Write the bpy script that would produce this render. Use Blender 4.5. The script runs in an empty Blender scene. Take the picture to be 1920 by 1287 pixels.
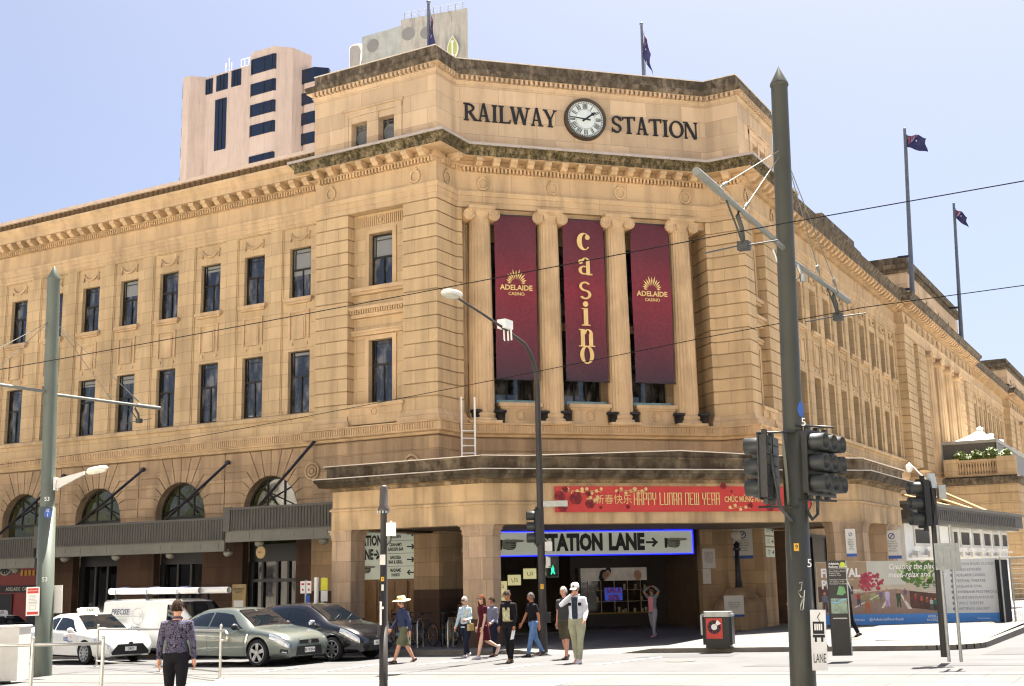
import bpy, bmesh, math, random
from mathutils import Vector, Matrix, Euler
random.seed(7)
S = bpy.context.scene; COL = S.collection
PI = math.pi; R = math.radians
# ---------------- camera
cd = bpy.data.cameras.new('camera'); cam = bpy.data.objects.new('camera', cd); COL.objects.link(cam)
cr, cu, cf = Vector((.86866,.49504,-.01904)), Vector((.11081,-.15669,.98141)), Vector((-.48286,.85462,.19096))
CP = Vector((22.578,-34.637,2.05))
cam.matrix_world = Matrix(((cr.x,cu.x,-cf.x,CP.x),(cr.y,cu.y,-cf.y,CP.y),(cr.z,cu.z,-cf.z,CP.z),(0,0,0,1)))
cd.lens = 42.076; cd.sensor_width = 36; cd.clip_start = .1; cd.clip_end = 5000
S.camera = cam
# ---------------- sky, sun, exposure
SUN_EL, SUN_AZ = 72, -3.0      # degrees; azimuth measured from +y (north) towards +x
wd = bpy.data.worlds.new('World'); S.world = wd; wd.use_nodes = True
nt = wd.node_tree; bg = nt.nodes['Background']
sky = nt.nodes.new('ShaderNodeTexSky'); sky.sky_type = 'NISHITA'; sky.sun_disc = False
sky.sun_elevation = R(SUN_EL); sky.sun_rotation = R(SUN_AZ)
sky.air_density = 0.56; sky.dust_density = 3.9; sky.ozone_density = 1.0
nt.links.new(sky.outputs[0], bg.inputs[0]); bg.inputs[1].default_value = .05
sl = bpy.data.lights.new('sun', 'SUN'); so = bpy.data.objects.new('sun', sl); COL.objects.link(so)
sl.energy = 5; sl.angle = R(.53); sl.color = (1, .95, .87)
so.rotation_euler = (R(90-SUN_EL), 0, PI - R(SUN_AZ)); so.location = (0, 0, 60)
S.view_settings.view_transform = 'Standard'; S.view_settings.look = 'None'
S.view_settings.exposure = 2.35; S.cycles.pixel_filter_type = 'BLACKMAN_HARRIS'; S.cycles.filter_width = 1.2; S.cycles.use_denoising = True; S.view_settings.gamma = 1; S.view_settings.use_curve_mapping = False
# ---------------- small library
def lin(c):
    if isinstance(c, str):
        c = c.lstrip('#'); c = [int(c[i:i+2], 16)/255 for i in (0, 2, 4)]
        return tuple(x/12.92 if x <= .04045 else ((x+.055)/1.055)**2.4 for x in c)
    return tuple(c)
MATS = {}
def nodes(name):
    m = bpy.data.materials.new(name); m.use_nodes = True
    t = m.node_tree; return m, t, t.nodes['Principled BSDF']
def N(t, typ, **kw):
    n = t.nodes.new(typ)
    for k, v in kw.items():
        if k.startswith('i_'):
            key = k[2:]; key = int(key) if key.isdigit() else key.replace('_', ' ')
            n.inputs[key].default_value = v
        else: setattr(n, k, v)
    return n
def L(t, a, b): t.links.new(a, b)
def mixc(t, fac, a, b, mode='MIX'):
    n = t.nodes.new('ShaderNodeMix'); n.data_type = 'RGBA'; n.blend_type = mode
    for s, v in ((0, fac), (6, a), (7, b)):
        if hasattr(v, 'links'): L(t, v, n.inputs[s])
        elif s == 0: n.inputs[0].default_value = v
        else: n.inputs[s].default_value = (*v, 1) if len(v) == 3 else v
    return n.outputs[2]
def ramp(t, x, stops):
    n = t.nodes.new('ShaderNodeValToRGB'); L(t, x, n.inputs[0])
    e = n.color_ramp.elements
    while len(e) < len(stops): e.new(.5)
    for q, (p, c) in zip(e, stops):
        q.position = p; q.color = (c, c, c, 1) if not hasattr(c, '__len__') else (*c, 1)
    return n.outputs[0]
def noise(t, vec, scale, detail=3, rough=.55):
    n = N(t, 'ShaderNodeTexNoise'); n.inputs['Scale'].default_value = scale
    n.inputs['Detail'].default_value = detail; n.inputs['Roughness'].default_value = rough
    if vec is not None: L(t, vec, n.inputs['Vector'])
    return n.outputs[0]
def mapped(t, src, sc=(1,1,1), loc=(0,0,0)):
    n = N(t, 'ShaderNodeMapping'); L(t, src, n.inputs[0]); n.inputs[3].default_value = sc; n.inputs[1].default_value = loc
    return n.outputs[0]
def bump(t, h, b, st=.2, dist=.02):
    n = N(t, 'ShaderNodeBump'); n.inputs[0].default_value = st; n.inputs[1].default_value = dist
    L(t, h, n.inputs['Height']); L(t, n.outputs[0], b.inputs['Normal'])
def plain(name, c, rough=.6, metal=0, var=.12, scale=6, spec=.5, coat=0, bmp=0, emit=None, est=1):
    """one-colour surface with slight wear so that it is never perfectly flat"""
    if name in MATS: return MATS[name]
    m, t, b = nodes(name); c = lin(c)
    g = N(t, 'ShaderNodeNewGeometry'); v = g.outputs['Position']
    n1 = noise(t, v, scale, 4)
    lo = tuple(x*(1-var) for x in c); hi = tuple(min(1, x*(1+var)) for x in c)
    L(t, ramp(t, n1, [(.3, lo), (.7, hi)]), b.inputs['Base Color'])
    b.inputs['Roughness'].default_value = rough; b.inputs['Metallic'].default_value = metal
    b.inputs['Specular IOR Level'].default_value = spec; b.inputs['Coat Weight'].default_value = coat
    if coat: b.inputs['Coat Roughness'].default_value = .03
    if bmp: bump(t, noise(t, v, scale*8, 3), b, bmp, .01)
    if emit: b.inputs['Emission Color'].default_value = (*lin(emit), 1); b.inputs['Emission Strength'].default_value = est
    MATS[name] = m; return m
def stone(name, c, joint=True, bw=1.15, rh=.479, off=.166, stain=.35, dark=None, jd=.68, fresh=.15, dsc=2.2):
    """sandstone: ashlar joints (metres), block tone changes, streaks and speckle"""
    m, t, b = nodes(name); c = lin(c)
    uv = N(t, 'ShaderNodeTexCoord').outputs['UV']; pos = N(t, 'ShaderNodeNewGeometry').outputs['Position']
    base = None
    if joint:
        bk = N(t, 'ShaderNodeTexBrick'); L(t, mapped(t, uv, (1,1,1), (.37, -off, 0)), bk.inputs[0])
        bk.inputs['Color1'].default_value = (*[x*(1-fresh) for x in c], 1); bk.inputs['Color2'].default_value = (*[min(1, x*(1+fresh)) for x in c], 1)
        bk.inputs['Mortar'].default_value = (*[x*jd for x in c], 1)
        bk.inputs['Scale'].default_value = 1; bk.inputs['Mortar Size'].default_value = .011; bk.inputs['Mortar Smooth'].default_value = .3
        bk.inputs['Brick Width'].default_value = bw; bk.inputs['Row Height'].default_value = rh; bk.inputs['Bias'].default_value = -.1
        base = bk.outputs[0]
    else:
        base = ramp(t, noise(t, pos, .9, 2), [(.3, tuple(x*.9 for x in c)), (.7, tuple(min(1, x*1.1) for x in c))])
    n1 = noise(t, pos, .45, 5, .6); n2 = noise(t, mapped(t, pos, (1.6, 1.6, .18)), 1.3, 4, .6); n3 = noise(t, pos, 22, 3, .7)
    s1 = ramp(t, n1, [(.3, 1-stain*.6), (.62, 1.0)])
    s2 = ramp(t, n2, [(.32, 1-stain), (.55, 1.0)])
    s3 = ramp(t, n3, [(.25, .94), (.75, 1.05)])
    k = mixc(t, 1, base, s1, 'MULTIPLY'); k = mixc(t, 1, k, s2, 'MULTIPLY'); k = mixc(t, 1, k, s3, 'MULTIPLY')
    if dark:
        dk = lin(dark); n4 = noise(t, mapped(t, pos, (1, 1, .5)), dsc, 6, .7)
        k = mixc(t, ramp(t, n4, [(.42, 1), (.66, 0)]), k, dk)
    L(t, k, b.inputs['Base Color']); b.inputs['Roughness'].default_value = .88; b.inputs['Specular IOR Level'].default_value = .25
    bump(t, n3, b, .25, .02)
    MATS[name] = m; return m
SPLIT = set('terrace_pier round_louvre roof_aerial hem_pole frame window handrail hanger roof_edge rail poster_face mural_line mural_shade mural_tree gold_blossom gold_panel strap signal_bracket foot_plate jacket_panel notice_band plate_mark list_bullet wiper halyard wire roof_rack shelf rule'.split())
class MB:
    """collects faces in world (or local) metres, then links them as ONE mesh object"""
    def __init__(s): s.v = []; s.f = []; s.mi = []; s.sm = []; s.k = 0
    def face(s, pts, sm=False):
        i = len(s.v); s.v += [tuple(p) for p in pts]; s.f.append(tuple(range(i, i+len(pts)))); s.mi.append(s.k); s.sm.append(sm)
    def grid(s, rows, sm=True, wrap=False):
        n = len(rows[0]); i0 = len(s.v)
        for r in rows: s.v += [tuple(p) for p in r]
        for a in range(len(rows)-1):
            for b in range(n if wrap else n-1):
                b2 = (b+1) % n
                s.f.append((i0+a*n+b, i0+a*n+b2, i0+(a+1)*n+b2, i0+(a+1)*n+b)); s.mi.append(s.k); s.sm.append(sm)
    def box(s, a0, a1, b0, b1, c0, c1, T=None):
        T = T or (lambda x, y, z: (x, y, z))
        p = [T(x, y, z) for z in (c0, c1) for y in (b0, b1) for x in (a0, a1)]
        i = len(s.v); s.v += [tuple(q) for q in p]
        for q in ((0,1,3,2),(4,6,7,5),(0,4,5,1),(1,5,7,3),(3,7,6,2),(2,6,4,0)):
            s.f.append(tuple(i+j for j in q)); s.mi.append(s.k); s.sm.append(False)
    def prism(s, poly, n0, n1, T=None, sm=False):
        """polygon (u, z) pushed from depth n0 to n1"""
        T = T or (lambda u, n, z: (u, n, z))
        a = [T(u, n1, z) for u, z in poly]; b = [T(u, n0, z) for u, z in poly]
        s.face(a); s.face(b[::-1]); m = len(poly)
        for i in range(m):
            j = (i+1) % m; s.face((b[i], b[j], a[j], a[i]), sm)
    def slab(s, poly, z0, z1):
        """polygon (x, y) from z0 to z1"""
        a = [(x, y, z1) for x, y in poly]; b = [(x, y, z0) for x, y in poly]
        s.face(a); s.face(b[::-1]); m = len(poly)
        for i in range(m):
            j = (i+1) % m; s.face((b[i], b[j], a[j], a[i]))
    def tube(s, pts, r, n=8, cap=True):
        pts = [Vector(p) for p in pts]; rs = r if hasattr(r, '__len__') else [r]*len(pts)
        rows = []; ref = None
        for i, p in enumerate(pts):
            d = (pts[min(i+1, len(pts)-1)] - pts[max(i-1, 0)])
            if d.length < 1e-9: d = Vector((0,0,1))
            d.normalize()
            if ref is None: ref = Vector((0,0,1)) if abs(d.z) < .9 else Vector((1,0,0))
            x = d.cross(ref); x.normalize(); y = d.cross(x); ref = -y if False else ref
            rows.append([p + rs[i]*(math.cos(2*PI*k/n)*x + math.sin(2*PI*k/n)*y) for k in range(n)])
        s.grid(rows, True, True)
        if cap: s.face(rows[0]); s.face(rows[-1][::-1])
    def lathe(s, prof, o=(0,0,0), n=16, T=None):
        T = T or (lambda x, y, z: (x, y, z))
        rows = [[T(o[0]+r*math.cos(2*PI*k/n), o[1]+r*math.sin(2*PI*k/n), o[2]+z) for k in range(n)] for r, z in prof]
        # hard steps where the profile turns sharply
        i = 0
        for a in range(len(rows)-1):
            s.grid([rows[a], rows[a+1]], True, True) if False else None
        s.grid(rows, True, True)
        if prof[0][0] > 1e-4: s.face(rows[0][::-1])
        if prof[-1][0] > 1e-4: s.face(rows[-1])
    def ball(s, c, r, n=12, m=8, sc=(1,1,1)):
        rows = []
        for a in range(m+1):
            th = PI*a/m
            rows.append([(c[0]+r*sc[0]*math.sin(th)*math.cos(2*PI*k/n), c[1]+r*sc[1]*math.sin(th)*math.sin(2*PI*k/n), c[2]-r*sc[2]*math.cos(th)) for k in range(n)])
        s.grid(rows, True, True)
    def sweep(s, chain, prof, caps=True):
        """profile (offset outwards, z) run along a plan chain with mitred corners"""
        offs = {}
        rows = []
        for o, z in prof:
            k = round(o, 4)
            if k not in offs: offs[k] = offset(chain, k)
            rows.append([(x, y, z) for x, y in offs[k]])
        for a in range(len(rows)-1):
            for b in range(len(chain)-1):
                s.face((rows[a][b], rows[a][b+1], rows[a+1][b+1], rows[a+1][b]))
        if caps:
            s.face([r[0] for r in rows][::-1]); s.face([r[-1] for r in rows])
    def islands(s):
        par = list(range(len(s.v)))
        def fd(a):
            while par[a] != a: par[a] = par[par[a]]; a = par[a]
            return a
        for f in s.f:
            r0 = fd(f[0])
            for a in f[1:]: par[fd(a)] = r0
        g = {}
        for i, f in enumerate(s.f): g.setdefault(fd(f[0]), []).append(i)
        bx = []
        for fs in g.values():
            vs = {v for i in fs for v in s.f[i]}; bx.append([fs]+[f_(s.v[v][k] for v in vs) for k in range(3) for f_ in (min, max)])
        return bx
    def clusters(s, tol=.03):
        bx = s.islands(); n = len(bx)
        if n > 400: return None
        par = list(range(n))
        def fd(a):
            while par[a] != a: par[a] = par[par[a]]; a = par[a]
            return a
        for i in range(n):
            for j in range(i):
                if all(bx[i][1+2*k]-tol <= bx[j][2+2*k] and bx[j][1+2*k]-tol <= bx[i][2+2*k] for k in range(3)): par[fd(i)] = fd(j)
        g = {}
        for i in range(n): g.setdefault(fd(i), []).extend(bx[i][0])
        return list(g.values())
    def pick(s, fs):
        m = MB()
        for i in fs:
            k = len(m.v); m.v += [s.v[v] for v in s.f[i]]; m.f.append(tuple(range(k, k+len(s.f[i])))); m.mi.append(s.mi[i]); m.sm.append(False if not s.sm[i] else True)
        return m
    def build(s, name, mats, parent=None, world=True, label=None, cat=None, group=None, kind=None, uv=True):
        if parent is not None and (parent.name == 'station_building' or name in SPLIT) and not getattr(s, 'one', False):
            cl = s.clusters()
            if cl and 2 <= len(cl) <= 30:
                for fs in cl: m = s.pick(fs); m.one = True; o = m.build(name, mats, parent, world, label, cat, group, kind, uv)
                return o
        me = bpy.data.meshes.new(name)
        mats = mats if isinstance(mats, (list, tuple)) else [mats]
        if parent is not None: org = WL.get(parent.name, Vector((0,0,0))) if world else Vector((0,0,0))
        elif world and s.v:
            xs = [p[0] for p in s.v]; ys = [p[1] for p in s.v]; zs = [p[2] for p in s.v]
            org = Vector(((min(xs)+max(xs))/2, (min(ys)+max(ys))/2, min(zs)))
        else: org = Vector((0,0,0))
        me.from_pydata([(p[0]-org.x, p[1]-org.y, p[2]-org.z) for p in s.v], [], s.f)
        for m in mats: me.materials.append(m)
        me.polygons.foreach_set('material_index', s.mi); me.polygons.foreach_set('use_smooth', s.sm)
        if uv:
            u = me.uv_layers.new(name='uv'); dat = []
            for p in me.polygons:
                n = p.normal
                if abs(n.z) > .8: t = None
                else:
                    q = math.hypot(n.x, n.y); t = (-n.y/q, n.x/q)
                for vi in p.vertices:
                    co = s.v[vi]
                    dat += [co[0], co[1]] if t is None else [co[0]*t[0]+co[1]*t[1], co[2]]
            u.data.foreach_set('uv', dat)
        me.update()
        if getattr(s, 'one', False) and any(s.sm):
            bm = bmesh.new(); bm.from_mesh(me); bmesh.ops.remove_doubles(bm, verts=bm.verts, dist=1e-5); bm.to_mesh(me); bm.free()
        o = bpy.data.objects.new(name, me); COL.objects.link(o)
        if parent is not None: o.parent = parent
        else: o.location = org
        WL[o.name] = org.copy() if parent is None or world else Vector((0,0,0))
        if label: o['label'] = label
        if cat: o['category'] = cat
        if group: o['group'] = group
        if kind: o['kind'] = kind
        return o
WL = {}
def offset(chain, o):
    n = len(chain); out = []
    ds = []
    for i in range(n-1):
        d = Vector((chain[i+1][0]-chain[i][0], chain[i+1][1]-chain[i][1])); d.normalize(); ds.append(d)
    ns = [Vector((d.y, -d.x)) for d in ds]
    for i, p in enumerate(chain):
        p = Vector(p)
        if i == 0: q = p + ns[0]*o
        elif i == n-1: q = p + ns[-1]*o
        else:
            a, b = ns[i-1], ns[i]; q = p + (a+b)*(o/(1+a.dot(b)))
        out.append((q.x, q.y))
    return out
def inset(poly, d):
    """shrink a counter-clockwise polygon by d"""
    n = len(poly); out = []
    for i in range(n):
        p0, p1, p2 = Vector(poly[i-1]), Vector(poly[i]), Vector(poly[(i+1) % n])
        a = (p1-p0).normalized(); b = (p2-p1).normalized()
        na, nb = Vector((-a.y, a.x)), Vector((-b.y, b.x)); k = 1+na.dot(nb)
        q = p1 + (na+nb)*(d/max(k, .35)); out.append((q.x, q.y))
    return out
def Fr(ox, oy, ux, uy):
    q = math.hypot(ux, uy); ux /= q; uy /= q
    return lambda u, n, z: (ox+u*ux+n*uy, oy+u*uy-n*ux, z)
def thing(name, label, cat, loc=(0,0,0), rz=0, group=None):
    o = bpy.data.objects.new(name, None); COL.objects.link(o); o.location = loc; o.rotation_euler = (0, 0, rz)
    o.empty_display_size = .3; o['label'] = label; o['category'] = cat
    if group: o['group'] = group
    WL[o.name] = Vector(loc); return o
def copy_tree(o, parent=None):
    c = o.copy(); COL.objects.link(c)
    if parent is not None: c.parent = parent
    WL[c.name] = WL.get(o.name, Vector((0,0,0))).copy()
    for ch in [x for x in KIDS(o)]: copy_tree(ch, c)
    return c
def KIDS(o): return [x for x in COL.objects if x.parent == o]
def relabel(o, label=None, loc=None, rz=None, group=None):
    if label: o['label'] = label
    if loc is not None: o.location = loc; WL[o.name] = Vector(loc)
    if rz is not None: o.rotation_euler = (0, 0, rz)
    if group: o['group'] = group
    return o
def text(name, s, size, mat, T, parent=None, align='CENTER', depth=.01, bold=0, sx=1, world=True, spacing=1, flat=True, shear=0):
    """lettering: T maps (u, n, z) to the world; letters stand on u, z"""
    cu_ = bpy.data.curves.new(name, 'FONT'); cu_.body = s; cu_.size = size; cu_.align_x = align; cu_.align_y = 'CENTER'
    cu_.offset = bold; cu_.space_character = spacing; cu_.resolution_u = 2; cu_.shear = shear
    tmp = bpy.data.objects.new('tmp', cu_); COL.objects.link(tmp)
    me = bpy.data.meshes.new_from_object(tmp)
    b = MB()
    co = [v.co.copy() for v in me.vertices]
    fs = [tuple(p.vertices) for p in me.polygons]
    i0 = 0
    b.v = [T(c.x*sx, depth, c.y) for c in co]
    b.f = fs; b.mi = [0]*len(fs); b.sm = [False]*len(fs)
    if not flat:
        from collections import Counter
        ec = Counter()
        for f in fs:
            for a, c in zip(f, f[1:]+f[:1]): ec[(min(a, c), max(a, c))] += 1
        for (a, c), k in ec.items():
            if k == 1:
                b.face((T(co[a].x*sx, 0, co[a].y), T(co[c].x*sx, 0, co[c].y), T(co[c].x*sx, depth, co[c].y), T(co[a].x*sx, depth, co[a].y)))
    bpy.data.objects.remove(tmp); bpy.data.curves.remove(cu_); bpy.data.meshes.remove(me)
    return b.build(name, mat, parent, world, uv=False)
SLOPE, XREF = .022, 7.0
def zg(x, y=0): return SLOPE*(x-XREF)          # the street climbs to the east
def zw(x, y):                                   # top of the footpaths
    if x < 6.3 or y < -7: return zg(x) + .12
    if x < 9.3: return zg(x) + .004 + .116*max(0, 1-(x-6.3)/.9)
    k = min(1, (x-9.3)/.9)
    return zg(x) + .004 + k*(.116 + .012*max(0, min(y+5.6, 9)))
def ray(px, py): return cf + cr*((px-960)/2244.05) - cu*((py-643.5)/2244.05)
def at_depth(px, py, dep): return CP + ray(px, py)*dep
def at_y(px, py, y): v = ray(px, py); return CP + v*((y-CP.y)/v.y)
def at_x(px, py, x): v = ray(px, py); return CP + v*((x-CP.x)/v.x)
def at_ground(px, py, dz=0):
    v = ray(px, py); t = (SLOPE*(CP.x-XREF)+dz-CP.z)/(v.z-SLOPE*v.x); return CP + v*t

CH_ = Vector((cf.x, cf.y)).normalized()
def at_hd(px, py, pt, dh=0):
    """point on the sight line at the same horizontal distance as pt"""
    v = ray(px, py); hd = (Vector((pt[0], pt[1]))-CP.to_2d()).dot(CH_)+dh; return CP + v*(hd/v.to_2d().dot(CH_))
# ================= materials of the buildings
ST = '#cfa877'
def sc_(h, k): return tuple(x*k for x in lin(h))
STONE_C = (.57, .405, .225)
M_wall = stone('sandstone_ashlar', STONE_C, rh=.479, off=.166, stain=.24, fresh=.08, jd=.62)
M_plain = stone('sandstone_dressed', (.58, .405, .23), joint=False, stain=.22)
M_long = stone('sandstone_long_blocks', (.58, .408, .233), bw=2.3, rh=.72, off=.25, stain=.25, fresh=.05)
M_attic = stone('sandstone_attic', (.60, .44, .28), bw=1.5, rh=.62, off=.38, stain=.18)
M_ground = stone('sandstone_lower', (.47, .325, .19), rh=.479, off=.166, stain=.35)
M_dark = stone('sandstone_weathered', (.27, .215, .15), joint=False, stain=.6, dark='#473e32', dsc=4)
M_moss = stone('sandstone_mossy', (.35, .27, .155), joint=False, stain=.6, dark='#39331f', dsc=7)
M_soot = stone('sandstone_sooty', (.2, .158, .105), joint=False, stain=.6, dark='#3a3023')
M_stain = stone('sandstone_stained', (.47, .325, .18), joint=False, stain=.55, dark='#5f503a')
M_granite = stone('red_granite', (.105, .062, .042), bw=.9, rh=.62, off=.1, stain=.2)
M_lead = plain('lead_flashing', '#b3a79c', .45, .1, .08, 3)
M_white_lip = plain('pale_coping', '#d8cdbc', .7, 0, .06, 4)
M_tile = plain('roof_tile_brown', '#57472f', .8, 0, .25, 9)
M_bronze = plain('dark_window_frame', '#24211d', .5, .2, .15)
M_black = plain('black_paint', '#15151a', .45, 0, .2)
M_awn = plain('awning_grey_paint', '#4a463f', .6, 0, .12, 2)
M_awn2 = plain('awning_light_paint', '#68655a', .6, 0, .1, 2)
M_shop = plain('shopfront_black', '#17181a', .4, 0, .25)
M_soffit = plain('portico_soffit', '#7d6c56', .8)
M_conc = plain('pale_concrete', '#b9b3a8', .85, 0, .12, 3, bmp=.15)
def glass_mat(name, c, rough=.04, blind=None, wob=.03, spec=.75, ior=1.5):
    m, t, b = nodes(name); c = lin(c)
    tc = N(t, 'ShaderNodeTexCoord'); oi = N(t, 'ShaderNodeObjectInfo')
    base = None
    if blind:
        sp = N(t, 'ShaderNodeSeparateXYZ'); L(t, tc.outputs['Generated'], sp.inputs[0])
        ma = N(t, 'ShaderNodeMath', operation='GREATER_THAN'); th = N(t, 'ShaderNodeMapRange')
        L(t, oi.outputs['Random'], th.inputs[0]); th.inputs[3].default_value = .35; th.inputs[4].default_value = 1.9
        L(t, sp.outputs[2], ma.inputs[0]); L(t, th.outputs[0], ma.inputs[1])
        off = N(t, 'ShaderNodeVectorMath', operation='SCALE'); cb = N(t, 'ShaderNodeCombineXYZ'); [L(t, oi.outputs['Random'], cb.inputs[k]) for k in range(3)]; L(t, cb.outputs[0], off.inputs[0]); off.inputs['Scale'].default_value = 40
        ad = N(t, 'ShaderNodeVectorMath', operation='ADD'); L(t, tc.outputs['Object'], ad.inputs[0]); L(t, off.outputs[0], ad.inputs[1])
        room = ramp(t, noise(t, mapped(t, ad.outputs[0], (2.2, 1, .8)), 1.6, 2), [(.42, c), (.55, (.05, .048, .044)), (.68, (.15, .14, .125))])
        base = mixc(t, ma.outputs[0], room, lin(blind)); L(t, base, b.inputs['Base Color'])
    else: b.inputs['Base Color'].default_value = (*c, 1)
    b.inputs['Roughness'].default_value = rough; b.inputs['Specular IOR Level'].default_value = spec
    pos = N(t, 'ShaderNodeNewGeometry').outputs['Position']; b.inputs['IOR'].default_value = ior
    bump(t, noise(t, pos, 1.1, 2), b, wob*4, .04)
    MATS[name] = m; return m
M_glass = glass_mat('window_glass', '#1d1f20', blind='#84837a', spec=.5, ior=1.8)
M_shopglass = glass_mat('shop_glass', '#0c0d0e', .05, spec=.5)
M_hotelglass = glass_mat('tower_glass', '#1d2638', .06, spec=.6)
# ================= the station building
WA, WB = .206, .227
P1, Q1, Q2, P2 = (0, 0), (0, 1.342), (7.195, 8.537), (8.537, 8.537)
LA, LB = -5.467, 12.94
XB = P2[0]
FA = Fr(0, 0, 1, 0); FB = Fr(XB, 0, 0, 1); FD = Fr(*Q1, 1, 1); FR1 = Fr(0, 0, 0, 1); FR2 = Fr(*Q2, 1, 0)
DL = 10.175
ROT = {'A': 0, 'B': PI/2, 'D': PI/4}
st = thing('station_building', 'long tan sandstone railway station with columns, clock and carved cornice on a street corner', 'station', (0, 0, 0))
CH = [(LA, 1.2), (LA, 0), P1, Q1, Q2, P2, (XB, LB), (XB-1.2, LB)]
def blocks(mb, F, u0, u1, n0, n1, z0, z1, w, sp, end=.5):
    k = max(1, int(round((u1-u0)/sp))); s_ = (u1-u0)/k
    for i in range(k):
        c = u0+(i+end)*s_; mb.box(c-w/2, c+w/2, n0, n1, z0, z1, F)
def modillion(mb, F, c, z, o=0):
    pr = [(o+.08, z), (o+.6, z), (o+.6, z-.12), (o+.5, z-.17), (o+.42, z-.26), (o+.08, z-.27)]
    a = [F(c-.125, n, q) for n, q in pr]; b = [F(c+.125, n, q) for n, q in pr]
    mb.face(a); mb.face(b[::-1])
    for i in range(6): j = (i+1) % 6; mb.face((a[i], b[i], b[j], a[j]))
def modils(mb, F, u0, u1, z, sp=.65, o=0):
    k = max(1, int(round((u1-u0)/sp))); s_ = (u1-u0)/k
    for i in range(k): modillion(mb, F, u0+(i+.5)*s_, z, o)
# --- upper walls: the wings with their window bays
def wall_grid(mb, F, u0, u1, z0, z1, n, ops, dep):
    us = sorted({u0, u1, *[o[0] for o in ops], *[o[1] for o in ops]}); zs = sorted({z0, z1, *[o[2] for o in ops], *[o[3] for o in ops]})
    for a, b in zip(us, us[1:]):
        for c, d_ in zip(zs, zs[1:]):
            if any(o[0] <= a and b <= o[1] and o[2] <= c and d_ <= o[3] for o in ops): continue
            mb.face((F(a, n, c), F(b, n, c), F(b, n, d_), F(a, n, d_)))
    for a, b, c, d_ in ops:
        q = n-dep
        mb.face((F(a, n, c), F(a, n, d_), F(a, q, d_), F(a, q, c))); mb.face((F(b, n, d_), F(b, n, c), F(b, q, c), F(b, q, d_)))
        mb.face((F(a, n, d_), F(b, n, d_), F(b, q, d_), F(a, q, d_))); mb.face((F(b, n, c), F(a, n, c), F(a, q, c), F(b, q, c)))
def make_window(w, h, tr, name='window'):
    f = MB(); t = .05
    for a, b in ((-w/2, -w/2+t), (w/2-t, w/2)): f.box(a, b, -.05, .05, 0, h)
    f.box(-w/2+t, w/2-t, -.05, .05, 0, t+.03); f.box(-w/2+t, w/2-t, -.05, .05, h-t, h)
    f.box(-w/2+t, w/2-t, -.06, .04, tr-.04, tr+.03); f.box(-.022, .022, -.045, .04, t+.03, tr-.04)
    f.box(-w/2+.13, -w/2+.15, -.04, .04, tr+.03, h-t); f.box(w/2-.15, w/2-.13, -.04, .04, tr+.03, h-t)
    f.box(-w/2+.15, w/2-.15, -.04, .04, h-.2, h-.18)
    o = f.build(name, M_bronze, st, world=False)
    p = MB(); p.face(((-w/2+.03, .0, .03), (w/2-.03, .0, .03), (w/2-.03, .0, h-.03), (-w/2+.03, .0, h-.03)))
    p.build('pane', M_glass, o, world=False); return o
W_UP = make_window(1.04, 2.0, 1.15); W_LO = make_window(1.04, 2.4, 1.45)
used = set()
def put_window(src, F, u, n, z, rot):
    o = src if src.name not in used else copy_tree(src, st)
    used.add(src.name); o.location = F(u, n, z); o.rotation_euler = (0, 0, rot); return o
def disc(mb, F, u, n, z, r, t=.05, k=14):
    mb.prism([(u+r*math.cos(2*PI*i/k), z+r*math.sin(2*PI*i/k)) for i in range(k)], n, n+t, F)
def ringr(mb, F, u, n, z, r, w, m=18, k=8, sq=1.15):
    rows = []
    for i in range(m):
        a = 2*PI*i/m; rows.append([F(u+(r+w*math.cos(2*PI*j/k))*math.cos(a), n+w*.8*(1+math.sin(2*PI*j/k)), z+(r+w*math.cos(2*PI*j/k))*math.sin(a)*sq) for j in range(k)])
    rows.append(rows[0]); mb.grid(rows, True, True)
def swag(mb, F, u, n, z):
    pts = []
    for i in range(9):
        q = -1+i/4; pts.append(F(u+q*.42, n+.04, z+.22*q*q-.2))
    mb.tube(pts, [.028, .035, .045, .052, .056, .052, .045, .035, .028], 7)
    for q in (-1, 1):
        mb.tube([F(u+q*.44, n+.03, z+.1), F(u+q*.45, n+.03, z-.1), F(u+q*.45, n+.03, z-.24)], [.045, .025, .04], 6)
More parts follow.
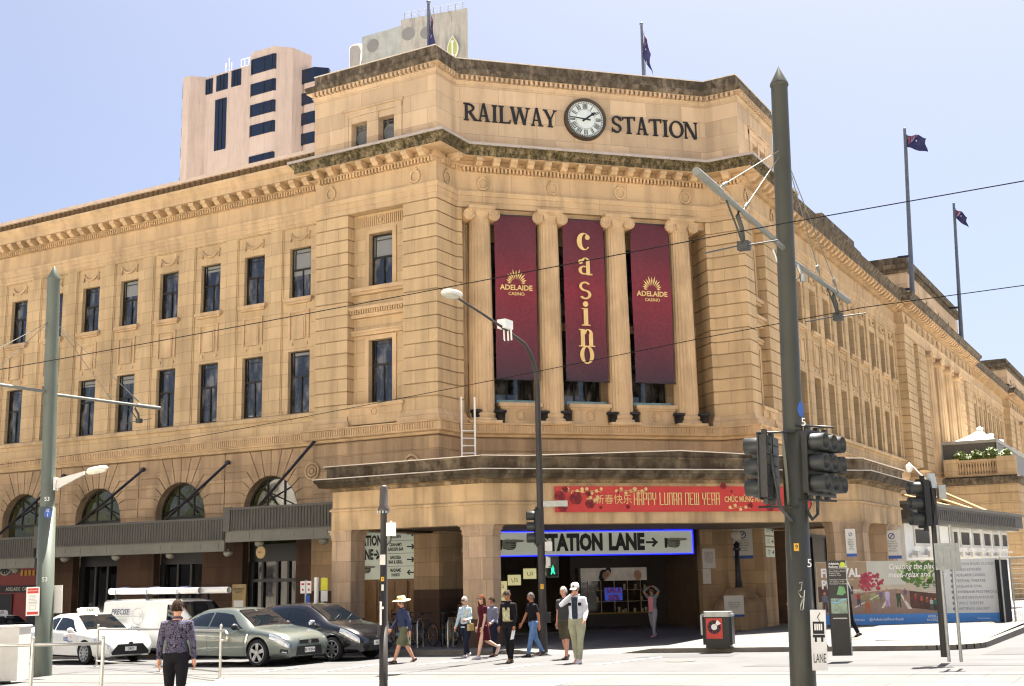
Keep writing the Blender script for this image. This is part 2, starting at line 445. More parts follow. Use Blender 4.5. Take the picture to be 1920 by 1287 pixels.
def wing(F, bays, u0, u1, n, rot, wall, orn, name):
    dp = .26 if name == 'A' else .55
    """bays: list of bay centres along u"""
    ops = []
    for c in bays: ops += [(c-.52, c+.52, 12.68, 14.67), (c-.52, c+.52, 8.2, 10.6)]
    # bay panels lie 6 cm behind the piers between them
    edges = []
    for c in bays: edges += [c-.86, c+.86]
    mb = MB(); last = u0
    for i, c in enumerate(bays):
        a, b = c-.86, c+.86
        mb.box(last, a, n-.3, n, 8.05, 15.6, F); last = b
        wall_grid(mb, F, a, b, 8.05, 15.46, n-.07, ops[2*i:2*i+2], dp)
        mb.box(a, b, n-.3, n, 15.46, 15.6, F)
        mb.box(a, a+.05, n-.3, n-.035, 8.05, 15.46, F); mb.box(b-.05, b, n-.3, n-.035, 8.05, 15.46, F)
    mb.box(last, u1, n-.3, n, 8.05, 15.6, F)
    mb.build('facade_wall', wall, st)
    for c in bays:
        ob = MB(); ob.box(c-.68, c+.68, n-.07, n+.1, 12.52, 12.66, F); ob.box(c-.6, c+.6, n-.07, n+.04, 12.44, 12.52, F); ob.build('window_sill', orn, st)
        ob = MB()
        for a, b, q in ((-.5, -.42, 0), (.42, .5, 0), (-.42, .42, 1)):
            if q: ob.box(c+a, c+b, n-.07, n-.01, 12.1, 12.18, F)
            else: ob.box(c+a, c+b, n-.07, n-.01, 11.05, 12.18, F)
        ob.box(c-.3, c+.3, n-.07, n-.03, 11.05, 11.95, F); ob.box(c-.24, c+.24, n-.07, n-.01, 11.05, 11.88, F)
        ob.one = True; rs_ = MB(); [disc(rs_, F, c+q, n-.08, 10.88, .07, .05, 10) for q in (-.36, .36)]; rs_.build('rosette', orn, st); ob.build('spandrel_panel', orn, st); ob = MB(); swag(ob, F, c, n-.06, 15.18); ob.one = True; ob.build('carved_swag', orn, st)
    for c in bays:
        put_window(W_UP, F, c, n-dp-.02, 12.68, rot); put_window(W_LO, F, c, n-dp-.02, 8.2, rot)
bayA = [-6.45-2.311*k for k in range(12)]
wing(FA, bayA[::-1], -33.5, LA, -WA, 0, M_wall, M_plain, 'A')
bayB = [14.2+2.311*k for k in range(10)]
wing(FB, bayB, LB, 36.2, -WB, PI/2, M_wall, M_plain, 'B')
bayB2 = [62.0+2.311*k for k in range(8)]
wing(FB, bayB2, 60.2, 80.4, -WB, PI/2, M_wall, M_plain, 'B')
# --- storey band between sill course and string course, entablature, dentils of both wings
WINGS = ((FA, [(-33.5, WA), (LA, WA)], -33.5, LA, -WA), (FB, [(XB-WB, LB), (XB-WB, 36.2)], LB, 36.2, -WB), (FB, [(XB-WB, 60.2), (XB-WB, 80.4)], 60.2, 80.4, -WB))
for F, ch, u0, u1, n in WINGS:
    m = MB(); m.sweep(ch, [(-.3, 7.42), (0, 7.42), (0, 8.0), (.09, 8.0), (.11, 8.08), (.09, 8.16), (0, 8.2), (-.3, 8.2)]); m.build('sill_course', M_wall, st)
    m = MB(); m.sweep(ch, [(-.3, 6.9), (.1, 6.92), (.16, 7.02), (.2, 7.04), (.2, 7.09), (.24, 7.1), (.24, 7.36), (.27, 7.38), (.27, 7.43), (-.3, 7.46)])
    blocks(m, F, u0, u1, n+.24, n+.27, 7.12, 7.35, .05, .1); m.build('string_course', M_plain, st)
    m = MB(); m.sweep(ch, [(-.3, 15.6), (.03, 15.6), (.03, 15.78), (.06, 15.79), (.06, 15.96), (.1, 15.98), (.12, 16.08), (.0, 16.1), (.0, 16.74), (.06, 16.76), (-.3, 16.76)])
    m.build('entablature', M_long, st)
    m = MB(); m.sweep(ch, [(-.3, 16.76), (.03, 16.76), (.03, 16.93), (.24, 16.94), (.22, 17.0), (.04, 17.02), (.04, 17.2), (.62, 17.22)] + ([(.62, 17.47), (.66, 17.5), (.7, 17.56), (.78, 17.66), (.8, 17.76), (-.3, 17.85)] if F is FA else [(-.3, 17.23)]))
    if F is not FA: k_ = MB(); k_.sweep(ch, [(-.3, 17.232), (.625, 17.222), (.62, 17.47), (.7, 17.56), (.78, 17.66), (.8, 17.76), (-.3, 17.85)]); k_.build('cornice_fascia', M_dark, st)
    blocks(m, F, u0, u1, n+.07, n+.2, 16.77, 16.93, .06, .13); modils(m, F, u0, u1, 17.2, .65, n); m.build('cornice', M_plain, st)
    m = MB(); m.sweep(ch, [(.06, 17.8), (.0, 18.36), (-.2, 18.36), (-.2, 17.8)])
    for i in range(int((u1-u0)/.3)):
        c = u0+.15+i*.3; m.tube([F(c, n+.08, 17.82), F(c, n+.0, 18.35)], .06, 5)
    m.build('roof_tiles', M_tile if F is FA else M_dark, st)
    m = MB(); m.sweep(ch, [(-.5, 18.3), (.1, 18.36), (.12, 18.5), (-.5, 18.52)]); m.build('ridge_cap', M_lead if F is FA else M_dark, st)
# --- corner pavilion: rusticated piers
def pier(polys, z0=7.83, k=16, h=.479, mat=None):
    m = MB()
    for p in polys:
        core = inset(p, .06); m.slab(core, z0-.02, z0+k*h)
        for i in range(k): m.slab(p, z0+i*h, z0+i*h+h-.042)
    m.build('rusticated_pier', mat or M_wall, st)
PIERS = [[(LA, 0), (-3.95, 0), (-3.95, .7), (LA, .7)],
 [(-1.47, 0), (0, 0), (0, 1.342), (.15, 1.492), (-.8, 2.5), (-1.47, 1.2)],
 [(7.045, 8.387), (7.195, 8.537), (XB, 8.537), (XB, 9.55), (7.9, 9.55), (6.0, 9.4)],
 [(XB, 11.04), (XB, LB), (7.8, LB), (7.8, 11.04)]]
for p in PIERS: pier([p])
# recessed window bays of the pavilion faces
def pav_bay(F, u0, u1, rot):
    c = (u0+u1)/2; n = -.39; hw = min(.53, (u1-u0)/2-.3)
    m = MB(); wall_grid(m, F, u0, u1, 7.8, 15.5, n, [(c-hw, c+hw, 12.65, 14.7), (c-hw, c+hw, 8.3, 10.65)], .25)
    m.build('recessed_wall', M_wall, st)
    m = MB()
    for z0, z1 in ((12.65, 14.7), (8.3, 10.65)):
        for a, b in ((c-hw-.17, c-hw), (c+hw, c+hw+.17)): m.box(a, b, n, n+.05, z0, z1+.16, F)
        m.box(c-hw, c+hw, n, n+.05, z1, z1+.16, F)
    m.box(u0, u1, n, -.12, 12.48, 12.63, F); m.box(u0, u1, n, -.2, 12.38, 12.48, F)
    m.box(u0, u1, n, -.06, 11.78, 11.9, F); m.box(u0, u1, n, -.2, 11.5, 11.64, F); blocks(m, F, u0, u1, -.2, -.12, 11.64, 11.78, .06, .11)
    m.box(u0, u1, n, -.2, 10.95, 11.03, F); m.box(u0, u1, n, -.26, 10.84, 10.95, F)
    k = int((u1-u0-.3)/.09)
    for i in range(k):
        q = u0+.15+(i+.5)*(u1-u0-.3)/k
        if abs(q-c) > .22: m.box(q-.025, q+.025, n, n+.04, 15.0, 15.38, F)
    ringr(m, F, c, n, 15.19, .16, .03, 14, 6, 1); disc(m, F, c, n, 15.19, .07, .06, 10)
    a, b = u0-.06, u1+.06
    m.box(a, b, -.38, .12, 8.1, 8.24, F); m.box(a+.06, b-.06, -.38, .05, 7.83, 8.1, F); m.box(a+.14, b-.14, -.38, .02, 7.5, 7.83, F)
    ringr(m, F, c, .05, 7.94, .12, .025, 14, 6, 1)
    m.build('window_surround', M_plain, st)
    put_window(W_UP, F, c, n-.22, 12.65, rot); put_window(W_LO, F, c, n-.22, 8.3, rot)
pav_bay(FA, -3.95, -1.47, 0); pav_bay(FB, 9.55, 11.04, PI/2)
# base mouldings and string course round the pavilion
m = MB()
for ch in ([(LA, .7), (LA, 0), (-3.95, 0), (-3.95, .5)], [(-1.47, .5), (-1.47, 0), P1, Q1, (.15, 1.492), (-.2, 1.842)],
           [(6.7, 8.73), (7.045, 8.387), Q2, P2, (XB, 9.55), (8.0, 9.55)], [(8.0, 11.04), (XB, 11.04), (XB, LB), (7.8, LB)]):
    m.sweep(ch, [(-.3, 7.38), (.16, 7.38), (.16, 7.6), (.13, 7.62), (.09, 7.66), (.06, 7.74), (.03, 7.83), (-.3, 7.83)])
m.build('base_moulding', M_plain, st)
m = MB(); m.sweep(CH, [(-.3, 6.9), (.1, 6.94), (.15, 7.02), (.28, 7.06), (.3, 7.1), (.3, 7.34), (.36, 7.36), (.36, 7.41), (-.4, 7.44)])
for F, a, b in ((FA, LA, 0), (FR1, .0, 1.2), (FD, .2, 9.98), (FR2, .2, 1.342), (FB, 8.537, LB)): blocks(m, F, a, b, .3, .335, 7.12, 7.33, .05, .105)
m.build('string_course', M_plain, st)
# entablature and the great cornice of the pavilion
m = MB(); m.sweep(CH, [(-1.0, 15.49), (.03, 15.49), (.03, 15.68), (.06, 15.69), (.06, 15.9), (.1, 15.92), (.13, 16.08), (.13, 16.11), (.02, 16.13), (.02, 16.8), (-1.0, 16.8)])
m.build('entablature', M_long, st)
m = MB()
for F, us in ((FA, (-4.75, -.9)), (FR1, (.68,)), (FD, (1.02, 3.73, 6.44, 9.15)), (FR2, (.66,)), (FB, (8.95, 12.2))):
    for u_ in us:
        ringr(m, F, u_, .02, 16.42, .2, .045, 18, 7, 1.12); m.tube([F(u_-.1, .06, 16.72), F(u_, .08, 16.66), F(u_+.1, .06, 16.72)], .03, 6); disc(m, F, u_, .02, 16.7, .06, .07, 8)
m.build('frieze_wreath', M_plain, st)
SEGS = ((FA, LA+.2, 0, 0, .0), (FR1, 0, 1.342, .2, -.2), (FD, 0, DL, .2, -.2), (FR2, 0, 1.342, .2, 0), (FB, 8.537, LB-.2, 0, 0))
m = MB(); m.sweep(CH, [(-.5, 16.8), (.02, 16.8), (.02, 16.86), (.02, 17.0), (.22, 17.02), (.22, 17.05), (.04, 17.07), (.04, 17.27), (.6, 17.29), (.6, 17.305), (-.5, 17.305)])
for F, a, b, e0, e1 in SEGS: blocks(m, F, a+e0, b+e1, .02, .2, 16.84, 17.01, .07, .145)
modils(m, FA, LA, 0, 17.27); modils(m, FR1, .45, 1.0, 17.27); modils(m, FD, .45, DL-.45, 17.27, .66); modils(m, FR2, .45, 1.3, 17.27); modils(m, FB, 8.6, LB, 17.27)
m.build('cornice_bracket_course', M_plain, st)
m = MB(); m.sweep(CH, [(-.5, 17.307), (.62, 17.307), (.62, 17.45), (.66, 17.47), (.7, 17.55), (.77, 17.63), (.77, 17.66), (-.5, 17.66)])
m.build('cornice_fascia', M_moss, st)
m = MB(); m.sweep(CH, [(-.5, 17.662), (.81, 17.662), (.81, 17.76), (.3, 17.84), (-.5, 17.9)]); m.build('cornice_flashing', M_lead, st)
m = MB(); m.one = True      # dry tufts growing on the cornice fascia
for F, a, b in ((FA, LA, .6), (FR1, -.6, 1.0), (FD, .3, DL-.3), (FR2, .3, 2.0), (FB, 7.9, LB)):
    for i in range(int((b-a)*70)):
        u_, z = random.uniform(a, b), 17.66-abs(random.gauss(0, .09)); n = .66+.11*max(0, (z-17.45)/.2)
        if math.sin(u_*2.1)+math.sin(u_*5.3+1) < -.9: continue
        d1 = Vector((random.gauss(0, .5), 0, random.gauss(-.3, .5))).normalized()*random.uniform(.03, .075); p = Vector(F(u_, n+random.uniform(.0, .05), z)); q = Vector(F(u_+d1.x, n+.06, z+d1.z)); w_ = Vector(F(u_+.02, n, z+.012))-Vector(F(u_, n, z)); m.face([p-w_, p+w_, q])
M_tuft = leaf_tuft = plain('dry_moss', '#6e6236', .9, 0, .5, 16); m.build('cornice_moss', M_tuft, st, kind='stuff')
# attic with parapet
CHA = [(-5.6, 3.2), (-5.6, 0), P1, Q1, Q2, P2, (XB, 13.1), (XB-3, 13.1)]
m = MB()
for F, u0, u1, cs in ((FA, -5.6, 0, (-3.45, -2.2)), (FB, 8.537, 13.1, (10.55, 11.5))):
    wall_grid(m, F, u0, u1, 17.85, 20.3, 0, [(c-.36, c+.36, 17.95, 19.05) for c in cs], .4)
for F, a, b in ((FR1, 0, 1.342), (FD, 0, DL), (FR2, 0, 1.342)): m.face((F(a, 0, 17.85), F(b, 0, 17.85), F(b, 0, 20.3), F(a, 0, 20.3)))
for ch in ([(-5.6, 3.2), (-5.6, 0)], [(XB, 13.1), (XB-3, 13.1)]): m.sweep(ch, [(0, 17.5), (0, 20.3)], False)
m.build('attic_wall', M_attic, st)
m = MB()
for F, c0, c1 in ((FA, -3.45, -2.2), (FB, 10.55, 11.5)):
    m.box(c0-.72, c0-.5, 0, .05, 17.85, 19.5, F); m.box(c1+.5, c1+.72, 0, .05, 17.85, 19.5, F); m.box(c0-.72, c1+.72, 0, .052, 19.3, 19.52, F); m.box(c0-.78, c1+.78, 0, .12, 19.52, 19.6, F)
    for a, b in ((c0-.5, c0-.36), (c0+.36, c1-.36), (c1+.36, c1+.5)): m.box(a, b, 0, .025, 17.85, 19.3, F)
m.build('attic_surround', M_attic, st)
for F, cs, rot in ((FA, (-3.45, -2.2), 0), (FB, (10.55, 11.5), PI/2)):
    for c in cs:
        g = MB(); T = lambda x, y, z, F=F, c=c: F(c+x, -.3-y, 17.95+z)
        for q in (-.34, -.12, .1, .32): g.box(q-.012, q+.012, -.02, .02, 0, 1.1, T)
        for q in (.1, .4, .7, 1.0): g.box(-.36, .36, -.02, .02, q-.012, q+.012, T)
        rows = []
        for i in range(25):
            a = 2*PI*i/24; rows.append([T(rr_*math.cos(a), y, .55+rr_*math.sin(a)) for rr_, y in ((.25, -.03), (.29, -.05), (.33, -.03))])
        g.grid(rows, True); g.face([T(.25*math.cos(2*PI*i/24), -.03, .55+.25*math.sin(2*PI*i/24)) for i in range(24)])
        o = g.build('attic_grille', plain('grey_metal_grille', '#6d6f6c', .5, .4), st)
        p = MB(); p.face([T(x, .04, z) for x, z in ((-.36, 0), (.36, 0), (.36, 1.1), (-.36, 1.1))]); p.build('pane', M_glass, o)
m = MB(); m.sweep(CHA, [(-.3, 20.3), (.03, 20.3), (.06, 20.4), (.1, 20.44), (.06, 20.45), (.06, 20.6), (.26, 20.611), (-.3, 20.61)])
for F, a, b, e0, e1 in ((FA, -5.6, 0, 0, 0), (FR1, 0, 1.342, .12, -.12), (FD, 0, DL, .12, -.12), (FR2, 0, 1.342, .12, 0), (FB, 8.537, 13.1, 0, 0)): blocks(m, F, a+e0, b+e1, .06, .24, 20.45, 20.605, .1, .195)
m.build('attic_dentils', M_attic, st)
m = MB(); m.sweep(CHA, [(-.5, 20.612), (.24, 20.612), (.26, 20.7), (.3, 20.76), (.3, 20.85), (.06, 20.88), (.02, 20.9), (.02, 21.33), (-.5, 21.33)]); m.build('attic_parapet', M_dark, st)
m = MB(); m.sweep(CHA, [(-.5, 21.332), (.045, 21.332), (.045, 21.37), (-.5, 21.39)]); m.build('parapet_coping', M_white_lip, st)
# loggia behind the columns
m = MB(); m.slab([(-.8, 2.0), (-.1, 1.2), (7.4, 8.7), (6.2, 9.6)], 7.1, 7.42); m.build('loggia_floor', M_stain, st)
m = MB(); wall_grid(m, FD, -.6, DL+.6, 7.4, 15.5, -1.35, [(1.2, 3.25, 7.9, 14.6), (3.85, 5.9, 7.9, 14.6), (6.55, 8.6, 7.9, 14.6)], .3)
m.box(-.6, DL+.6, -1.35, -1.25, 11.2, 11.5, FD); blocks(m, FD, 0, DL, -1.25, -1.2, 11.32, 11.45, .07, .14); m.build('loggia_wall', M_ground, st)
m = MB(); m.box(-.5, DL+.5, -1.5, -.15, 15.2, 15.49, FD); m.build('loggia_ceiling', M_plain, st)
for c in (2.22, 4.88, 7.58):
    f = MB(); T = lambda x, y, z, c=c: FD(c+x, -1.55-y, 7.9+z)
    for x in (-1, -.52, -.04, .44, .95): f.box(x, x+.06, -.04, .04, 0, 6.7, T)
    for z in (0, 2.2, 3.3, 3.7, 5.4, 6.64): f.box(-1.02, 1.02, -.05, .04, z, z+.07, T)
    o = f.build('loggia_window', M_bronze, st); p = MB(); p.face([T(x, 0, z) for x, z in ((-1.02, 0), (1.02, 0), (1.02, 6.7), (-1.02, 6.7))]); p.build('pane', M_glass, o)
# columns
def column(F, u, n, z0, z1, rb=.46, rt=.39, nf=22, detail=True):
    h0, h1 = z0+.42, z1-.5
    sh = MB(); rows = []; seg = nf*4
    for i in range(9):
        q = i/8; r_ = rb+(rt-rb)*(q**1.6); ring = []
        for k in range(seg):
            a = 2*PI*k/seg; fl = (0, .55, 1, .55)[k % 4]; r2 = r_*(1-.055*fl)
            ring.append(F(u+r2*math.cos(a), n+r2*math.sin(a), h0+(h1-h0)*q))
        rows.append(ring)
    sh.grid(rows, False, True)
    sh2 = sh.build('column', M_plain, st)
    b = MB(); T = lambda x, y, z: F(u+x, n+y, z)
    b.box(-rb*1.3, rb*1.3, -rb*1.3, rb*1.3, z0, z0+.1, T)
    b.lathe([(rb*1.24, z0+.1), (rb*1.3, z0+.15), (rb*1.24, z0+.21), (rb*1.1, z0+.22), (rb*1.08, z0+.28), (rb*1.17, z0+.32), (rb*1.14, z0+.37), (rb*1.02, z0+.42)], n=24, T=T); b.build('base', M_plain, sh2)
    c = MB()
    c.lathe([(rt, h1-.02), (rt*1.05, h1), (rt*1.02, h1+.04), (rt*1.0, h1+.1), (rt*1.22, h1+.2), (rt*1.25, h1+.27)], n=24, T=T)
    c.box(-rt*1.3, rt*1.3, -rt*1.2, rt*1.2, h1+.38, h1+.5, T); c.box(-rt*1.2, rt*1.2, -rt*1.0, rt*1.08, h1+.27, h1+.38, T)
    for s_ in (-1, 1):
        cx, cz = s_*rt*1.22, h1+.16; vr = .235
        c.prism([(cx+vr*.92*math.cos(2*PI*k/16), cz+vr*.92*math.sin(2*PI*k/16)) for k in range(16)], -rt*1.05, rt*1.05, T)
        if detail:
            pts = []; rs = []
            for k in range(34):
                a = k*.42; q = vr*(1-k/36); pts.append(T(cx+s_*-q*math.cos(a+PI/2)*-1, rt*1.05, cz+q*math.sin(a+PI/2))); rs.append(.032*(1-k/50))
            c.tube(pts, rs, 5)
    c.build('capital', M_plain, sh2)
    return sh2
for u_ in (.9, 3.53, 6.22, 8.86): column(FD, u_, -.12, 7.4, 15.49)
column(FD, .25, -.75, 7.4, 15.49, detail=False)
# balcony pedestals between the columns
m = MB()
for c in (2.3, 4.97, 7.6):
    m.box(c-.82, c+.82, -.55, .14, 8.06, 8.2, FD); m.box(c-.76, c+.76, -.5, .08, 7.98, 8.06, FD); m.box(c-.7, c+.7, -.45, .03, 7.55, 7.98, FD); m.box(c-.74, c+.74, -.45, .07, 7.42, 7.55, FD)
    for q in (-.58, .58): m.box(c+q-.07, c+q+.07, .03, .06, 7.55, 7.98, FD)
    ringr(m, FD, c, .03, 7.77, .17, .03, 16, 6, 1); disc(m, FD, c, .03, 7.77, .09, .03, 12)
m.build('balcony_pedestal', M_plain, st)
m = MB()
for c in (2.3, 4.97, 7.6):
    m.box(c-.8, c+.8, -.3, -.28, 8.22, 8.34, FD)
    for q in (-.7, 0, .7): m.box(c+q-.015, c+q+.015, -.32, -.26, 8.2, 8.36, FD)
m.build('balcony_rail', plain('green_rail_glass', '#7f9a93', .2, .2), st)
# roofs (seen only as silhouette, but real)
m = MB(); m.slab([(-33.5, 12), (-33.5, .5), (LA, .5), (LA, 12)], 18.2, 18.35); m.slab([(-5.3, 12), (-5.3, .3), (-.3, .3), (-.3, 1.6), (6.9, 8.8), (8.2, 8.8), (8.2, 12.7), (-3, 12.7)], 20.9, 21.1)
m.slab([(-3, 12.7), (8.2, 12.7), (8.2, 36), (-3, 36)], 18.2, 18.35); m.build('flat_roof', M_lead, st)
m = MB(); m.slab([(-33.5, 12.3), (-33.5, 11.9), (-3.4, 11.9), (-3.4, 100), (-3.8, 100), (-3.8, 12.3)], -2, 18.3); m.build('rear_wall', M_ground, st)
M_glass_arch = glass_mat('arch_glass', '#33371f', .05, spec=.5, ior=2.1)  # greenish base colour stands in for mirrored street trees
M_stain2 = stone('render_stained', (.60, .415, .225), joint=False, stain=.4, dark=None)
M_pillar = stone('pillar_stone', (.55, .39, .25), bw=.8, rh=.62, off=.1, stain=.45)
# ================= ground storey and portico of the station
# smooth lower walls with course lines, between portico roof and string course
m = MB()
GCH = [(LA, 1.2), (LA, -.05), (.05, -.05), (.05, 1.32), (7.175, 8.48), (XB+.05, 8.487), (XB+.05, LB), (XB-1.2, LB)]
def course_sweep(m, ch, z0, z1, h=.45):
    z = z0
    while z < z1-.02:
        e = min(z+h, z1); m.sweep(ch, [(-.06, z), (.0, z), (.0, e-.03), (-.04, e-.03), (-.04, e), (-.06, e)], False); z = e
course_sweep(m, GCH, 3.75, 6.9)
m.sweep(GCH, [(-.05, 3.75), (-.05, 6.9)], False)
m.build('lower_wall', M_ground, st)
m = MB()
for F, us in ((FA, (-6.45+1.0, -1.05)), (FD, (5.09,)), (FR2, (.4,))):
    for u_ in us: ringr(m, F, u_, .06, 5.95, .3, .05, 20, 6, 1); ringr(m, F, u_, .06, 5.95, .17, .04, 16, 6, 1); disc(m, F, u_, .06, 5.95, .07, .04, 10)
m.build('wall_medallion', M_plain, st)
# ground-level piers and door recess under the portico
m = MB()
for a, b in ((LA, -3.7), (-1.0, 0.03)): m.box(a, b, -.9, .05, 1.65, 3.75, FA)
m.box(.0, 1.34, -.5, .05, 1.65, 3.75, FR1); m.box(0, .7, -.5, 0, 1.65, 3.75, FD)
m.box(9.1, DL, -.5, 0, -.5, 3.75, FD); m.box(0, 1.37, -.5, .05, -.5, 3.75, FR2)
m.box(8.52, 9.9, -.9, .05, -.5, 3.75, FB); m.box(12.3, 14, -.9, .05, -.5, 3.75, FB)
m.box(-3.7, -1.0, -.9, -.5, 3.66, 3.75, FA)
m.build('portico_inner_wall', M_ground, st)
m = MB()
for a, b in ((LA, -3.7), (-1.0, 0.055)): m.box(a, b, -.9, .075, -.6, 1.65, FA)
m.box(.0, 1.36, -.5, .075, -.6, 1.65, FR1); m.box(0, .72, -.5, .02, -.6, 1.65, FD)
m.build('granite_base', M_granite, st)
def wood():
    m, t, b = nodes('varnished_wood'); pos = N(t, 'ShaderNodeNewGeometry').outputs['Position']
    n = noise(t, mapped(t, pos, (3, 3, .4)), 9, 4)
    L(t, ramp(t, n, [(.3, (.15, .072, .02)), (.7, (.27, .14, .045))]), b.inputs['Base Color']); b.inputs['Roughness'].default_value = .45
    return m
M_wood = wood()
m = MB(); m.box(-3.7, -1.0, -.62, -.56, -.4, 2.02, FA)
for c in (-3.3, -2.6, -1.95, -1.35):
    m.box(c-.32, c-.26, -.56, -.52, -.2, 1.98, FA); m.box(c+.26, c+.32, -.56, -.52, -.2, 1.98, FA)
    for z in (-.2, .25, .55, .85, 1.15, 1.45, 1.92): m.box(c-.26, c+.26, -.56, -.525, z, z+.07, FA)
dw = m.build('wooden_door', M_wood, st)
h = MB(); h.tube([FA(-2.27, -.5, .7), FA(-2.27, -.44, .7), FA(-2.27, -.44, .95), FA(-2.27, -.5, .95)], .02, 6); h.build('handle', M_black, dw)
# arches of wing A with rusticated voussoirs
ZS, RA = 4.62, 1.3
arcs = [-7.66-4.622*k for k in range(6)]
def arch_bay(F, c, n, half):
    m = MB(); lv = [ZS, 4.97, 5.37, 5.76, 6.15]; top = 6.9
    th = [0, 14, 27, 40, 52, 65, 77, 90]      # joints of one quarter, from the springing
    k = 6
    def arcp(a0, a1):
        return [(c+RA*math.cos(R(a0+(a1-a0)*i/k)), ZS+RA*math.sin(R(a0+(a1-a0)*i/k))) for i in range(k+1)]
    # backing wall with the arch cut out
    for s_ in (1, -1):
        pts = [(c+s_*RA*math.cos(R(90*i/16)), ZS+RA*math.sin(R(90*i/16))) for i in range(17)]
        for (u0, z0), (u1, z1) in zip(pts, pts[1:]):
            m.face((F(u0, n-.055, z0), F(u0, n-.055, top), F(u1, n-.055, top), F(u1, n-.055, z1)))
            m.face((F(u0, n, z0), F(u1, n, z1), F(u1, n-.42, z1), F(u0, n-.42, z0)), True)
        a, b = sorted((c+s_*RA, c+s_*half)); m.face((F(a, n-.055, -.6), F(b, n-.055, -.6), F(b, n-.055, top), F(a, n-.055, top)))
        m.face((F(c+s_*RA, n, -.6), F(c+s_*RA, n, ZS), F(c+s_*RA, n-.42, ZS), F(c+s_*RA, n-.42, -.6)))
    for s_ in (1, -1):
        J = []
        for i, a in enumerate(th):
            tx = math.cos(R(a)); tz = math.sin(R(a))
            zl = lv[i] if i < len(lv) else top
            if a == 0: J.append((c+half, ZS)); continue
            rr_ = (zl-ZS)/tz; J.append((c+rr_*tx, zl))
        for i in range(len(th)-1):
            inner = arcp(th[i], th[i+1])
            A, B = J[i], J[i+1]
            if i == 0: poly = [inner[0], (c+half, ZS), (c+half, B[1]), B] + inner[::-1][:-1]
            elif i < 4: poly = [inner[0], A, (c+half, A[1]), (c+half, B[1]), B] + inner[::-1][:-1]
            else:
                poly = [inner[0], A] + ([(c+half, A[1]), (c+half, top)] if i == 4 and A[1] < top-.01 else []) + [B] + inner[::-1][:-1]
            pp = [poly[0]]
            for q in poly[1:]:
                if (q[0]-pp[-1][0])**2+(q[1]-pp[-1][1])**2 > 1e-6: pp.append(q)
            if s_ < 0: pp = [(2*c-u_, z) for u_, z in pp][::-1]
            m.prism(inset(pp, .02), n-.06, n, F)
    return m
m = MB()
for c in arcs[:5]:
    a = arch_bay(FA, c, -WA, 2.311); i = len(m.v); m.v += a.v; m.f += [tuple(j+i for j in f) for f in a.f]; m.mi += a.mi; m.sm += a.sm
m.box(-5.45, LA, -WA-.3, -WA, -.6, 6.9, FA)
m.build('arcade_wall', M_ground, st)
for c in arcs[:5]:
    f = MB(); n = -WA-.35
    for x in (-.42, .42): f.box(c+x-.03, c+x+.03, n-.04, n+.04, 4.4, ZS+math.sqrt(RA**2-.42**2), FA)
    f.box(c-1.28, c+1.28, n-.04, n+.05, 4.5, 4.62, FA)
    for s_ in (-1, 1): f.tube([FA(c+s_*1.2, n+.02, 4.7), FA(c-s_*.9, n+.02, ZS+.95)], .025, 5)
    rows = [[FA(c+q*math.cos(PI*i/20), y, ZS+q*math.sin(PI*i/20)) for q, y in ((RA-.09, n+.05), (RA, n+.05))] for i in range(21)]; f.grid(rows, False)
    o = f.build('arched_window', M_bronze, st); p = MB()
    p.face([FA(c+RA*.99*math.cos(PI*i/20), n, ZS+RA*.99*math.sin(PI*i/20)) for i in range(21)]+[FA(c-RA*.99, n, 3.4), FA(c+RA*.99, n, 3.4)]); p.build('pane', M_glass_arch, o)
# shopfronts under the awning
for k, c in enumerate(arcs[:5]):
    f = MB(); n = -WA-.38
    f.box(c-1.3, c+1.3, n-.1, n, 2.75, 3.6, FA); f.box(c-1.3, c-1.05, n-.1, n+.05, -.6, 2.75, FA); f.box(c+1.05, c+1.3, n-.1, n+.05, -.6, 2.75, FA)
    for x in ((-.35, .35) if k != 0 else (-.62, .1, .62)): f.box(c+x-.05, c+x+.05, n-.1, n+.03, -.6, 2.75, FA)
    f.box(c-1.05, c+1.05, n-.1, n+.02, -.6, .35, FA)
    if k == 0: f.box(c-1.05, c+1.05, n-.1, n+.04, 2.0, 2.12, FA)
    o = f.build('shopfront', M_shop, st); p = MB(); p.face([FA(c+x, n-.05, z) for x, z in ((-1.05, .3), (1.05, .3), (1.05, 2.75), (-1.05, 2.75))]); p.build('pane', M_shopglass, o)
    q = MB(); q.box(c-3.33, c-1.29, -WA-.3, -WA+.02, -.6, 3.55, FA)
    q.build('granite_pier', M_granite, st)
q = MB(); q.box(-6.37, LA-.01, -WA-.3, -WA+.02, -.6, 3.55, FA); q.build('granite_pier', M_granite, st)
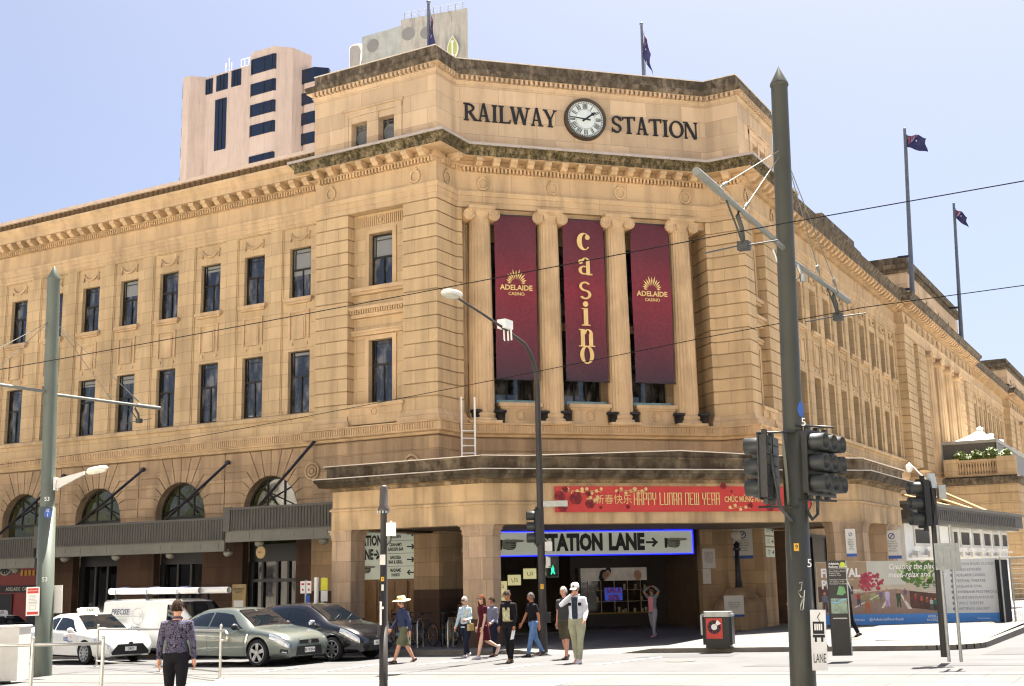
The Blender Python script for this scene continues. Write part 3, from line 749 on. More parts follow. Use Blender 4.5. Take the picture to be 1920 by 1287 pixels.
# awning over the footpath of wing A
def awning(F, u0, u1, n1, zt, zb, flute=True, light=True, name='awning'):
    m = MB(); m.box(u0, u1, -WA, n1-.06, zt-.3, zt-.05, F); m.box(u0, u1, n1-.06, n1, zb+.32, zt-.04, F); m.box(u0-.03, u1+.03, n1-.08, n1+.06, zt-.04, zt+.04, F)
    if flute:
        k = int((u1-u0)/.13)
        for i in range(k): c = u0+(i+.5)*(u1-u0)/k; m.tube([F(c, n1, zb+.36), F(c, n1, zt-.05)], .042, 6, True)
    m.box(u0, u0+.3, n1-.1, n1+.07, zb+.32, zt+.06, F)
    o = m.build(name, M_awn, st)
    f = MB(); f.box(u0+.02, u1, n1-.12, n1-.05, zb, zb+.32, F)
    k = max(1, int((u1-u0)/1.25))
    for i in range(k):
        c = u0+(i+.5)*(u1-u0)/k
        for a, b, c0, c1 in ((-.42, .42, .05, .07), (-.42, .42, .25, .27), (-.42, -.4, .07, .25), (.4, .42, .07, .25)): f.box(c+a, c+b, n1-.05, n1-.035, zb+c0, zb+c1, F)
    f.box(u0, u1, n1-.16, n1-.04, zb-.05, zb, F)
    f.build('awning_fascia', M_awn2, o)
    g = MB()
    for i in range(0, k, 2):
        c = u0+(i+.9)*(u1-u0)/k; g.lathe([(.02, .16), (.03, .1), (.15, .06), (.17, 0), (.12, -.08), (.02, -.12)], n=12, T=lambda x, y, z, c=c: F(c+x, n1-.4+y, zb-.12+z))
    [(lambda q: q.build('awning_lamp', plain('white_glass_lamp', '#8f8c80', .3), o))(g.pick(fs)) for fs in g.clusters()]; return o
awning(FA, -6.75, -1.2, 3.2, 4.5, 3.42); awning(FA, -16.4, -6.78, 3.2, 4.2, 3.12); awning(FA, -30, -16.43, 3.2, 3.85, 2.75)
m = MB()
for x, zt in ((-5.3, 7.25), (-9.72, 6.55), (-14.25, 6.55), (-18.9, 6.55), (-23.5, 6.55)):
    zb = 4.55 if x > -6 else 4.22 if x > -16 else 3.9
    m.tube([FA(x, -.1, zt), FA(x, 3.1, zb)], .055, 8); m.tube([FA(x, -.12, zt), FA(x, .0, zt-.02)], .09, 8)
m.build('awning_tie_rod', plain('navy_painted_steel', '#20222e', .4, .3), st)
# ---------------- portico
V0, V1, V3, V4 = (-.95, -4.65), (4.58, -4.65), (12.95, 3.72), (13.35, 9.9)
V3 = (13.3, 4.07)
PCH = [(-.95, -.05), V0, V1, V3, (13.3, 9.9), (8.6, 9.9)]
m = MB(); m.sweep(PCH, [(-.75, 3.53), (.0, 3.53), (.0, 4.1), (.05, 4.11), (.05, 4.17), (.0, 4.2), (-.02, 4.22), (-.02, 4.72), (-.75, 4.72)]); m.build('portico_fascia', M_stain2, st)
m = MB(); m.sweep(PCH, [(-.75, 4.722), (.04, 4.722), (.08, 4.82), (.3, 4.85), (-.75, 4.9)]); m.build('portico_cornice', M_stain, st)
m = MB(); m.sweep(PCH, [(-.75, 4.902), (.3, 4.852), (.34, 4.95), (.4, 5.0), (.42, 5.09), (-.75, 5.1)]); m.build('portico_gutter', M_soot, st)
m = MB(); m.sweep(PCH, [(-.75, 5.102), (.44, 5.095), (.44, 5.12), (.15, 5.14), (-.75, 5.14)]); m.build('portico_flashing', M_white_lip, st)
FP = Fr(*V1, 1, 1); PLn = math.hypot(V3[0]-V1[0], V3[1]-V1[1])
m = MB(); m.sweep(PCH, [(-.5, 5.142), (.12, 5.142), (.12, 5.42), (.16, 5.44), (.18, 5.49), (-.5, 5.5)])
pk = [(1.3, 5.47), (PLn-1.3, 5.47), (PLn/2, 5.68)]; m.prism(pk, -.3, .14, FP); m.build('portico_parapet', M_soot, st)
m = MB(); m.sweep(PCH[:3], [(-.5, 5.502), (.2, 5.502), (.2, 5.525), (-.5, 5.53)]); m.sweep(PCH[3:], [(-.5, 5.502), (.2, 5.502), (.2, 5.525), (-.5, 5.53)])
for a, b, za, zb in ((-.1, 1.3, 5.503, 5.503), (1.3, PLn/2, 5.503, 5.69), (PLn/2, PLn-1.3, 5.69, 5.503), (PLn-1.3, PLn+.1, 5.503, 5.503)):
    m.prism([(a, za), (b, zb), (b, zb+.025), (a, za+.025)], -.35, .2, FP)
m.build('parapet_coping', M_white_lip, st)
m = MB(); m.slab([(-.9, -4.2), (4.4, -4.2), (12.8, 4.2), (12.8, 9.8), (8.5, 9.8), (8.5, 8.5), (7.2, 8.5), (.0, 1.3), (0, -.05), (-.9, -.05)], 3.6, 3.75); m.build('portico_ceiling', M_soffit, st)
def pillar(poly, z0, z1, cap=True):
    m = MB(); m.slab(poly, z0, z1-.28); o = m.build('portico_pillar', M_pillar, st)
    g = MB(); g.slab(inset(poly, -.02), z0-.3, z0+.85); g.build('plinth', M_granite, o)
    c = MB(); c.slab(inset(poly, -.025), z1-.28, z1-.24); c.slab(inset(poly, -.05), z1-.14, z1-.05); c.slab(inset(poly, -.02), z1-.24, z1-.14); c.slab(inset(poly, -.09), z1-.05, z1-.002); c.build('capital', M_pillar, o)
pillar([(-.95, -4.62), (-.22, -4.62), (-.22, -3.9), (-.95, -3.9)], 0, 3.53)
pillar([(3.84, -4.62), (4.5, -4.62), (4.72, -4.4), (4.72, -3.95), (3.84, -3.95)], 0, 3.53)
pillar([(12.55, 3.4), (13.28, 4.1), (13.28, 4.85), (12.7, 4.85), (12.2, 3.75)], .2, 3.53)
pillar([(12.55, 7.4), (13.28, 7.4), (13.28, 8.8), (12.55, 8.8)], .2, 3.53)
# entrance hall behind the corner opening
m = MB()
A = [FD(.7, -.3, 0)[:2], FD(.7, -9, 0)[:2], FD(9.1, -9, 0)[:2], FD(9.1, -.3, 0)[:2]]
m.face([(*A[0], -.3), (*A[1], -.3), (*A[1], 3.75), (*A[0], 3.75)]); m.face([(*A[2], -.3), (*A[3], -.3), (*A[3], 3.75), (*A[2], 3.75)])
m.face([(*A[1], -.3), (*A[2], -.3), (*A[2], 3.75), (*A[1], 3.75)]); m.face([(*a, 3.7) for a in A]); m.build('entrance_hall', plain('dark_panelling', '#5d4a36', .6, 0, .2, 3), st)
m = MB(); m.slab(A, -.2, .06); m.build('hall_floor', plain('dark_tiles', '#4a453f', .4), st)
m = MB(); m.box(9.95, 12.25, -1.3, -1.2, -.4, 3.75, FB); m.box(9.9, 9.95, -1.3, 0, -.4, 3.75, FB); m.box(12.25, 12.3, -1.3, 0, -.4, 3.75, FB); m.box(14, 20, -1.5, -1.4, -.4, 3.75, FB); m.build('side_passage', plain('passage_brown', '#6b5540', .8), st)
# flank of wing B below its sill course
m = MB(); m.box(LB, 36.2, -WB-.3, -WB, -1, 6.9, FB); m.box(60.2, 80.4, -WB-.3, -WB, -2, 6.9, FB); m.build('arcade_wall', M_ground, st)
m = MB(); m.box(LB, 36.1, -WB-.1, -WB+.03, -1, 3.5, FB); m.box(12.31, LB-.01, -.1, .07, -1, 3.4, FB)  # black panels added to darken the covered ground floor beside the portico
for i in range(10): m.box(LB+.4+i*2.3, LB+.5+i*2.3, -WB+.03, -WB+.1, -1, 3.4, FB)
m.build('side_dark_panel', M_shop, st)
# middle and far pavilions of wing B
def far_pav(u0, u1, cols, nn=.25):
    F = lambda u, n, z: FB(u, n+nn, z)
    x = XB+nn; ch = [(x-1.5, u0), (x, u0), (x, u1), (x-1.5, u1)]
    m = MB(); m.sweep(ch, [(-.05, -2), (0, -2), (0, 6.9), (.1, 6.94), (.3, 7.1), (.3, 7.34), (.36, 7.4), (-.3, 7.44)], False); m.build('pavilion_base', M_ground, st)
    w_ = 3.0
    for a, b in ((u0, u0+2.6), (u0+3.9, u0+6.2), (u1-6.2, u1-3.9), (u1-2.6, u1)):
        pier([[(x, a), (x, b), (x-1, b), (x-1, a)]])
    m = MB(); m.box(u0+2.6, u0+3.9, -.6, -.5, 7.4, 15.5, F); m.box(u1-3.9, u1-2.6, -.6, -.5, 7.4, 15.5, F); m.box(u0+6.2, u1-6.2, -1.6, -1.5, 7.4, 15.5, F); m.build('recessed_wall', M_ground, st)
    for c in cols: column(F, c, -.3, 7.4, 15.49, .56, .48, 18, True)
    m = MB(); m.sweep(ch, [(-1.0, 15.49), (.03, 15.49), (.06, 15.9), (.13, 16.1), (.02, 16.13), (.02, 16.8), (-.5, 16.8)]); m.build('entablature', M_long, st)
    m = MB()
    k = int((u1-u0)/1.6)
    for i in range(k): ringr(m, F, u0+.9+i*1.6, .02, 16.42, .2, .05, 12, 6, 1.12)
    m.build('frieze_wreath', M_plain, st)
    m = MB(); m.sweep(ch, [(-.5, 16.8), (.06, 16.86), (.06, 17.0), (.2, 17.02), (.1, 17.1), (.1, 17.27), (.6, 17.29), (-.5, 17.3)]); modils(m, F, u0, u1, 17.27); blocks(m, F, u0, u1, .06, .16, 16.85, 17., .07, .14); m.build('cornice_bracket_course', M_plain, st)
    m = MB(); m.sweep(ch, [(-.5, 17.302), (.62, 17.302), (.62, 17.45), (.77, 17.63), (.8, 17.76), (.2, 17.9), (.2, 18.2), (-.5, 18.2)]); m.build('cornice_fascia', M_dark, st)
    ac = [(at_y(1625, 500, u0+5).x, u0+5), (x-.5, u0+5), (x-.5, u1-1), (x-6, u1-1)] if cols else [(x-6, u0+.5), (x-.5, u0+.5), (x-.5, u1-3), (x-6, u1-3)]
    m = MB(); m.sweep(ac, [(0, 17.8), (0, 20.3)], False)
    m.build('attic_wall', M_attic, st)
    m = MB()
    for i in range(4):
        c = ac[1][1]+3+i*(ac[2][1]-ac[1][1]-6)/3
        T = lambda u, n, z: (x-.5+n, u, z)
        for q in (-.5, .5): m.box(c+q-.35, c+q+.35, 0, .02, 18.2, 19.2, T)
    m.build('attic_window', M_shopglass, st)
    m = MB()
    for i in range(4):
        c = ac[1][1]+3+i*(ac[2][1]-ac[1][1]-6)/3
        m.box(c-1.1, c-.9, 0, .06, 18, 19.5, T); m.box(c+.9, c+1.1, 0, .06, 18, 19.5, T); m.box(c-1.1, c+1.1, 0, .061, 19.3, 19.5, T); m.box(c-.12, c+.12, 0, .05, 18, 19.3, T)
    m.build('attic_surround', M_attic, st)
    m = MB(); m.sweep(ac, [(-.3, 20.3), (.1, 20.44), (.1, 20.6), (.24, 20.612), (.3, 20.85), (.04, 20.9), (.04, 21.35), (-.3, 21.36)]); m.build('attic_parapet', M_dark, st)
far_pav(36.2, 60.2, (43.6, 47.0, 50.4, 53.8)); far_pav(80.4, 104, (88, 91, 94))
# small roof block above wing B
m = MB(); ch = [(5.6, 25), (7.4, 25), (7.4, 31.6), (5.6, 31.6)]
m.sweep(ch, [(0, 18.2), (0, 19.1), (.1, 19.15), (.25, 19.3), (.25, 19.4), (0, 19.42)]); m.build('roof_block', M_attic, st); m = MB(); m.sweep(ch, [(-.2, 19.421), (.28, 19.421), (.28, 19.52), (.1, 19.58), (.1, 19.75), (0, 19.78), (0, 20.15), (-1, 20.16)]); m.build('roof_block_cap', M_dark, st)
# ================= ground, roads, footpaths
def paving(name, c, bw, rh, jd=.75, var=.06, spots=True, grain=60):
    m, t, b = nodes(name); c = lin(c); pos = N(t, 'ShaderNodeNewGeometry').outputs['Position']
    bk = N(t, 'ShaderNodeTexBrick'); L(t, pos, bk.inputs[0]); bk.inputs['Scale'].default_value = 1
    bk.inputs['Color1'].default_value = (*[x*(1-var) for x in c], 1); bk.inputs['Color2'].default_value = (*[x*(1+var) for x in c], 1); bk.inputs['Mortar'].default_value = (*[x*jd for x in c], 1)
    bk.inputs['Brick Width'].default_value = bw; bk.inputs['Row Height'].default_value = rh; bk.inputs['Mortar Size'].default_value = .012
    k = mixc(t, 1, bk.outputs[0], ramp(t, noise(t, pos, .7, 5, .6), [(.3, .82), (.65, 1.06)]), 'MULTIPLY')
    k = mixc(t, 1, k, ramp(t, noise(t, pos, grain, 2), [(.2, .86), (.8, 1.12)]), 'MULTIPLY')
    if spots: k = mixc(t, 1, k, ramp(t, noise(t, pos, 5, 2), [(.24, .72), (.34, 1)]), 'MULTIPLY')
    L(t, k, b.inputs['Base Color']); b.inputs['Roughness'].default_value = .85; bump(t, noise(t, pos, grain, 2), b, .2, .01)
    MATS[name] = m; return m
M_foot = paving('footpath_pavers', (.11, .105, .097), .6, .4)
M_plat = paving('platform_pavers', (.092, .0895, .084), 1.2, 1.2, .55)
M_road = paving('asphalt', (.074, .073, .0715), 300, 300, 1, .0, True, 90)
M_kerb = plain('kerb_stone', '#6b655b', .85, 0, .15, 4)
M_line = plain('road_paint', '#d9d8d2', .7, 0, .1, 5)
m = MB(); m.face([(x, y, zg(x)-.03) for x, y in ((-300, -300), (300, -300), (300, 600), (-300, 600))]); m.build('ground', M_conc, kind='structure')
m = MB(); m.face([(x, y, zg(x)) for x, y in ((-200, -12), (200, -12), (200, -5.7), (-200, -5.7))]); m.face([(x, y, zg(x)-.002) for x, y in ((16.5, -5.7), (60, -5.7), (60, 200), (16.5, 200))])
m.build('road', M_road, kind='structure')
xs = [-60, -30, -10, 0, 5, 6.3, 6.6, 6.9, 7.2, 7.6, 8.4, 9.3, 9.6, 9.9, 10.2, 12, 14, 16, 16.9]
ys = [-5.7, -4, -1, 2, 5, 9, 14]
m = MB(); m.grid([[(x, y, zw(x, y)) for x in xs] for y in ys], False)
cx, cy = 16.9, -4.7       # rounded street corner
arc = [(cx+math.sin(PI/2*i/8), cy-math.cos(PI/2*i/8)) for i in range(9)]
m.face([(x, y, zw(x, y)) for x, y in arc+[(17.9, 2), (17.9, 14), (16.9, 14), (16.9, 2)]])
m.build('footpath', M_foot, kind='structure')
m = MB()
edge = [(x, -5.7) for x in xs[:-1]]+arc+[(17.9, 14)]
for (x0, y0), (x1, y1) in zip(edge, edge[1:]):
    d = Vector((x1-x0, y1-y0)).normalized(); nx, ny = d.y*.14, -d.x*.14
    a, b = (x0, y0), (x1, y1); c, e = (x1+nx, y1+ny), (x0+nx, y0+ny)
    m.face([(*a, zw(*a)), (*b, zw(*b)), (*c, zw(*b)-.006), (*e, zw(*a)-.006)]); m.face([(*e, zw(*a)-.006), (*c, zw(*b)-.006), (*c, zg(c[0])-.05), (*e, zg(e[0])-.05)])
m.build('kerb', M_kerb, kind='structure')
m = MB(); m.face([(x, y, zg(x)+.006) for x, y in ((-200, -24), (200, -24), (200, -12), (-200, -12))]); m.build('tram_platform', M_plat, kind='structure')
m = MB()
for y in (-12.0, -12.75, -15.1): m.face([(x, y_, zg(x)+.011) for x, y_ in ((-60, y), (60, y), (60, y+.06), (-60, y+.06))])
m.build('rail_groove', plain('dark_steel_groove', '#4d4a45', .5, .5), kind='structure')
def strip(mb, p, q, w, dz=.01):
    p, q = Vector(p[:2]), Vector(q[:2]); d = (q-p).normalized(); n_ = Vector((-d.y, d.x))*w/2
    mb.face([(a.x, a.y, zg(a.x)+dz) for a in (p-n_, q-n_, q+n_, p+n_)])
m = MB()
for a, b in (((590, 1262), (735, 1243)), ((784, 1247), (905, 1236)), ((1120, 1247), (1240, 1233)), ((930, 1256), (1010, 1246)), ((480, 1262), (560, 1252))): strip(m, at_ground(*a), at_ground(*b), .1)
m.build('road_marking', M_line, kind='structure')
m = MB()
for x0, x1, y0, y1 in ((-6, 1.5, -9.4, -8.1), (10.5, 12.8, -7.6, -6.4), (14.2, 23, -10.6, -9.9), (6.2, 7.3, -11.4, -10.2), (-20, 30, -9.03, -8.95), (18.3, 20, -7.5, -5)): m.face([(x, y, zg(x)+.004) for x, y in ((x0, y0), (x1, y0+.1), (x1-.1, y1), (x0+.15, y1-.05))])
m.build('asphalt_patch', paving('asphalt_dark', (.058, .057, .056), 300, 300, 1, 0, True, 70), kind='structure')
m = MB()
for x, y in ((12.2, -8.9), (2.5, -10.9)): m.face([(x+.33*math.cos(k*.393), y+.33*math.sin(k*.393), zg(x+.33*math.cos(k*.393))+.009) for k in range(16)])
m.build('manhole_cover', plain('manhole_iron', '#57534d', .6, .3), kind='structure')
def dots(name):
    mm, t, b = nodes(name); pos = N(t, 'ShaderNodeNewGeometry').outputs['Position']
    w = N(t, 'ShaderNodeTexVoronoi'); w.inputs['Scale'].default_value = 16; w.inputs['Randomness'].default_value = 0; L(t, pos, w.inputs['Vector'])
    L(t, ramp(t, w.outputs['Distance'], [(.25, (.10, .095, .088)), (.34, (.30, .285, .265))]), b.inputs['Base Color']); b.inputs['Roughness'].default_value = .8
    return mm
m = MB(); m.face([(x, y, zg(x)+.012) for x, y in ((3.6, -15.9), (12.3, -15.9), (12.3, -14.3), (3.6, -14.3))]); m.build('tactile_paving', dots('tactile_dots'), kind='structure')
m = MB(); m.face([(x, y, zg(x)+.010) for x, y in ((3.3, -14.3), (12.6, -14.3), (12.6, -14.1), (3.3, -14.1))]); m.build('platform_edge_line', plain('yellow_edge_paint', '#c8b070', .7, 0, .1), kind='structure')
# drain covers on the corner footpath
m = MB()
for px, py, w, l in ((1632, 1190, .35, 1.0), (1690, 1191, .5, 1.2), (1612, 1196, .25, .7)):
    p = at_ground(px, py, .25); z = zw(p.x, p.y)+.006; m.face([(p.x+a, p.y+b, z) for a, b in ((-l/2, -w/2), (l/2, -w/2), (l/2, w/2), (-l/2, w/2))])
m.build('drain_cover', plain('cast_iron_cover', '#7d766a', .7, .2), kind='structure')
# ================= towers behind the station
M_pink = stone('pink_precast', (.56, .45, .385), bw=6, rh=3.3, off=.4, stain=.14, jd=.8, fresh=.03)
M_grey = stone('grey_precast', (.47, .45, .40), bw=8, rh=4.2, off=0, stain=.35, jd=.75, fresh=.02)
M_grey2 = stone('greenish_precast', (.42, .45, .415), joint=False, stain=.12)
YT = 78
pk_ = thing('hotel_tower', 'pink concrete hotel tower with dark bay windows behind the station roof', 'tower', (-40, YT, -3))
def T_(px, py, n=0): v = at_y(px, py, YT-n); return v.x, v.z
u = lambda px, n=0: T_(px, 200, n)[0]
ztop = T_(400, 128)[1]; zt2 = T_(500, 98)[1]
FT = Fr(0, YT, 1, 0)
u0, u1, u2, u3, u4, u5 = u(327), u(352), u(374), u(460), u(540), u(566)
m = MB()
plan = [(u0+1.5, YT+25), (u0, YT+2.2), (u0+1.3, YT+.2), (u1, YT+.2), (u2-.6, YT+1.8), (u3, YT+1.8), (u3, YT+30), (u0+1.5, YT+30)]
m.slab(plan, -5, ztop)
b0, b1, b2 = u3, u(479), u(521)
bay = [(b0, YT+4), (b0, YT+.6), (b1, YT-.9), (b2, YT-.9), (u4, YT+.8), (u4+.5, YT+4)]
m.slab(bay, -5, zt2)
zt3 = T_(555, 121)[1]
m.slab([(u4, YT+30), (u4, YT+3), (u4+.6, YT+2.4), (u5, YT+2.4), (u(583), YT+4.4), (u(583), YT+30)], -5, zt3)
zt4 = T_(620, 127)[1]
m.slab([(u(583), YT+30), (u(583), YT+4.2), (u(607), YT+2.2), (u(632), YT+2.2), (u(645), YT+4), (u(645), YT+30)], -5, zt4)
m.build('tower_wall', M_pink, pk_)
def hotel_window(poly):
    g = MB(); g.slab([p for p in poly[0]], poly[1], poly[2]); o = g.build('window', M_hotelglass, pk_); return o
def zrow(px, a, b, n=0): return T_(px, b, n)[1], T_(px, a, n)[1]
for a, b in ((112, 140), (158, 180), (197, 219), (235, 256), (293, 312), (330, 350)):
    z0, z1 = zrow(500, a, b)
    bw = offset(bay[1:5], .08); lr = lambda p, q, f: (p[0]+(q[0]-p[0])*f, p[1]+(q[1]-p[1])*f)
    o = hotel_window(([lr(bw[0], bw[1], .82), bw[1], bw[2], lr(bw[2], bw[3], .12), (b2-.3, YT+1.6), (b0+2.3, YT+1.6)], z0, z1))
    f = MB()
    for x in (b1+.1, b1+2.2, b2-.3): f.box(x, x+.14, YT-1.02, YT-.9, z0, z1)
    f.build('frame', M_bronze, o)
for a, b in ((137, 163), (181, 203), (218, 240), (256, 277)):
    z0, z1 = zrow(550, a, b, -2.4); hotel_window(([(u4+.25, YT+2.34), (u5, YT+2.34), (u5+1.4, YT+3.6), (u5+1.2, YT+4.2), (u4+.3, YT+4)], z0, z1))
for a, b in ((143, 170), (181, 206), (226, 245), (263, 283)):
    z0, z1 = zrow(610, a, b, -2.2); hotel_window(([(u(601), YT+2.6), (u(607), YT+2.14), (u(632), YT+2.14), (u(632), YT+4), (u(603), YT+4)], z0, z1))
for a, b in ((160, 187), (203, 223), (240, 259), (277, 297), (332, 347)):
    z0, z1 = zrow(330, a, b); hotel_window(([(u0+.25, YT+1.6), (u0+1.1, YT+.34), (u0+1.2, YT+.9), (u0+.5, YT+2.2)], z0, z1))
for a, b, c, d in ((380, 398, 150, 178), (405, 426, 141, 170), (433, 451, 132, 162), (404, 425, 186, 281)):
    z0, z1 = T_((a+b)/2, d, -1.8)[1], T_((a+b)/2, c, -1.8)[1]
    o = hotel_window(([(u(a, -1.8), YT+1.72), (u(b, -1.8), YT+1.72), (u(b, -1.8), YT+2.4), (u(a, -1.8), YT+2.4)], z0, z1))
    f = MB(); w_ = u(b, -1.8)-u(a, -1.8)
    for q in (.33, .66): f.box(u(a, -1.8)+w_*q-.05, u(a, -1.8)+w_*q+.05, YT+1.66, YT+1.72, z0, z1)
    f.build('frame', M_bronze, o)
m = MB()
for x, h in ((u(392), 2), (u(398), 2.6), (u(403), 1.8)): m.tube([(x, YT+3, ztop-.2), (x, YT+3, ztop+h)], .06, 5)
for x in (u(411), u(418), u(426), u(434)): m.tube([(x, YT+4, ztop-.2), (x, YT+4, ztop+2.4)], .05, 5)
m.tube([(u(411), YT+4, ztop+2.4), (u(434), YT+4, ztop+2.4)], .05, 5); m.tube([(u(411), YT+4, ztop+1.3), (u(434), YT+4, ztop+1.3)], .05, 5)
m.build('roof_aerial', plain('aerial_white', '#d7d9dc', .5), pk_)
# grey tower
YG = 88; gt = thing('grey_tower', 'grey concrete tower top with round openings and a leaf emblem behind the station', 'tower', (-14, YG, -3))
def G_(px, py): v = at_y(px, py, YG); return v.x, v.z
g0, g1 = G_(679, 60)[0], G_(752, 40)[0]
zl = G_(690, 58)[1]; zr = G_(752, 33)[1]; zrr = G_(830, 14)[1]
gx = at_x(877, 60, 0)
# the corner at px 752: left face runs back along the street, right face faces the camera side street
g2v = at_depth(877, 60, (Vector((g1, YG, 40))-CP).dot(cf)+3); g2x, g2y = g2v.x, g2v.y
m = MB()
zt_ = G_(800, 24)[1]
zE = at_y(877, 52, g2y).z
m.slab([(g0, YG), (g1, YG), (g1, YG+12), (g0, YG+12)], -5, zr-1.2)
m.build('tower_wall', M_grey2, gt)
m = MB(); m.slab([(g1, YG-.05), (g2x, g2y), (g2x-11, g2y+14), (g1, YG+14)], -5, zt_); m.build('tower_wall', M_grey, gt)
tk = G_(664, 85); m = MB(); m.lathe([(1.35, -5), (1.35, tk[1]), (1.2, tk[1]+.1), (.01, tk[1]+.1)], (tk[0], YG+1.2, 0), 20); m.build('tank', plain('cream_tank', '#c9c2b0', .7, 0, .05, 2), gt)
dG = Vector((g2x-g1, g2y-YG+.05)).normalized(); FG = Fr(g1, YG-.05, dG.x, dG.y)
m = MB()
for px, py, r_ in ((699, 86, .95),): x, z = G_(px, py); m.prism([(x+r_*math.cos(2*PI*i/20), z+r_*math.sin(2*PI*i/20)) for i in range(20)], -.3, .05, Fr(0, YG, 1, 0))
for px, py, r_ in ((766, 64, .95), (795, 100, .9), (800, 62, .9)):
    v = at_y(px, py, YG+ (px-752)/125*(g2y-YG)); uu = (v.x-g1)/dG.x; m.prism([(uu+r_*math.cos(2*PI*i/20), v.z+r_*math.sin(2*PI*i/20)) for i in range(20)], -.3, .05, FG)
m.build('round_louvre', plain('louvre_grey', '#8f8e8a', .6, .2, .15, 12), gt)
v = at_y(852, 92, g2y-.6); uu = (v.x-g1)/dG.x-.2
leaf = [(.78*math.sin(PI*q/12)*(1 if s_ else -1), (1.8*(q/6-1))) for s_ in (1,) for q in range(13)]+[(-.78*math.sin(PI*q/12), 1.8*(q/6-1)) for q in range(11, 0, -1)]
m = MB(); m.prism([(uu+a, v.z+b) for a, b in leaf], .35, .55, FG); lf = m.build('leaf_emblem', plain('emblem_white', '#d9dcc8', .5), gt)
m = MB(); m.prism([(uu+a*.8, v.z+b*.88) for a, b in leaf], .55, .6, FG); m.build('leaf_field', plain('emblem_green', '#a9b06c', .5), lf)
m = MB()
for a, b, c, d in ((-.1, .1, -.9, .9), (-.24, .24, .9, 1.03), (-.24, .24, -1.03, -.9)): m.box(uu+a, uu+b, .6, .66, v.z+c, v.z+d, FG)
m.build('letter', plain('letter_white', '#ecebe6', .5), lf)
m = MB()
for q in range(9): m.tube([FG(.4+q*1.05, -.3, zt_), FG(.4+q*1.05, -.3, zt_+1.1)], .04, 5)
for z in (.55, 1.1): m.tube([FG(.2, -.3, zt_+z), FG(9, -.3, zt_+z)], .04, 5)
m.build('roof_railing', plain('rail_grey', '#8c8f92', .5), gt)
# ================= flagpoles and flags
M_fp = plain('flagpole_grey', '#5a616b', .5, .2)
def flag_mat():
    m, t, b = nodes('flag_cloth'); tc = N(t, 'ShaderNodeTexCoord')
    sp = N(t, 'ShaderNodeSeparateXYZ'); L(t, tc.outputs['Generated'], sp.inputs[0])
    w1 = N(t, 'ShaderNodeTexVoronoi'); w1.inputs['Scale'].default_value = 3.2; L(t, tc.outputs['Generated'], w1.inputs['Vector'])
    star = ramp(t, w1.outputs['Distance'], [(.10, 1), (.14, 0)])
    base = mixc(t, star, (.012, .014, .075), (.6, .58, .6))
    cz = N(t, 'ShaderNodeMath', operation='MULTIPLY_ADD'); L(t, sp.outputs[0], cz.inputs[0]); cz.inputs[1].default_value = -.7; L(t, sp.outputs[2], cz.inputs[2]); cant = N(t, 'ShaderNodeMath', operation='GREATER_THAN'); cant.inputs[1].default_value = .36; L(t, cz.outputs[0], cant.inputs[0])
    wv = N(t, 'ShaderNodeTexWave'); wv.inputs['Scale'].default_value = 2.4; L(t, tc.outputs['Generated'], wv.inputs['Vector'])
    cross = ramp(t, wv.outputs[0], [(.4, (.02, .02, .1)), (.6, (.4, .36, .4)), (.75, (.3, .03, .05))])
    L(t, mixc(t, cant.outputs[0], base, cross), b.inputs['Base Color']); b.inputs['Roughness'].default_value = .7
    return m
M_flag = flag_mat()
def flagpole(name, label, base, h, flag, r=.06, top=0):
    t = thing(name, label, 'flagpole', base, 0, 'flagpoles on the station roof')
    m = MB(); m.tube([(0, 0, 0), (0, 0, h)], [r*1.4, r*.8], 8); m.ball((0, 0, h+.06), .09, 8, 6); m.build('pole', M_fp, t, world=False)
    m = MB(); m.tube([(.1, 0, 1), (.1, 0, h-.3)], .012, 4); m.box(-.12, .12, -.12, .12, 0, .25); m.build('halyard', M_fp, t, world=False)
    dx, dy, drop, hh, ln = flag; rows = []
    for i in range(9):
        q = i/8; ring = []
        for j in range(6):
            p = j/5; x = dx*ln*q; y = dy*ln*q+.12*math.sin(q*7+p*2); z = h-.25-hh*p-drop*ln*q*(1+.15*p)-.06*math.sin(q*9+p*3)
            ring.append((x+.08*math.sin(p*5+q*3), y, z))
        rows.append(ring)
    m = MB(); m.grid(rows); fl = m.build('flag', M_flag, t, world=False); return t
def on_roof(px, py, y): v = at_y(px, py, y); return v
b_ = on_roof(804, 97, 2.2); tp = on_roof(800, 8, 2.2)
flagpole('flagpole', 'short flagpole with a drooping navy flag on the left roof corner', (b_.x, 2.2, 21), tp.z-21, (.35, -.1, 1.5, 1.0, 1.1), .07)
b_ = on_roof(1207, 150, 10.5); tp = on_roof(1206, 47, 10.5)
flagpole('flagpole', 'flagpole with a limp flag above the clock and lettering', (b_.x, 10.5, 20.9), tp.z-20.9, (.42, -.1, 1.3, .9, .9), .07)
for px0, py0, px1, py1, lab, fl in ((1712, 570, 1697, 262, 'tall bracketed flagpole with a blue ensign flying to the right', (.85, -.1, .35, .85, 1.45)), (1804, 650, 1789, 397, 'tall bracketed flagpole farther along the side wing with a drooping ensign', (.75, -.1, .75, .7, 1.15))):
    b_ = at_x(px0, py0, XB+.75); tp = at_x(px1, py1, XB+.75)
    t = flagpole('flagpole', lab, (XB+.75, b_.y, 17.6), tp.z-17.6, fl, .11)
    m = MB()
    for z in (.6, 2.6): m.box(-.75, .05, -.06, .06, z, z+.14)
    [m.pick(fs).build('bracket', M_black, t, world=False) for fs in m.clusters()]; t.rotation_euler = (0, 0, 0); q_ = (at_hd(px1, py1, b_)-Vector((XB+.75, b_.y, 17.6))); t.rotation_mode = 'QUATERNION'; t.rotation_quaternion = Vector((0, 0, 1)).rotation_difference(q_)
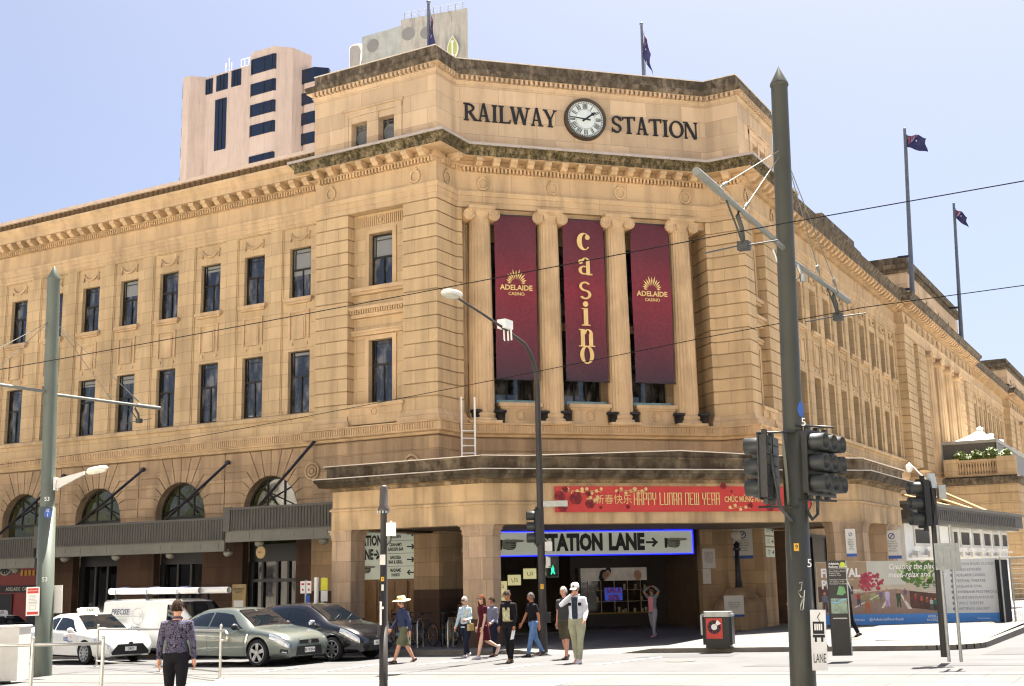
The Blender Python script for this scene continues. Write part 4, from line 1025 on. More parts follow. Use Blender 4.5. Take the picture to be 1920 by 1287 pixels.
# ================= terrace block, marquee, hedges beside wing B
YTR = 43; FTR = Fr(0, YTR, 1, 0)
tx0, tx1 = at_y(1772, 900, YTR).x, at_y(1908, 900, YTR).x
def zt(py): return at_y(1840, py, YTR).z
tr = thing('terrace', 'stone terrace block with balustrade beside the side wing', 'terrace', ((tx0+tx1)/2, YTR+3, 0))
z_rail, z_floor = zt(862), zt(893)
m = MB(); course_sweep(m, [(tx0, YTR+9), (tx0, YTR), (tx1, YTR), (tx1, YTR+9)], -1, z_floor-.5, .62); m.sweep([(tx0, YTR+9), (tx0, YTR), (tx1, YTR), (tx1, YTR+9)], [(-.05, -1), (-.05, z_floor)], False); m.build('terrace_wall', M_wall, tr)
m = MB(); m.sweep([(tx0, YTR+9), (tx0, YTR), (tx1, YTR), (tx1, YTR+9)], [(-.2, z_floor-.55), (.1, z_floor-.5), (.25, z_floor-.3), (.25, z_floor-.1), (-.2, z_floor)]); m.slab([(tx0, YTR), (tx1, YTR), (tx1, YTR+9), (tx0, YTR+9)], z_floor-.1, z_floor); m.build('terrace_ledge', M_dark, tr)
ta, tb = at_y(1778, 880, YTR).x, at_y(1872, 880, YTR).x
m = MB()
pw = (tx1-tx0)*.2
m.box(tx0, tx0+pw, -.5, .05, z_floor, z_rail+.1, FTR); m.box(tx1-pw*1.3, tx1, -.5, .05, z_floor, z_rail+.15, FTR); m.build('terrace_pier', M_wall, tr)
m = MB(); m.box(tx0+pw, tx1-pw*1.3, -.4, .05, z_rail-.12, z_rail+.02, FTR); m.box(tx0+pw, tx1-pw*1.3, -.4, .05, z_floor, z_floor+.12, FTR); m.build('handrail', M_plain, tr)
nb = 14
for i in range(nb):
    m = MB(); c = tx0+pw+(i+.5)*(tx1-pw*2.3-tx0)/nb; hb = z_rail-.12-z_floor-.12
    m.lathe([(.09, 0), (.09, .06), (.05, .12), (.1, hb*.38), (.045, hb*.75), (.08, hb-.06), (.08, hb)], (c, YTR+.18, z_floor+.12), 10); m.build('baluster', M_plain, tr)
def leaf_clump(cx, cy, cz, rx, ry, rz, n, mat, parent, size=.12, name='foliage'):
    m = MB()
    for i in range(n):
        a, b_, r_ = random.uniform(0, 2*PI), math.acos(random.uniform(-.3, 1)), random.uniform(.55, 1)**.4
        p = Vector((cx+rx*r_*math.sin(b_)*math.cos(a), cy+ry*r_*math.sin(b_)*math.sin(a), cz+rz*r_*math.cos(b_)))
        d1 = Vector((random.gauss(0, 1), random.gauss(0, 1), random.gauss(0, .8))).normalized(); d2 = d1.orthogonal().normalized(); s_ = size*random.uniform(.6, 1.3)
        m.face([p-d1*s_, p+d2*s_*.5, p+d1*s_, p-d2*s_*.5])
    return m.build(name, mat, parent)
def leafmat(name, c, v=.35):
    m, t, b = nodes(name); pos = N(t, 'ShaderNodeNewGeometry').outputs['Position']; c = lin(c)
    L(t, ramp(t, noise(t, pos, 7, 3), [(.3, tuple(x*(1-v) for x in c)), (.7, tuple(x*(1+v) for x in c))]), b.inputs['Base Color']); b.inputs['Roughness'].default_value = .6
    b.inputs['Transmission Weight'].default_value = 0; return m
M_leaf = leafmat('hedge_leaf', (.10, .135, .03)); M_tent = plain('tent_canvas', '#f1efe9', .8, 0, .02); M_tentside = plain('clear_tent_side', '#6b665e', .4, 0, .1)
for i, (a, b_) in enumerate(((1787, 1814), (1817, 1843), (1843, 1875), (1877, 1897))):
    x0, x1 = at_y(a, 850, YTR+1).x, at_y(b_, 850, YTR+1).x; c = (x0+x1)/2
    t = thing('hedge', ('low clipped hedge at the left end of the balustrade', 'clipped hedge second from left behind the balustrade', 'tallest clipped hedge behind the balustrade', 'flat hedge at the right pier of the terrace')[i], 'hedge', (c, YTR+1, z_floor), 0, 'hedges along the terrace balustrade')
    leaf_clump(c, YTR+1, z_rail+.1, (x1-x0)/2, .5, .55+.15*(i == 2), 500, M_leaf, t, .13)
    m = MB(); m.box(x0+.1, x1-.1, YTR+.7, YTR+1.3, z_floor, z_rail); m.build('planter', M_tentside, t)
tn = thing('marquee', 'white peaked marquee tent with clear sides on the terrace', 'tent', ((tx0+tx1)/2+.8, YTR+4, z_floor))
e0, e1 = at_y(1765, 830, YTR+1.5).x, at_y(1868, 825, YTR+1.5).x; ez = at_y(1820, 826, YTR+1.5).z; pz = at_y(1820, 800, YTR+1.5).z
pcx = (e0+e1)/2+.4
for k in range(3):
    y0 = YTR+1.5+k*4.6; m = MB(); rows = []
    for q in range(7):
        f = 1-q/6; h = (1-f)**1.7; hw = (e1-e0)/2*f*.92; cxk = pcx-.2*f
        rows.append([(cxk-hw, y0+2.3-2.3*f, ez+(pz-ez)*1.05*h), (cxk+hw, y0+2.3-2.3*f, ez+(pz-ez)*1.05*h), (cxk+hw, y0+2.3+2.3*f, ez+(pz-ez)*1.05*h), (cxk-hw, y0+2.3+2.3*f, ez+(pz-ez)*1.05*h)])
    m.grid(rows, False, True); m.lathe([(.2, -.05), (.22, .12), (.02, .2)], (pcx, y0+2.3, pz), 10); m.build('tent_roof', M_tent, tn)
m = MB(); m.box(e0, e1, YTR+1.45, YTR+1.55, ez-.2, ez, None); m.box(e1-.05, e1+.05, YTR+1.5, YTR+15, ez-.2, ez, None)
for x in (e0, e1): m.tube([(x, YTR+1.5, z_floor), (x, YTR+1.5, ez)], .06, 6)
m.build('tent_frame', plain('tent_frame_grey', '#a7a49c', .5), tn)
m = MB(); m.box(e0, e1, YTR+1.6, YTR+1.64, z_floor, ez-.2); m.box(e1-.1, e1-.06, YTR+1.6, YTR+15, z_floor, ez-.2); m.build('tent_side', M_tentside, tn)
m = MB(); x9 = XB-2; m.grid([[(x9-6, 62, 18.2), (x9, 62, 18.2)], [(x9-6, 70, 21.3), (x9, 70, 20.6)], [(x9-6, 79, 21.0), (x9, 79, 19.8)]], False)
m.build('roof_canopy', M_tent, None, True, 'white membrane canopy on the roof far along the side wing', 'canopy')
# ================= street furniture, signs, banners
M_pole = plain('tram_pole_green_grey', '#3e3e34', .42, .15, .1, 2, .5)
M_pole2 = plain('tram_pole_light', '#5c6358', .42, .15, .08, 2)
M_dkpole = plain('brown_pole_paint', '#2e2a25', .5, .1, .15, 3)
M_galv = plain('galvanised_steel', '#9b9d98', .38, .7, .1, 8)
M_arm = plain('dull_galvanised', '#74766f', .5, .4, .15, 6)
M_steel = plain('brushed_stainless', '#b9b6ad', .28, .85, .06, 9)
M_white = plain('white_paint', '#e6e4dd', .5, 0, .04, 3)
M_white2 = plain('sign_white', '#cfccc2', .6, 0, .03, 3)
M_sigblk = plain('signal_black', '#1b1d1c', .45, 0, .25, 9)
M_hood = plain('signal_hood', '#2a2d2b', .5, 0, .2, 9)
M_blue = plain('sign_blue', '#1f4f9c', .5); M_red = plain('sign_red', '#c33a2c', .55); M_yel = plain('sticker_yellow', '#d9a526', .55)
M_wire = plain('tram_wire', '#1f1e1d', 1, 0, .1, 6, 0); M_ink = plain('sign_ink', '#17171a', .6); M_gold = plain('gold_lettering', '#d8b878', .5, 0, .1, 3)
def zz(px, py, dep, b): v = ray(px, py); return CP.z + v.z*((dep+.38)/.9816)/v.to_2d().dot(CH_) - b
def P(px, py, y): return at_y(px, py, y)
def sign_post(o): return o
# ---- the tall tram pole on the right
bx = at_depth(1507, 1308, 17.0); bz = zg(bx.x); PR = Vector((bx.x, bx.y, bz))
t = thing('tram_pole', 'tall dark green tram pole with a pointed cap carrying the traffic signals', 'pole', PR)
topz = zz(1462, 162, 17, bz); apex = zz(1460, 126, 17, bz); jz = zz(1486, 812, 17, bz)
m = MB(); m.lathe([(.185, 0), (.165, jz), (.16, jz), (.145, jz+.05), (.128, topz)], n=20); m.build('shaft', M_pole, t, world=False)
m = MB(); m.lathe([(.14, topz-.02), (.145, topz), (.14, topz+.03), (.025, apex-.06), (.0, apex)], n=20); m.build('cap', M_pole, t, world=False)
m = MB()
for z in (zz(1500, 1158, 17, bz), zz(1505, 1240, 17, bz)): m.lathe([(.172, z-.01), (.178, z-.008), (.178, z+.008), (.172, z+.01)], n=20)
m.build('band', M_steel, t, world=False)
def arm(t, P0, tip, stays, zlo, tag):
    o = MB(); a, b = Vector(tip[0]), Vector(tip[1]); o.tube([a, a.lerp(b, .78)], .042, 10); o.tube([a.lerp(b, .76), b], .055, 10); ar = o.build('bracket_arm', M_arm, t, world=False)
    g = MB()
    for s0, s1 in stays: g.tube([s0, s1], .008, 5); g.tube([Vector(s1).lerp(Vector(s0), .04), Vector(s1).lerp(Vector(s0), .1)], .025, 6)
    g.build('stay_wire', M_arm, ar, world=False)
    return ar
az = zz(1470, 470, 17, bz); sz = zz(1465, 290, 17, bz)
arm(t, None, ((0, -.12, az), (0, -3.75, az+.12)), (((0, -.15, sz), (0, -2.9, az+.15)), ((0, -.15, sz-.1), (0, -1.95, az+.1))), 0, 0)
arm(t, None, ((.0, .15, az-.1), (0, 3.7, az-.05)), (((.03, .15, sz-.05), (0, 1.9, az)), ((.03, .15, sz-.05), (0, 3.0, az))), 0, 0)
def registration(t, y, z, dz, s=1):
    g = MB(); g.tube([(0, y, z), (0, y-.05*s, z-.1), (.02, y+.05*s, z-.25), (.03, y+.08*s, z-dz)], .032, 7); g.box(-.05, .11, y+.05*s-.03, y+.05*s+.09, z-dz-.06, z-dz+.06)
    g.tube([(.03, y+.08*s, z-dz), (.5, y+.1*s, z-dz+.02)], .012, 5); g.tube([(.03, y+.08*s, z-dz+.02), (-.55, y+.1*s, z-dz-.02)], .012, 5); g.tube([(0, y-.5*s, z), (.02, y-.15*s, z-dz+.2), (.03, y+.05*s, z-dz)], .014, 5)
    g.build('wire_hanger', M_hood, t, world=False)
registration(t, -2.15, az+.05, .5); registration(t, 2.75, az-.06, .45)
m = MB(); m.tube([(.16, .02, az-.25), (.22, .03, az-.42), (.1, .05, az-.5), (-.1, .02, az-.3), (-.16, -.1, az)], .025, 7); m.lathe([(.05, az-.52), (.05, az-.42)], (.24, .02, 0), 8); m.build('cable_loop', M_galv, t, world=False)
yw = Fr(0, 0, cr.x, cr.y)        # frame facing the camera, for stickers and plates on round poles
def lean(t, px, py, dep):
    q_ = at_hd(px, py, t.location)-t.location; t.rotation_mode = 'QUATERNION'; t.rotation_quaternion = Vector((0, 0, 1)).rotation_difference(q_)
lean(t, 1461, 162, 17.0)
def plate(t, name, mat, u, z, w, h, n, thick=.012, T=None):
    g = MB(); g.box(u-w/2, u+w/2, n, n+thick, z-h/2, z+h/2, T or yw); return g.build(name, mat, t, world=False)
ov = MB(); z0 = zz(1498, 770, 17, bz); ov.lathe([(.168, z0-.13), (.172, z0-.1), (.172, z0+.1), (.168, z0+.13)], n=20); 
g = MB(); g.prism([(.07*math.cos(2*PI*i/16), z0+.12*math.sin(2*PI*i/16)) for i in range(16)], .12, .15, Fr(.0, .0, cf.x*.75+cr.x*.66, cf.y*.75+cr.y*.66)); pb = g.build('blue_disc', M_blue, t, world=False)
for py, s in ((795, '5'), (1057, '5')): text('pole_number', s, .17, M_white, lambda u_, n, z, py=py: (lambda q: (q[0], q[1], z+zz(1503, py, 17, bz)))(Fr(.02, 0, .75, .66)(u_+.07, n+.165, 0)), t, world=False)
plate(t, 'yellow_tag', M_yel, -.06, zz(1487, 1027, 17, bz), .07, .11, .165); text('tag_digit', '9', .09, M_ink, lambda u_, n, z: yw(u_-.06, n+.178, z+zz(1487, 1027, 17, bz)), t, world=False)
m = MB(); zq = zz(1491, 1120, 17, bz); m.tube([yw(-.04, .178, zq+.2), yw(.0, .182, zq+.22), yw(-.02, .182, zq+.1), yw(-.07, .178, zq+.08), yw(-.02, .182, zq), yw(.02, .18, zq+.02), yw(-.03, .182, zq-.1), yw(-.05, .18, zq-.2), yw(0, .182, zq-.16), yw(.03, .18, zq+.1)], .008, 4); m.build('scribble', M_white2, t, world=False)
# tram lane plate on the pole
FL = Fr(.16, -.06, .86, .5); zl0, zl1 = zz(1525, 1254, 17, bz), zz(1525, 1142, 17, bz)
g = MB(); g.box(-.03, .19, .1, .112, zl0, zl1, FL); sg = g.build('tram_lane_plate', M_white, t, world=False)
g = MB(); zc = zl0+(zl1-zl0)*.66
g.box(0, .16, .112, .116, zc-.05, zc+.12, FL); g.box(.02, .05, .112, .116, zc-.16, zc-.1, FL); g.box(.11, .14, .112, .116, zc-.16, zc-.1, FL); g.box(-.005, .165, .112, .116, zc-.1, zc-.06, FL); g.tube([FL(.1, .116, zc+.12), FL(.07, .116, zc+.18), FL(.11, .116, zc+.24)], .006, 4); g.build('tram_symbol', M_ink, sg, world=False)
g = MB()
for q in (.02, .05, .08, .11): g.box(q, q+.022, .116, .118, zc+.0, zc+.09, FL)
g.build('tram_symbol_windows', M_white, sg, world=False)
text('lane_text', 'LANE', .12, M_ink, lambda u_, n, z: FL(u_*.62+.08, n*.3+.113, z*1.5+zl0+.16), sg, world=False)
def lamp_color(name, c): return plain(name, c, .3, 0, .1)
M_lens = [lamp_color('red_lens', '#2a0a08'), lamp_color('amber_lens', '#241505'), lamp_color('green_lens', '#06180f')]
def signal_head(parent, F, z0, cols, hoodlen=.24, sp=.33, rows=3, hood=True, lit=None, w=.31):
    """F: frame whose n axis is the facing direction; z0 bottom; one part per head"""
    for c in cols:
        b = MB(); b.box(c-w/2, c+w/2, -.13, 0, z0, z0+rows*.3, F); b.box(c-w/2-.03, c+w/2+.03, -.02, .0, z0-.03, z0+rows*.3+.03, F)
        for i in range(rows*2): b.box(c-w/2+.04, c+w/2-.04, -.15, -.13, z0+.02+i*.15, z0+.035+i*.15, F)
        b.box(c-.04, c+.04, -.1, -.03, z0+rows*.3, z0+rows*.3+.09, F); b.box(c-.04, c+.04, -.1, -.03, z0-.09, z0, F)
        hd = b.build('signal_head', M_sigblk, parent, world=False)
        for i in range(rows):
            zc = z0+.15+(rows-1-i)*.3; g = MB(); R0 = .125
            outer = [[F(c+r_*math.cos(a), q, zc+r_*math.sin(a)) for a in [2*PI*k/20 for k in range(20)]] for r_, q in ((R0, 0), (R0, hoodlen), (R0-.008, hoodlen), (R0-.008, .0))]
            g.grid(outer, True, True); g.build('visor', M_hood, hd, world=False)
            l = MB(); l.prism([(c+.116*math.cos(2*PI*k/16), zc+.116*math.sin(2*PI*k/16)) for k in range(16)], .0, .015, F); l.build('lens', M_lens[i], hd, world=False)
zs1 = zz(1430, 940, 17, bz); zs2 = zz(1545, 925, 17, bz)
FS1 = Fr(0, 0, .25, -1)   # faces west
def Fo(o, ux, uy): return Fr(o[0], o[1], ux, uy)
vr = (cr.x, cr.y)
signal_head(t, Fo((-.42*cr.x, -.42*cr.y), -cf.x*.9-.45*cr.x, -cf.y*.9-.45*cr.y), zs1+.02, (-.1, -.1+.38,), .22)
o3 = (.26*cr.x, .26*cr.y)
dirn = Vector((cr.x*.78-cf.x*.62, cr.y*.78-cf.y*.62)).normalized()    # facing right and towards us
ax = (-dirn.y, dirn.x)
signal_head(t, Fo((.28*cr.x-.05*cf.x, .28*cr.y-.05*cf.y), ax[0], ax[1]), zs2, (-.05, .26, .57), .22)
m = MB()
for z in (zs1-.1, zs1+.99): m.tube([yw(-.55, 0, z), yw(0, .17, z)], .018, 6)
for z in (zs2-.1, zs2+.99): m.tube([yw(.0, .17, z), yw(.62, -.1, z)], .018, 6)
m.tube([yw(-.42, .2, zs1+.85), yw(-.36, .25, zs1+.3), yw(-.28, .22, zs1-.12), yw(-.1, .17, zs1-.3)], .03, 7); m.tube([yw(.12, .14, zs2-.25), yw(.2, .12, zs2-.38), yw(.3, .05, zs2-.3), yw(.32, 0, zs2-.1)], .025, 7); m.build('signal_bracket', M_hood, t, world=False)
# ---- left tram pole
lb = at_ground(80, 1268); t = thing('tram_pole', 'grey green tram pole with a white street lamp arm beside the taxi', 'pole', (lb.x, lb.y, zg(lb.x))); lz = zg(lb.x); LD = (lb-CP).dot(cf)
lean(t, 101, 522, LD); h1 = zz(100, 522, LD, lz); h2 = zz(101, 497, LD, lz); hj = zz(92, 953, LD, lz)
m = MB(); m.lathe([(.225, 0), (.21, hj), (.2, hj), (.18, hj+.06), (.165, h1)], n=20); m.build('shaft', M_pole2, t, world=False)
m = MB(); m.lathe([(.175, h1-.03), (.18, h1), (.03, h2-.05), (0, h2)], n=20); m.build('cap', M_pole2, t, world=False)
az = zz(92, 735, LD, lz); sz = zz(97, 608, LD, lz)
arm(t, None, ((0, .15, az-.05), (0, 3.9, az-.05)), (((0, .17, sz), (0, 2.1, az)), ((0, .17, sz+.02), (0, 3.2, az))), 0, 0)
arm(t, None, ((0, -.15, az), (0, -3.9, az+.05)), (((0, -.17, sz), (0, -2.1, az)), ((0, -.17, sz+.02), (0, -3.2, az))), 0, 0)
registration(t, 3.0, az-.05, .45)
la = MB(); za = zz(115, 905, LD, lz); FW = yw
la.prism([(.2, za-.16), (.26, za-.16), (.95, za+.18), (.95, za+.26), (.26, za+.1), (.2, za+.1)], -.05, .05, yw); la.box(.17, .23, -.1, .1, za-.2, za+.14, yw); ao = la.build('lamp_arm', M_white2, t, world=False)
lh = MB(); rows = []
for i in range(9):
    q = i/8; r_ = .13*math.sqrt(max(0, 1-(2*q-1)**4)); rows.append([yw(.98+q*.6, r_*1.1*math.cos(2*PI*k/12), za+.24+q*.09+r_*.75*math.sin(2*PI*k/12)) for k in range(12)])
lh.grid(rows, True, True); lh.build('lamp_head', plain('lamp_opal', '#dedac6', .35), ao, world=False)
g = MB(); zb = zz(96, 963, LD, lz); g.prism([(.1+.1*math.cos(2*PI*i/16), zb+.13*math.sin(2*PI*i/16)) for i in range(16)], .21, .225, yw); bd = g.build('blue_disc', M_blue, t, world=False)
text('disc_text', 'G\n1', .11, M_white, lambda u_, n, z: yw(u_+.1, .228, z+zb), bd, world=False)
for py in (937, 1087): text('pole_number', '53', .15, M_white, lambda u_, n, z, py=py: yw(u_+.07, .225, z+zz(93, py, LD, lz)), t, world=False)
zn = zz(75, 1127, LD, lz)
g = MB(); g.box(-.37, -.03, .26, .28, zn-.36, zn+.36, yw); nb_ = g.build('notice_board', M_white, t, world=False)
g = MB(); g.box(-.34, -.06, .28, .284, zn+.2, zn+.33, yw); g.box(-.34, -.06, .28, .284, zn-.33, zn-.26, yw); g.build('notice_band', M_red, nb_, world=False)
g = MB(); 
for q in range(5): g.box(-.31, -.1-.04*(q % 2), .28, .283, zn+.15-.035*q, zn+.158-.035*q, yw)
for q in range(9): g.box(-.3+.025*q, -.29+.025*q, .28, .283, zn-.06, zn-.01, yw)
for a, b, c, d in ((-.29, -.12, -.21, -.205), (-.29, -.12, -.105, -.1), (-.29, -.285, -.21, -.1), (-.125, -.12, -.21, -.1)): g.box(a, b, .28, .283, zn+c, zn+d, yw)
g.build('notice_print', plain('print_grey', '#8a8580', .7), nb_, world=False)
text('notice_title', 'TRAM NOTICE', .042, M_white, lambda u_, n, z: yw(u_-.2, .286, z+zn+.265), nb_, world=False)
g = MB(); g.box(.16, .42, -.1, -.06, zn-.33, zn+.38, yw); g.build('back_plate', M_white2, t, world=False)
# ---- overhead wires along the street
RD = (PR-CP).dot(cf)
def wire(name, y0, z0, label, y1=None, sag=.05):
    m = MB(); pts = []
    for i in range(41):
        x = -60+3*i; s_ = ((x-PR.x)/20.5); f = s_-math.floor(s_); pts.append((x, y0+(y1-y0)*min(1, max(0, (PR.x-x)/20)) if y1 is not None else y0, z0+.022*(x-PR.x)-sag*4*f*(1-f)))
    m.tube(pts, .008, 5); return m.build(name, M_wire, None, True, label, 'wire')
wz = at_hd(1367, 437, PR+Vector((0, -2.07, 0))).z; wz2 = at_hd(1605, 585, PR+Vector((0, 2.83, 0))).z
wire('contact_wire', PR.y-2.07, wz, 'upper tram wire crossing in front of the columns and the casino banners')
wire('contact_wire', PR.y+2.83, wz2, 'lower tram wire crossing the street lamp and the first floor windows', lb.y+3.08)
# ---- curved street lamp at the kerb
sp = at_ground(1019, 1217, .12); t = thing('street_lamp', 'tall dark street lamp with a long curved arm carrying an oval head over the road', 'street lamp', (sp.x, sp.y, zw(sp.x, sp.y))); sz_ = zw(sp.x, sp.y); SD = (sp-CP).dot(cf)
zb = zz(1005, 690, SD, sz_)
tipd = None
pts = [(0, 0, 0), (0, 0, 3), (0, 0, zb-.6)]; rr = [.12, .1, .075]
for i in range(1, 9):
    a = R(9*i); pts.append((0, -1.1*(1-math.cos(a)), zb-.6+1.25*math.sin(a))); rr.append(.075-.003*i)
ex, ey, ez = pts[-1]; tip = (0, -4.1, zz(862, 553, SD-3.9, sz_)); pts += [(0, ey-(ey-tip[1])*.3*-1 if False else ey+(tip[1]-ey)*.3, ez+(tip[2]-ez)*.36), (0, ey+(tip[1]-ey)*.65, ez+(tip[2]-ez)*.7), tip]; rr += [.036, .032, .028]
m = MB(); m.tube(pts, rr, 10); m.build('mast', M_dkpole, t, world=False)
m = MB(); m.ball((0, tip[1]-.3, tip[2]+.06), .37, 16, 8, (.62, 1, .27)); lo_ = m.build('lamp_head', M_white2, t, world=False)
m = MB(); m.ball((0, tip[1]-.33, tip[2]+.01), .32, 14, 6, (.6, 1, .28)); m.build('lamp_bowl', plain('lamp_glass', '#a8a79a', .2), lo_, world=False)
bxp = pts[len(pts)-3]; m = MB(); m.box(-.13, .13, bxp[1]-.18, bxp[1]+.22, bxp[2]+.0, bxp[2]+.24)
for q in (-.1, .02, .12): m.tube([(q, bxp[1]+.12, bxp[2]+.05), (q, bxp[1]+.14, bxp[2]-.3)], .022, 6)
m.build('radio_box', M_white, t, world=False)
m = MB(); m.tube([(0, bxp[1]-.1, bxp[2]), (0, bxp[1]-.2, bxp[2]-.25), (0, bxp[1]+.05, bxp[2]-.42), (0, bxp[1]+.25, bxp[2]-.3)], .014, 5); m.build('radio_cable', M_black, t, world=False)
zs = zz(1001, 1018, SD, sz_); signal_head(t, Fo((-.16*cr.x, -.16*cr.y), -cf.x*1+.1*cr.x, -cf.y+.1*cr.y), zs-.02, (0,), .22, rows=3)
FPd = Fr(.3*cr.x, .3*cr.y, .97*cr.x+.2*cf.x, .97*cr.y+.2*cf.y)
zp = zz(1033, 1080, SD, sz_); g = MB(); g.box(-.14, .14, -.2, 0, zp-.02, zp+.5, FPd); g.box(-.17, .17, -.03, 0, zp-.05, zp+.53, FPd); ph = g.build('pedestrian_signal', M_sigblk, t, world=False)
M_green = plain('green_man_lit', '#20d080', .4, 0, 0, emit='#22e08c', est=.5)
g = MB(); zq = zp+.14; g.ball((0, 0, 0), .001); g = MB()
g.prism([(.03*math.cos(2*PI*k/10), zq+.1+.03*math.sin(2*PI*k/10)) for k in range(10)], .004, .008, FPd); g.prism([(-.035, zq+.07), (-.04, zq), (.0, zq-.04), (.04, zq), (.035, zq+.07)], .004, .008, FPd); g.prism([(-.03, zq-.01), (-.06, zq-.1), (-.03, zq-.1), (0, zq-.02), (.04, zq-.1), (.065, zq-.09), (.03, zq-.01)][::-1], .004, .008, FPd); g.build('green_man', M_green, ph, world=False)
g = MB()
for zc in (zp+.36,): g.prism([(.1*math.cos(2*PI*k/14), zc+.1*math.sin(2*PI*k/14)) for k in range(14)], .001, .003, FPd)
for zc in (zp+.23, zp+.49): g.box(-.13, .13, 0, .16, zc, zc+.02, FPd)
g.build('visor', M_hood, ph, world=False)
zb_ = zz(1027, 1030, SD, sz_); g = MB(); g.box(.1, .3, -.1, .1, zb_-.05, zb_+.2, yw); g.box(.12, .24, -.08, .08, zb_-.5, zb_-.2, yw); g.build('control_box', M_white2, t, world=False)
zc_ = zz(1032, 948, SD, sz_); g = MB(); g.box(.08, .75, -.1, .1, zc_-.04, zc_+.12, yw); g.build('sensor_arm', M_galv, t, world=False)
plate(t, 'yellow_tag', M_yel, 0, zz(1017, 1100, SD, sz_), .09, .13, .11); text('tag_digit', '1', .1, M_ink, lambda u_, n, z: yw(u_, .125, z+zz(1017, 1100, SD, sz_)), t, world=False)
g = MB(); zq = zz(1024, 1158, SD, sz_); g.box(.08, .22, -.05, .08, zq-.14, zq+.14, yw); g.build('push_button', M_black, t, world=False)
# ---- brown post with a drum aerial in the foreground
qd = 19.6; qp = at_depth(719, 1323, qd); t = thing('signal_post', 'slim brown post with a dark drum aerial and a small white box on the platform', 'post', (qp.x, qp.y, zg(qp.x))); qz = zg(qp.x)
ht = zz(719, 955, qd, qz); h2 = zz(719, 911, qd, qz)
m = MB(); m.lathe([(.075, 0), (.068, 1.2), (.066, 1.2), (.055, ht)], n=14); m.build('post', M_dkpole, t, world=False)
m = MB(); m.lathe([(.1, ht-.03), (.1, ht+.02), (.078, ht+.05), (.066, h2-.03), (.055, h2), (.0, h2+.01)], n=16); m.build('drum_aerial', plain('drum_brown', '#4b443f', .4, 0, .08), t, world=False)
zb = zz(731, 1010, qd, qz); g = MB()
for k in range(12): g.box(.1*math.cos(k*.5236)-.012, .1*math.cos(k*.5236)+.012, .1*math.sin(k*.5236)-.012, .1*math.sin(k*.5236)+.012, ht-.07, ht-.03)
g.build('collar', M_galv, t, world=False)
zb = zz(731, 993, qd, qz); g = MB(); g.box(.05, .2, -.05, .1, zb-.11, zb+.11, yw); g.box(.11, .14, 0, .05, zb+.11, zb+.14, yw); g.build('white_box', M_white, t, world=False)
g = MB(); g.tube([yw(.13, .02, zb-.1), yw(.12, .03, zb-.2), yw(.06, .06, zb-.26), yw(.05, .06, zb-.3)], .01, 5); g.build('cable', M_black, t, world=False)
for py, w, h, mt in ((1050, .09, .17, M_white2), (1086, .05, .07, M_yel), (1102, .04, .1, M_white2), (1150, .035, .38, M_white), (1140, .04, .04, M_white)):
    zq = zz(718, py, qd, qz); plate(t, 'sticker', mt, -.01 if w != .035 else -.04, zq, w, h, .066, .006)
text('tag_digit', '8', .06, M_ink, lambda u_, n, z: yw(u_-.01, .075, z+zz(718, 1086, qd, qz)), t, world=False)
zq = zz(708, 1180, qd, qz); g = MB(); g.box(-.1, -.04, -.05, .06, zq-.09, zq+.09, yw); g.lathe([(.03, 0), (.03, .05)], (-.1, 0, zq), 8); g.build('push_button', M_black, t, world=False)
# ---- right hand signal pole, leaning a little
rp = at_ground(1771, 1209, .35); rz_ = zw(rp.x, rp.y); t = thing('signal_post', 'leaning dark post with a grey drum aerial and one traffic light on the right corner', 'post', (rp.x, rp.y, rz_)); RD2 = (rp-CP).dot(cf)
tx = at_hd(1747, 912, rp)-Vector((rp.x, rp.y, rz_)); tt = at_hd(1745, 888, rp)-Vector((rp.x, rp.y, rz_))
m = MB(); m.tube([(0, 0, 0), tx], [.085, .07], 14); m.build('post', M_dkpole, t, world=False)
m = MB(); dirv = (tt-tx).normalized(); m.tube([tx-dirv*.04, tx+dirv*.03, tt], [.1, .1, .07], 14); m.build('drum_aerial', plain('drum_grey', '#a9b0b2', .4, 0, .05), t, world=False)
q = tx*.93; zs = zz(1735, 980, RD2, rz_)
signal_head(t, Fo((q.x-.24*cr.x, q.y-.24*cr.y), -cf.x+.15*cr.x, -cf.y+.15*cr.y), zs-.08, (0,), .24)
g = MB(); g.box(.12, .26, -.06, .08, zs+.45, zs+.72, yw); g.build('control_box', M_galv, t, world=False)
g = MB(); zc = zs+1.05; g.lathe([(.01, -.07), (.05, -.05), (.065, 0), (.065, .07), (.03, .1)], (-.4*cr.x, -.4*cr.y, zc), 12); g.tube([(-.4*cr.x, -.4*cr.y, zc+.12), (-.1, 0, zc-.2)], .015, 5); g.build('dome_camera', M_white, t, world=False)
g = MB(); g.tube([yw(-.05, .09, zs+.8), yw(.02, .1, zs+.3), yw(-.05, .09, zs-.1), yw(.03, .09, zs-.5)], .022, 6); g.build('cable', M_black, t, world=False)
# ---- pair of galvanised posts with the back of a sign
for i, (px, py) in enumerate(((1788, 1217),)):
    p = at_ground(px, py, .35); z0 = zw(p.x, p.y); t = thing('road_sign', 'grey sign back on two thin galvanised posts at the kerb corner', 'road sign', (p.x, p.y, z0)); D_ = (p-CP).dot(cf)
    for uu, pt in ((-.1, 985), (.12, 985)):
        m = MB(); h = zz(1780, pt, D_, z0); m.tube([yw(uu, 0, 0), yw(uu, 0, h)], .03, 8); m.build('post', M_galv, t, world=False)
    h = zz(1780, 1022, D_, z0); m = MB(); m.box(-.22, .24, .05, .07, h-.45, h+.03, yw); m.build('sign_panel', M_galv, t, world=False)
    m = MB()
    for a in (-.17, -.07, .07, .17): m.box(a, a+.02, .07, .078, h-.43, h+.01, yw)
    m.box(-.2, .22, .07, .1, h-.07, h-.03, yw); m.box(-.2, .22, .07, .1, h-.38, h-.34, yw); m.build('sign_rib', M_galv, t, world=False)
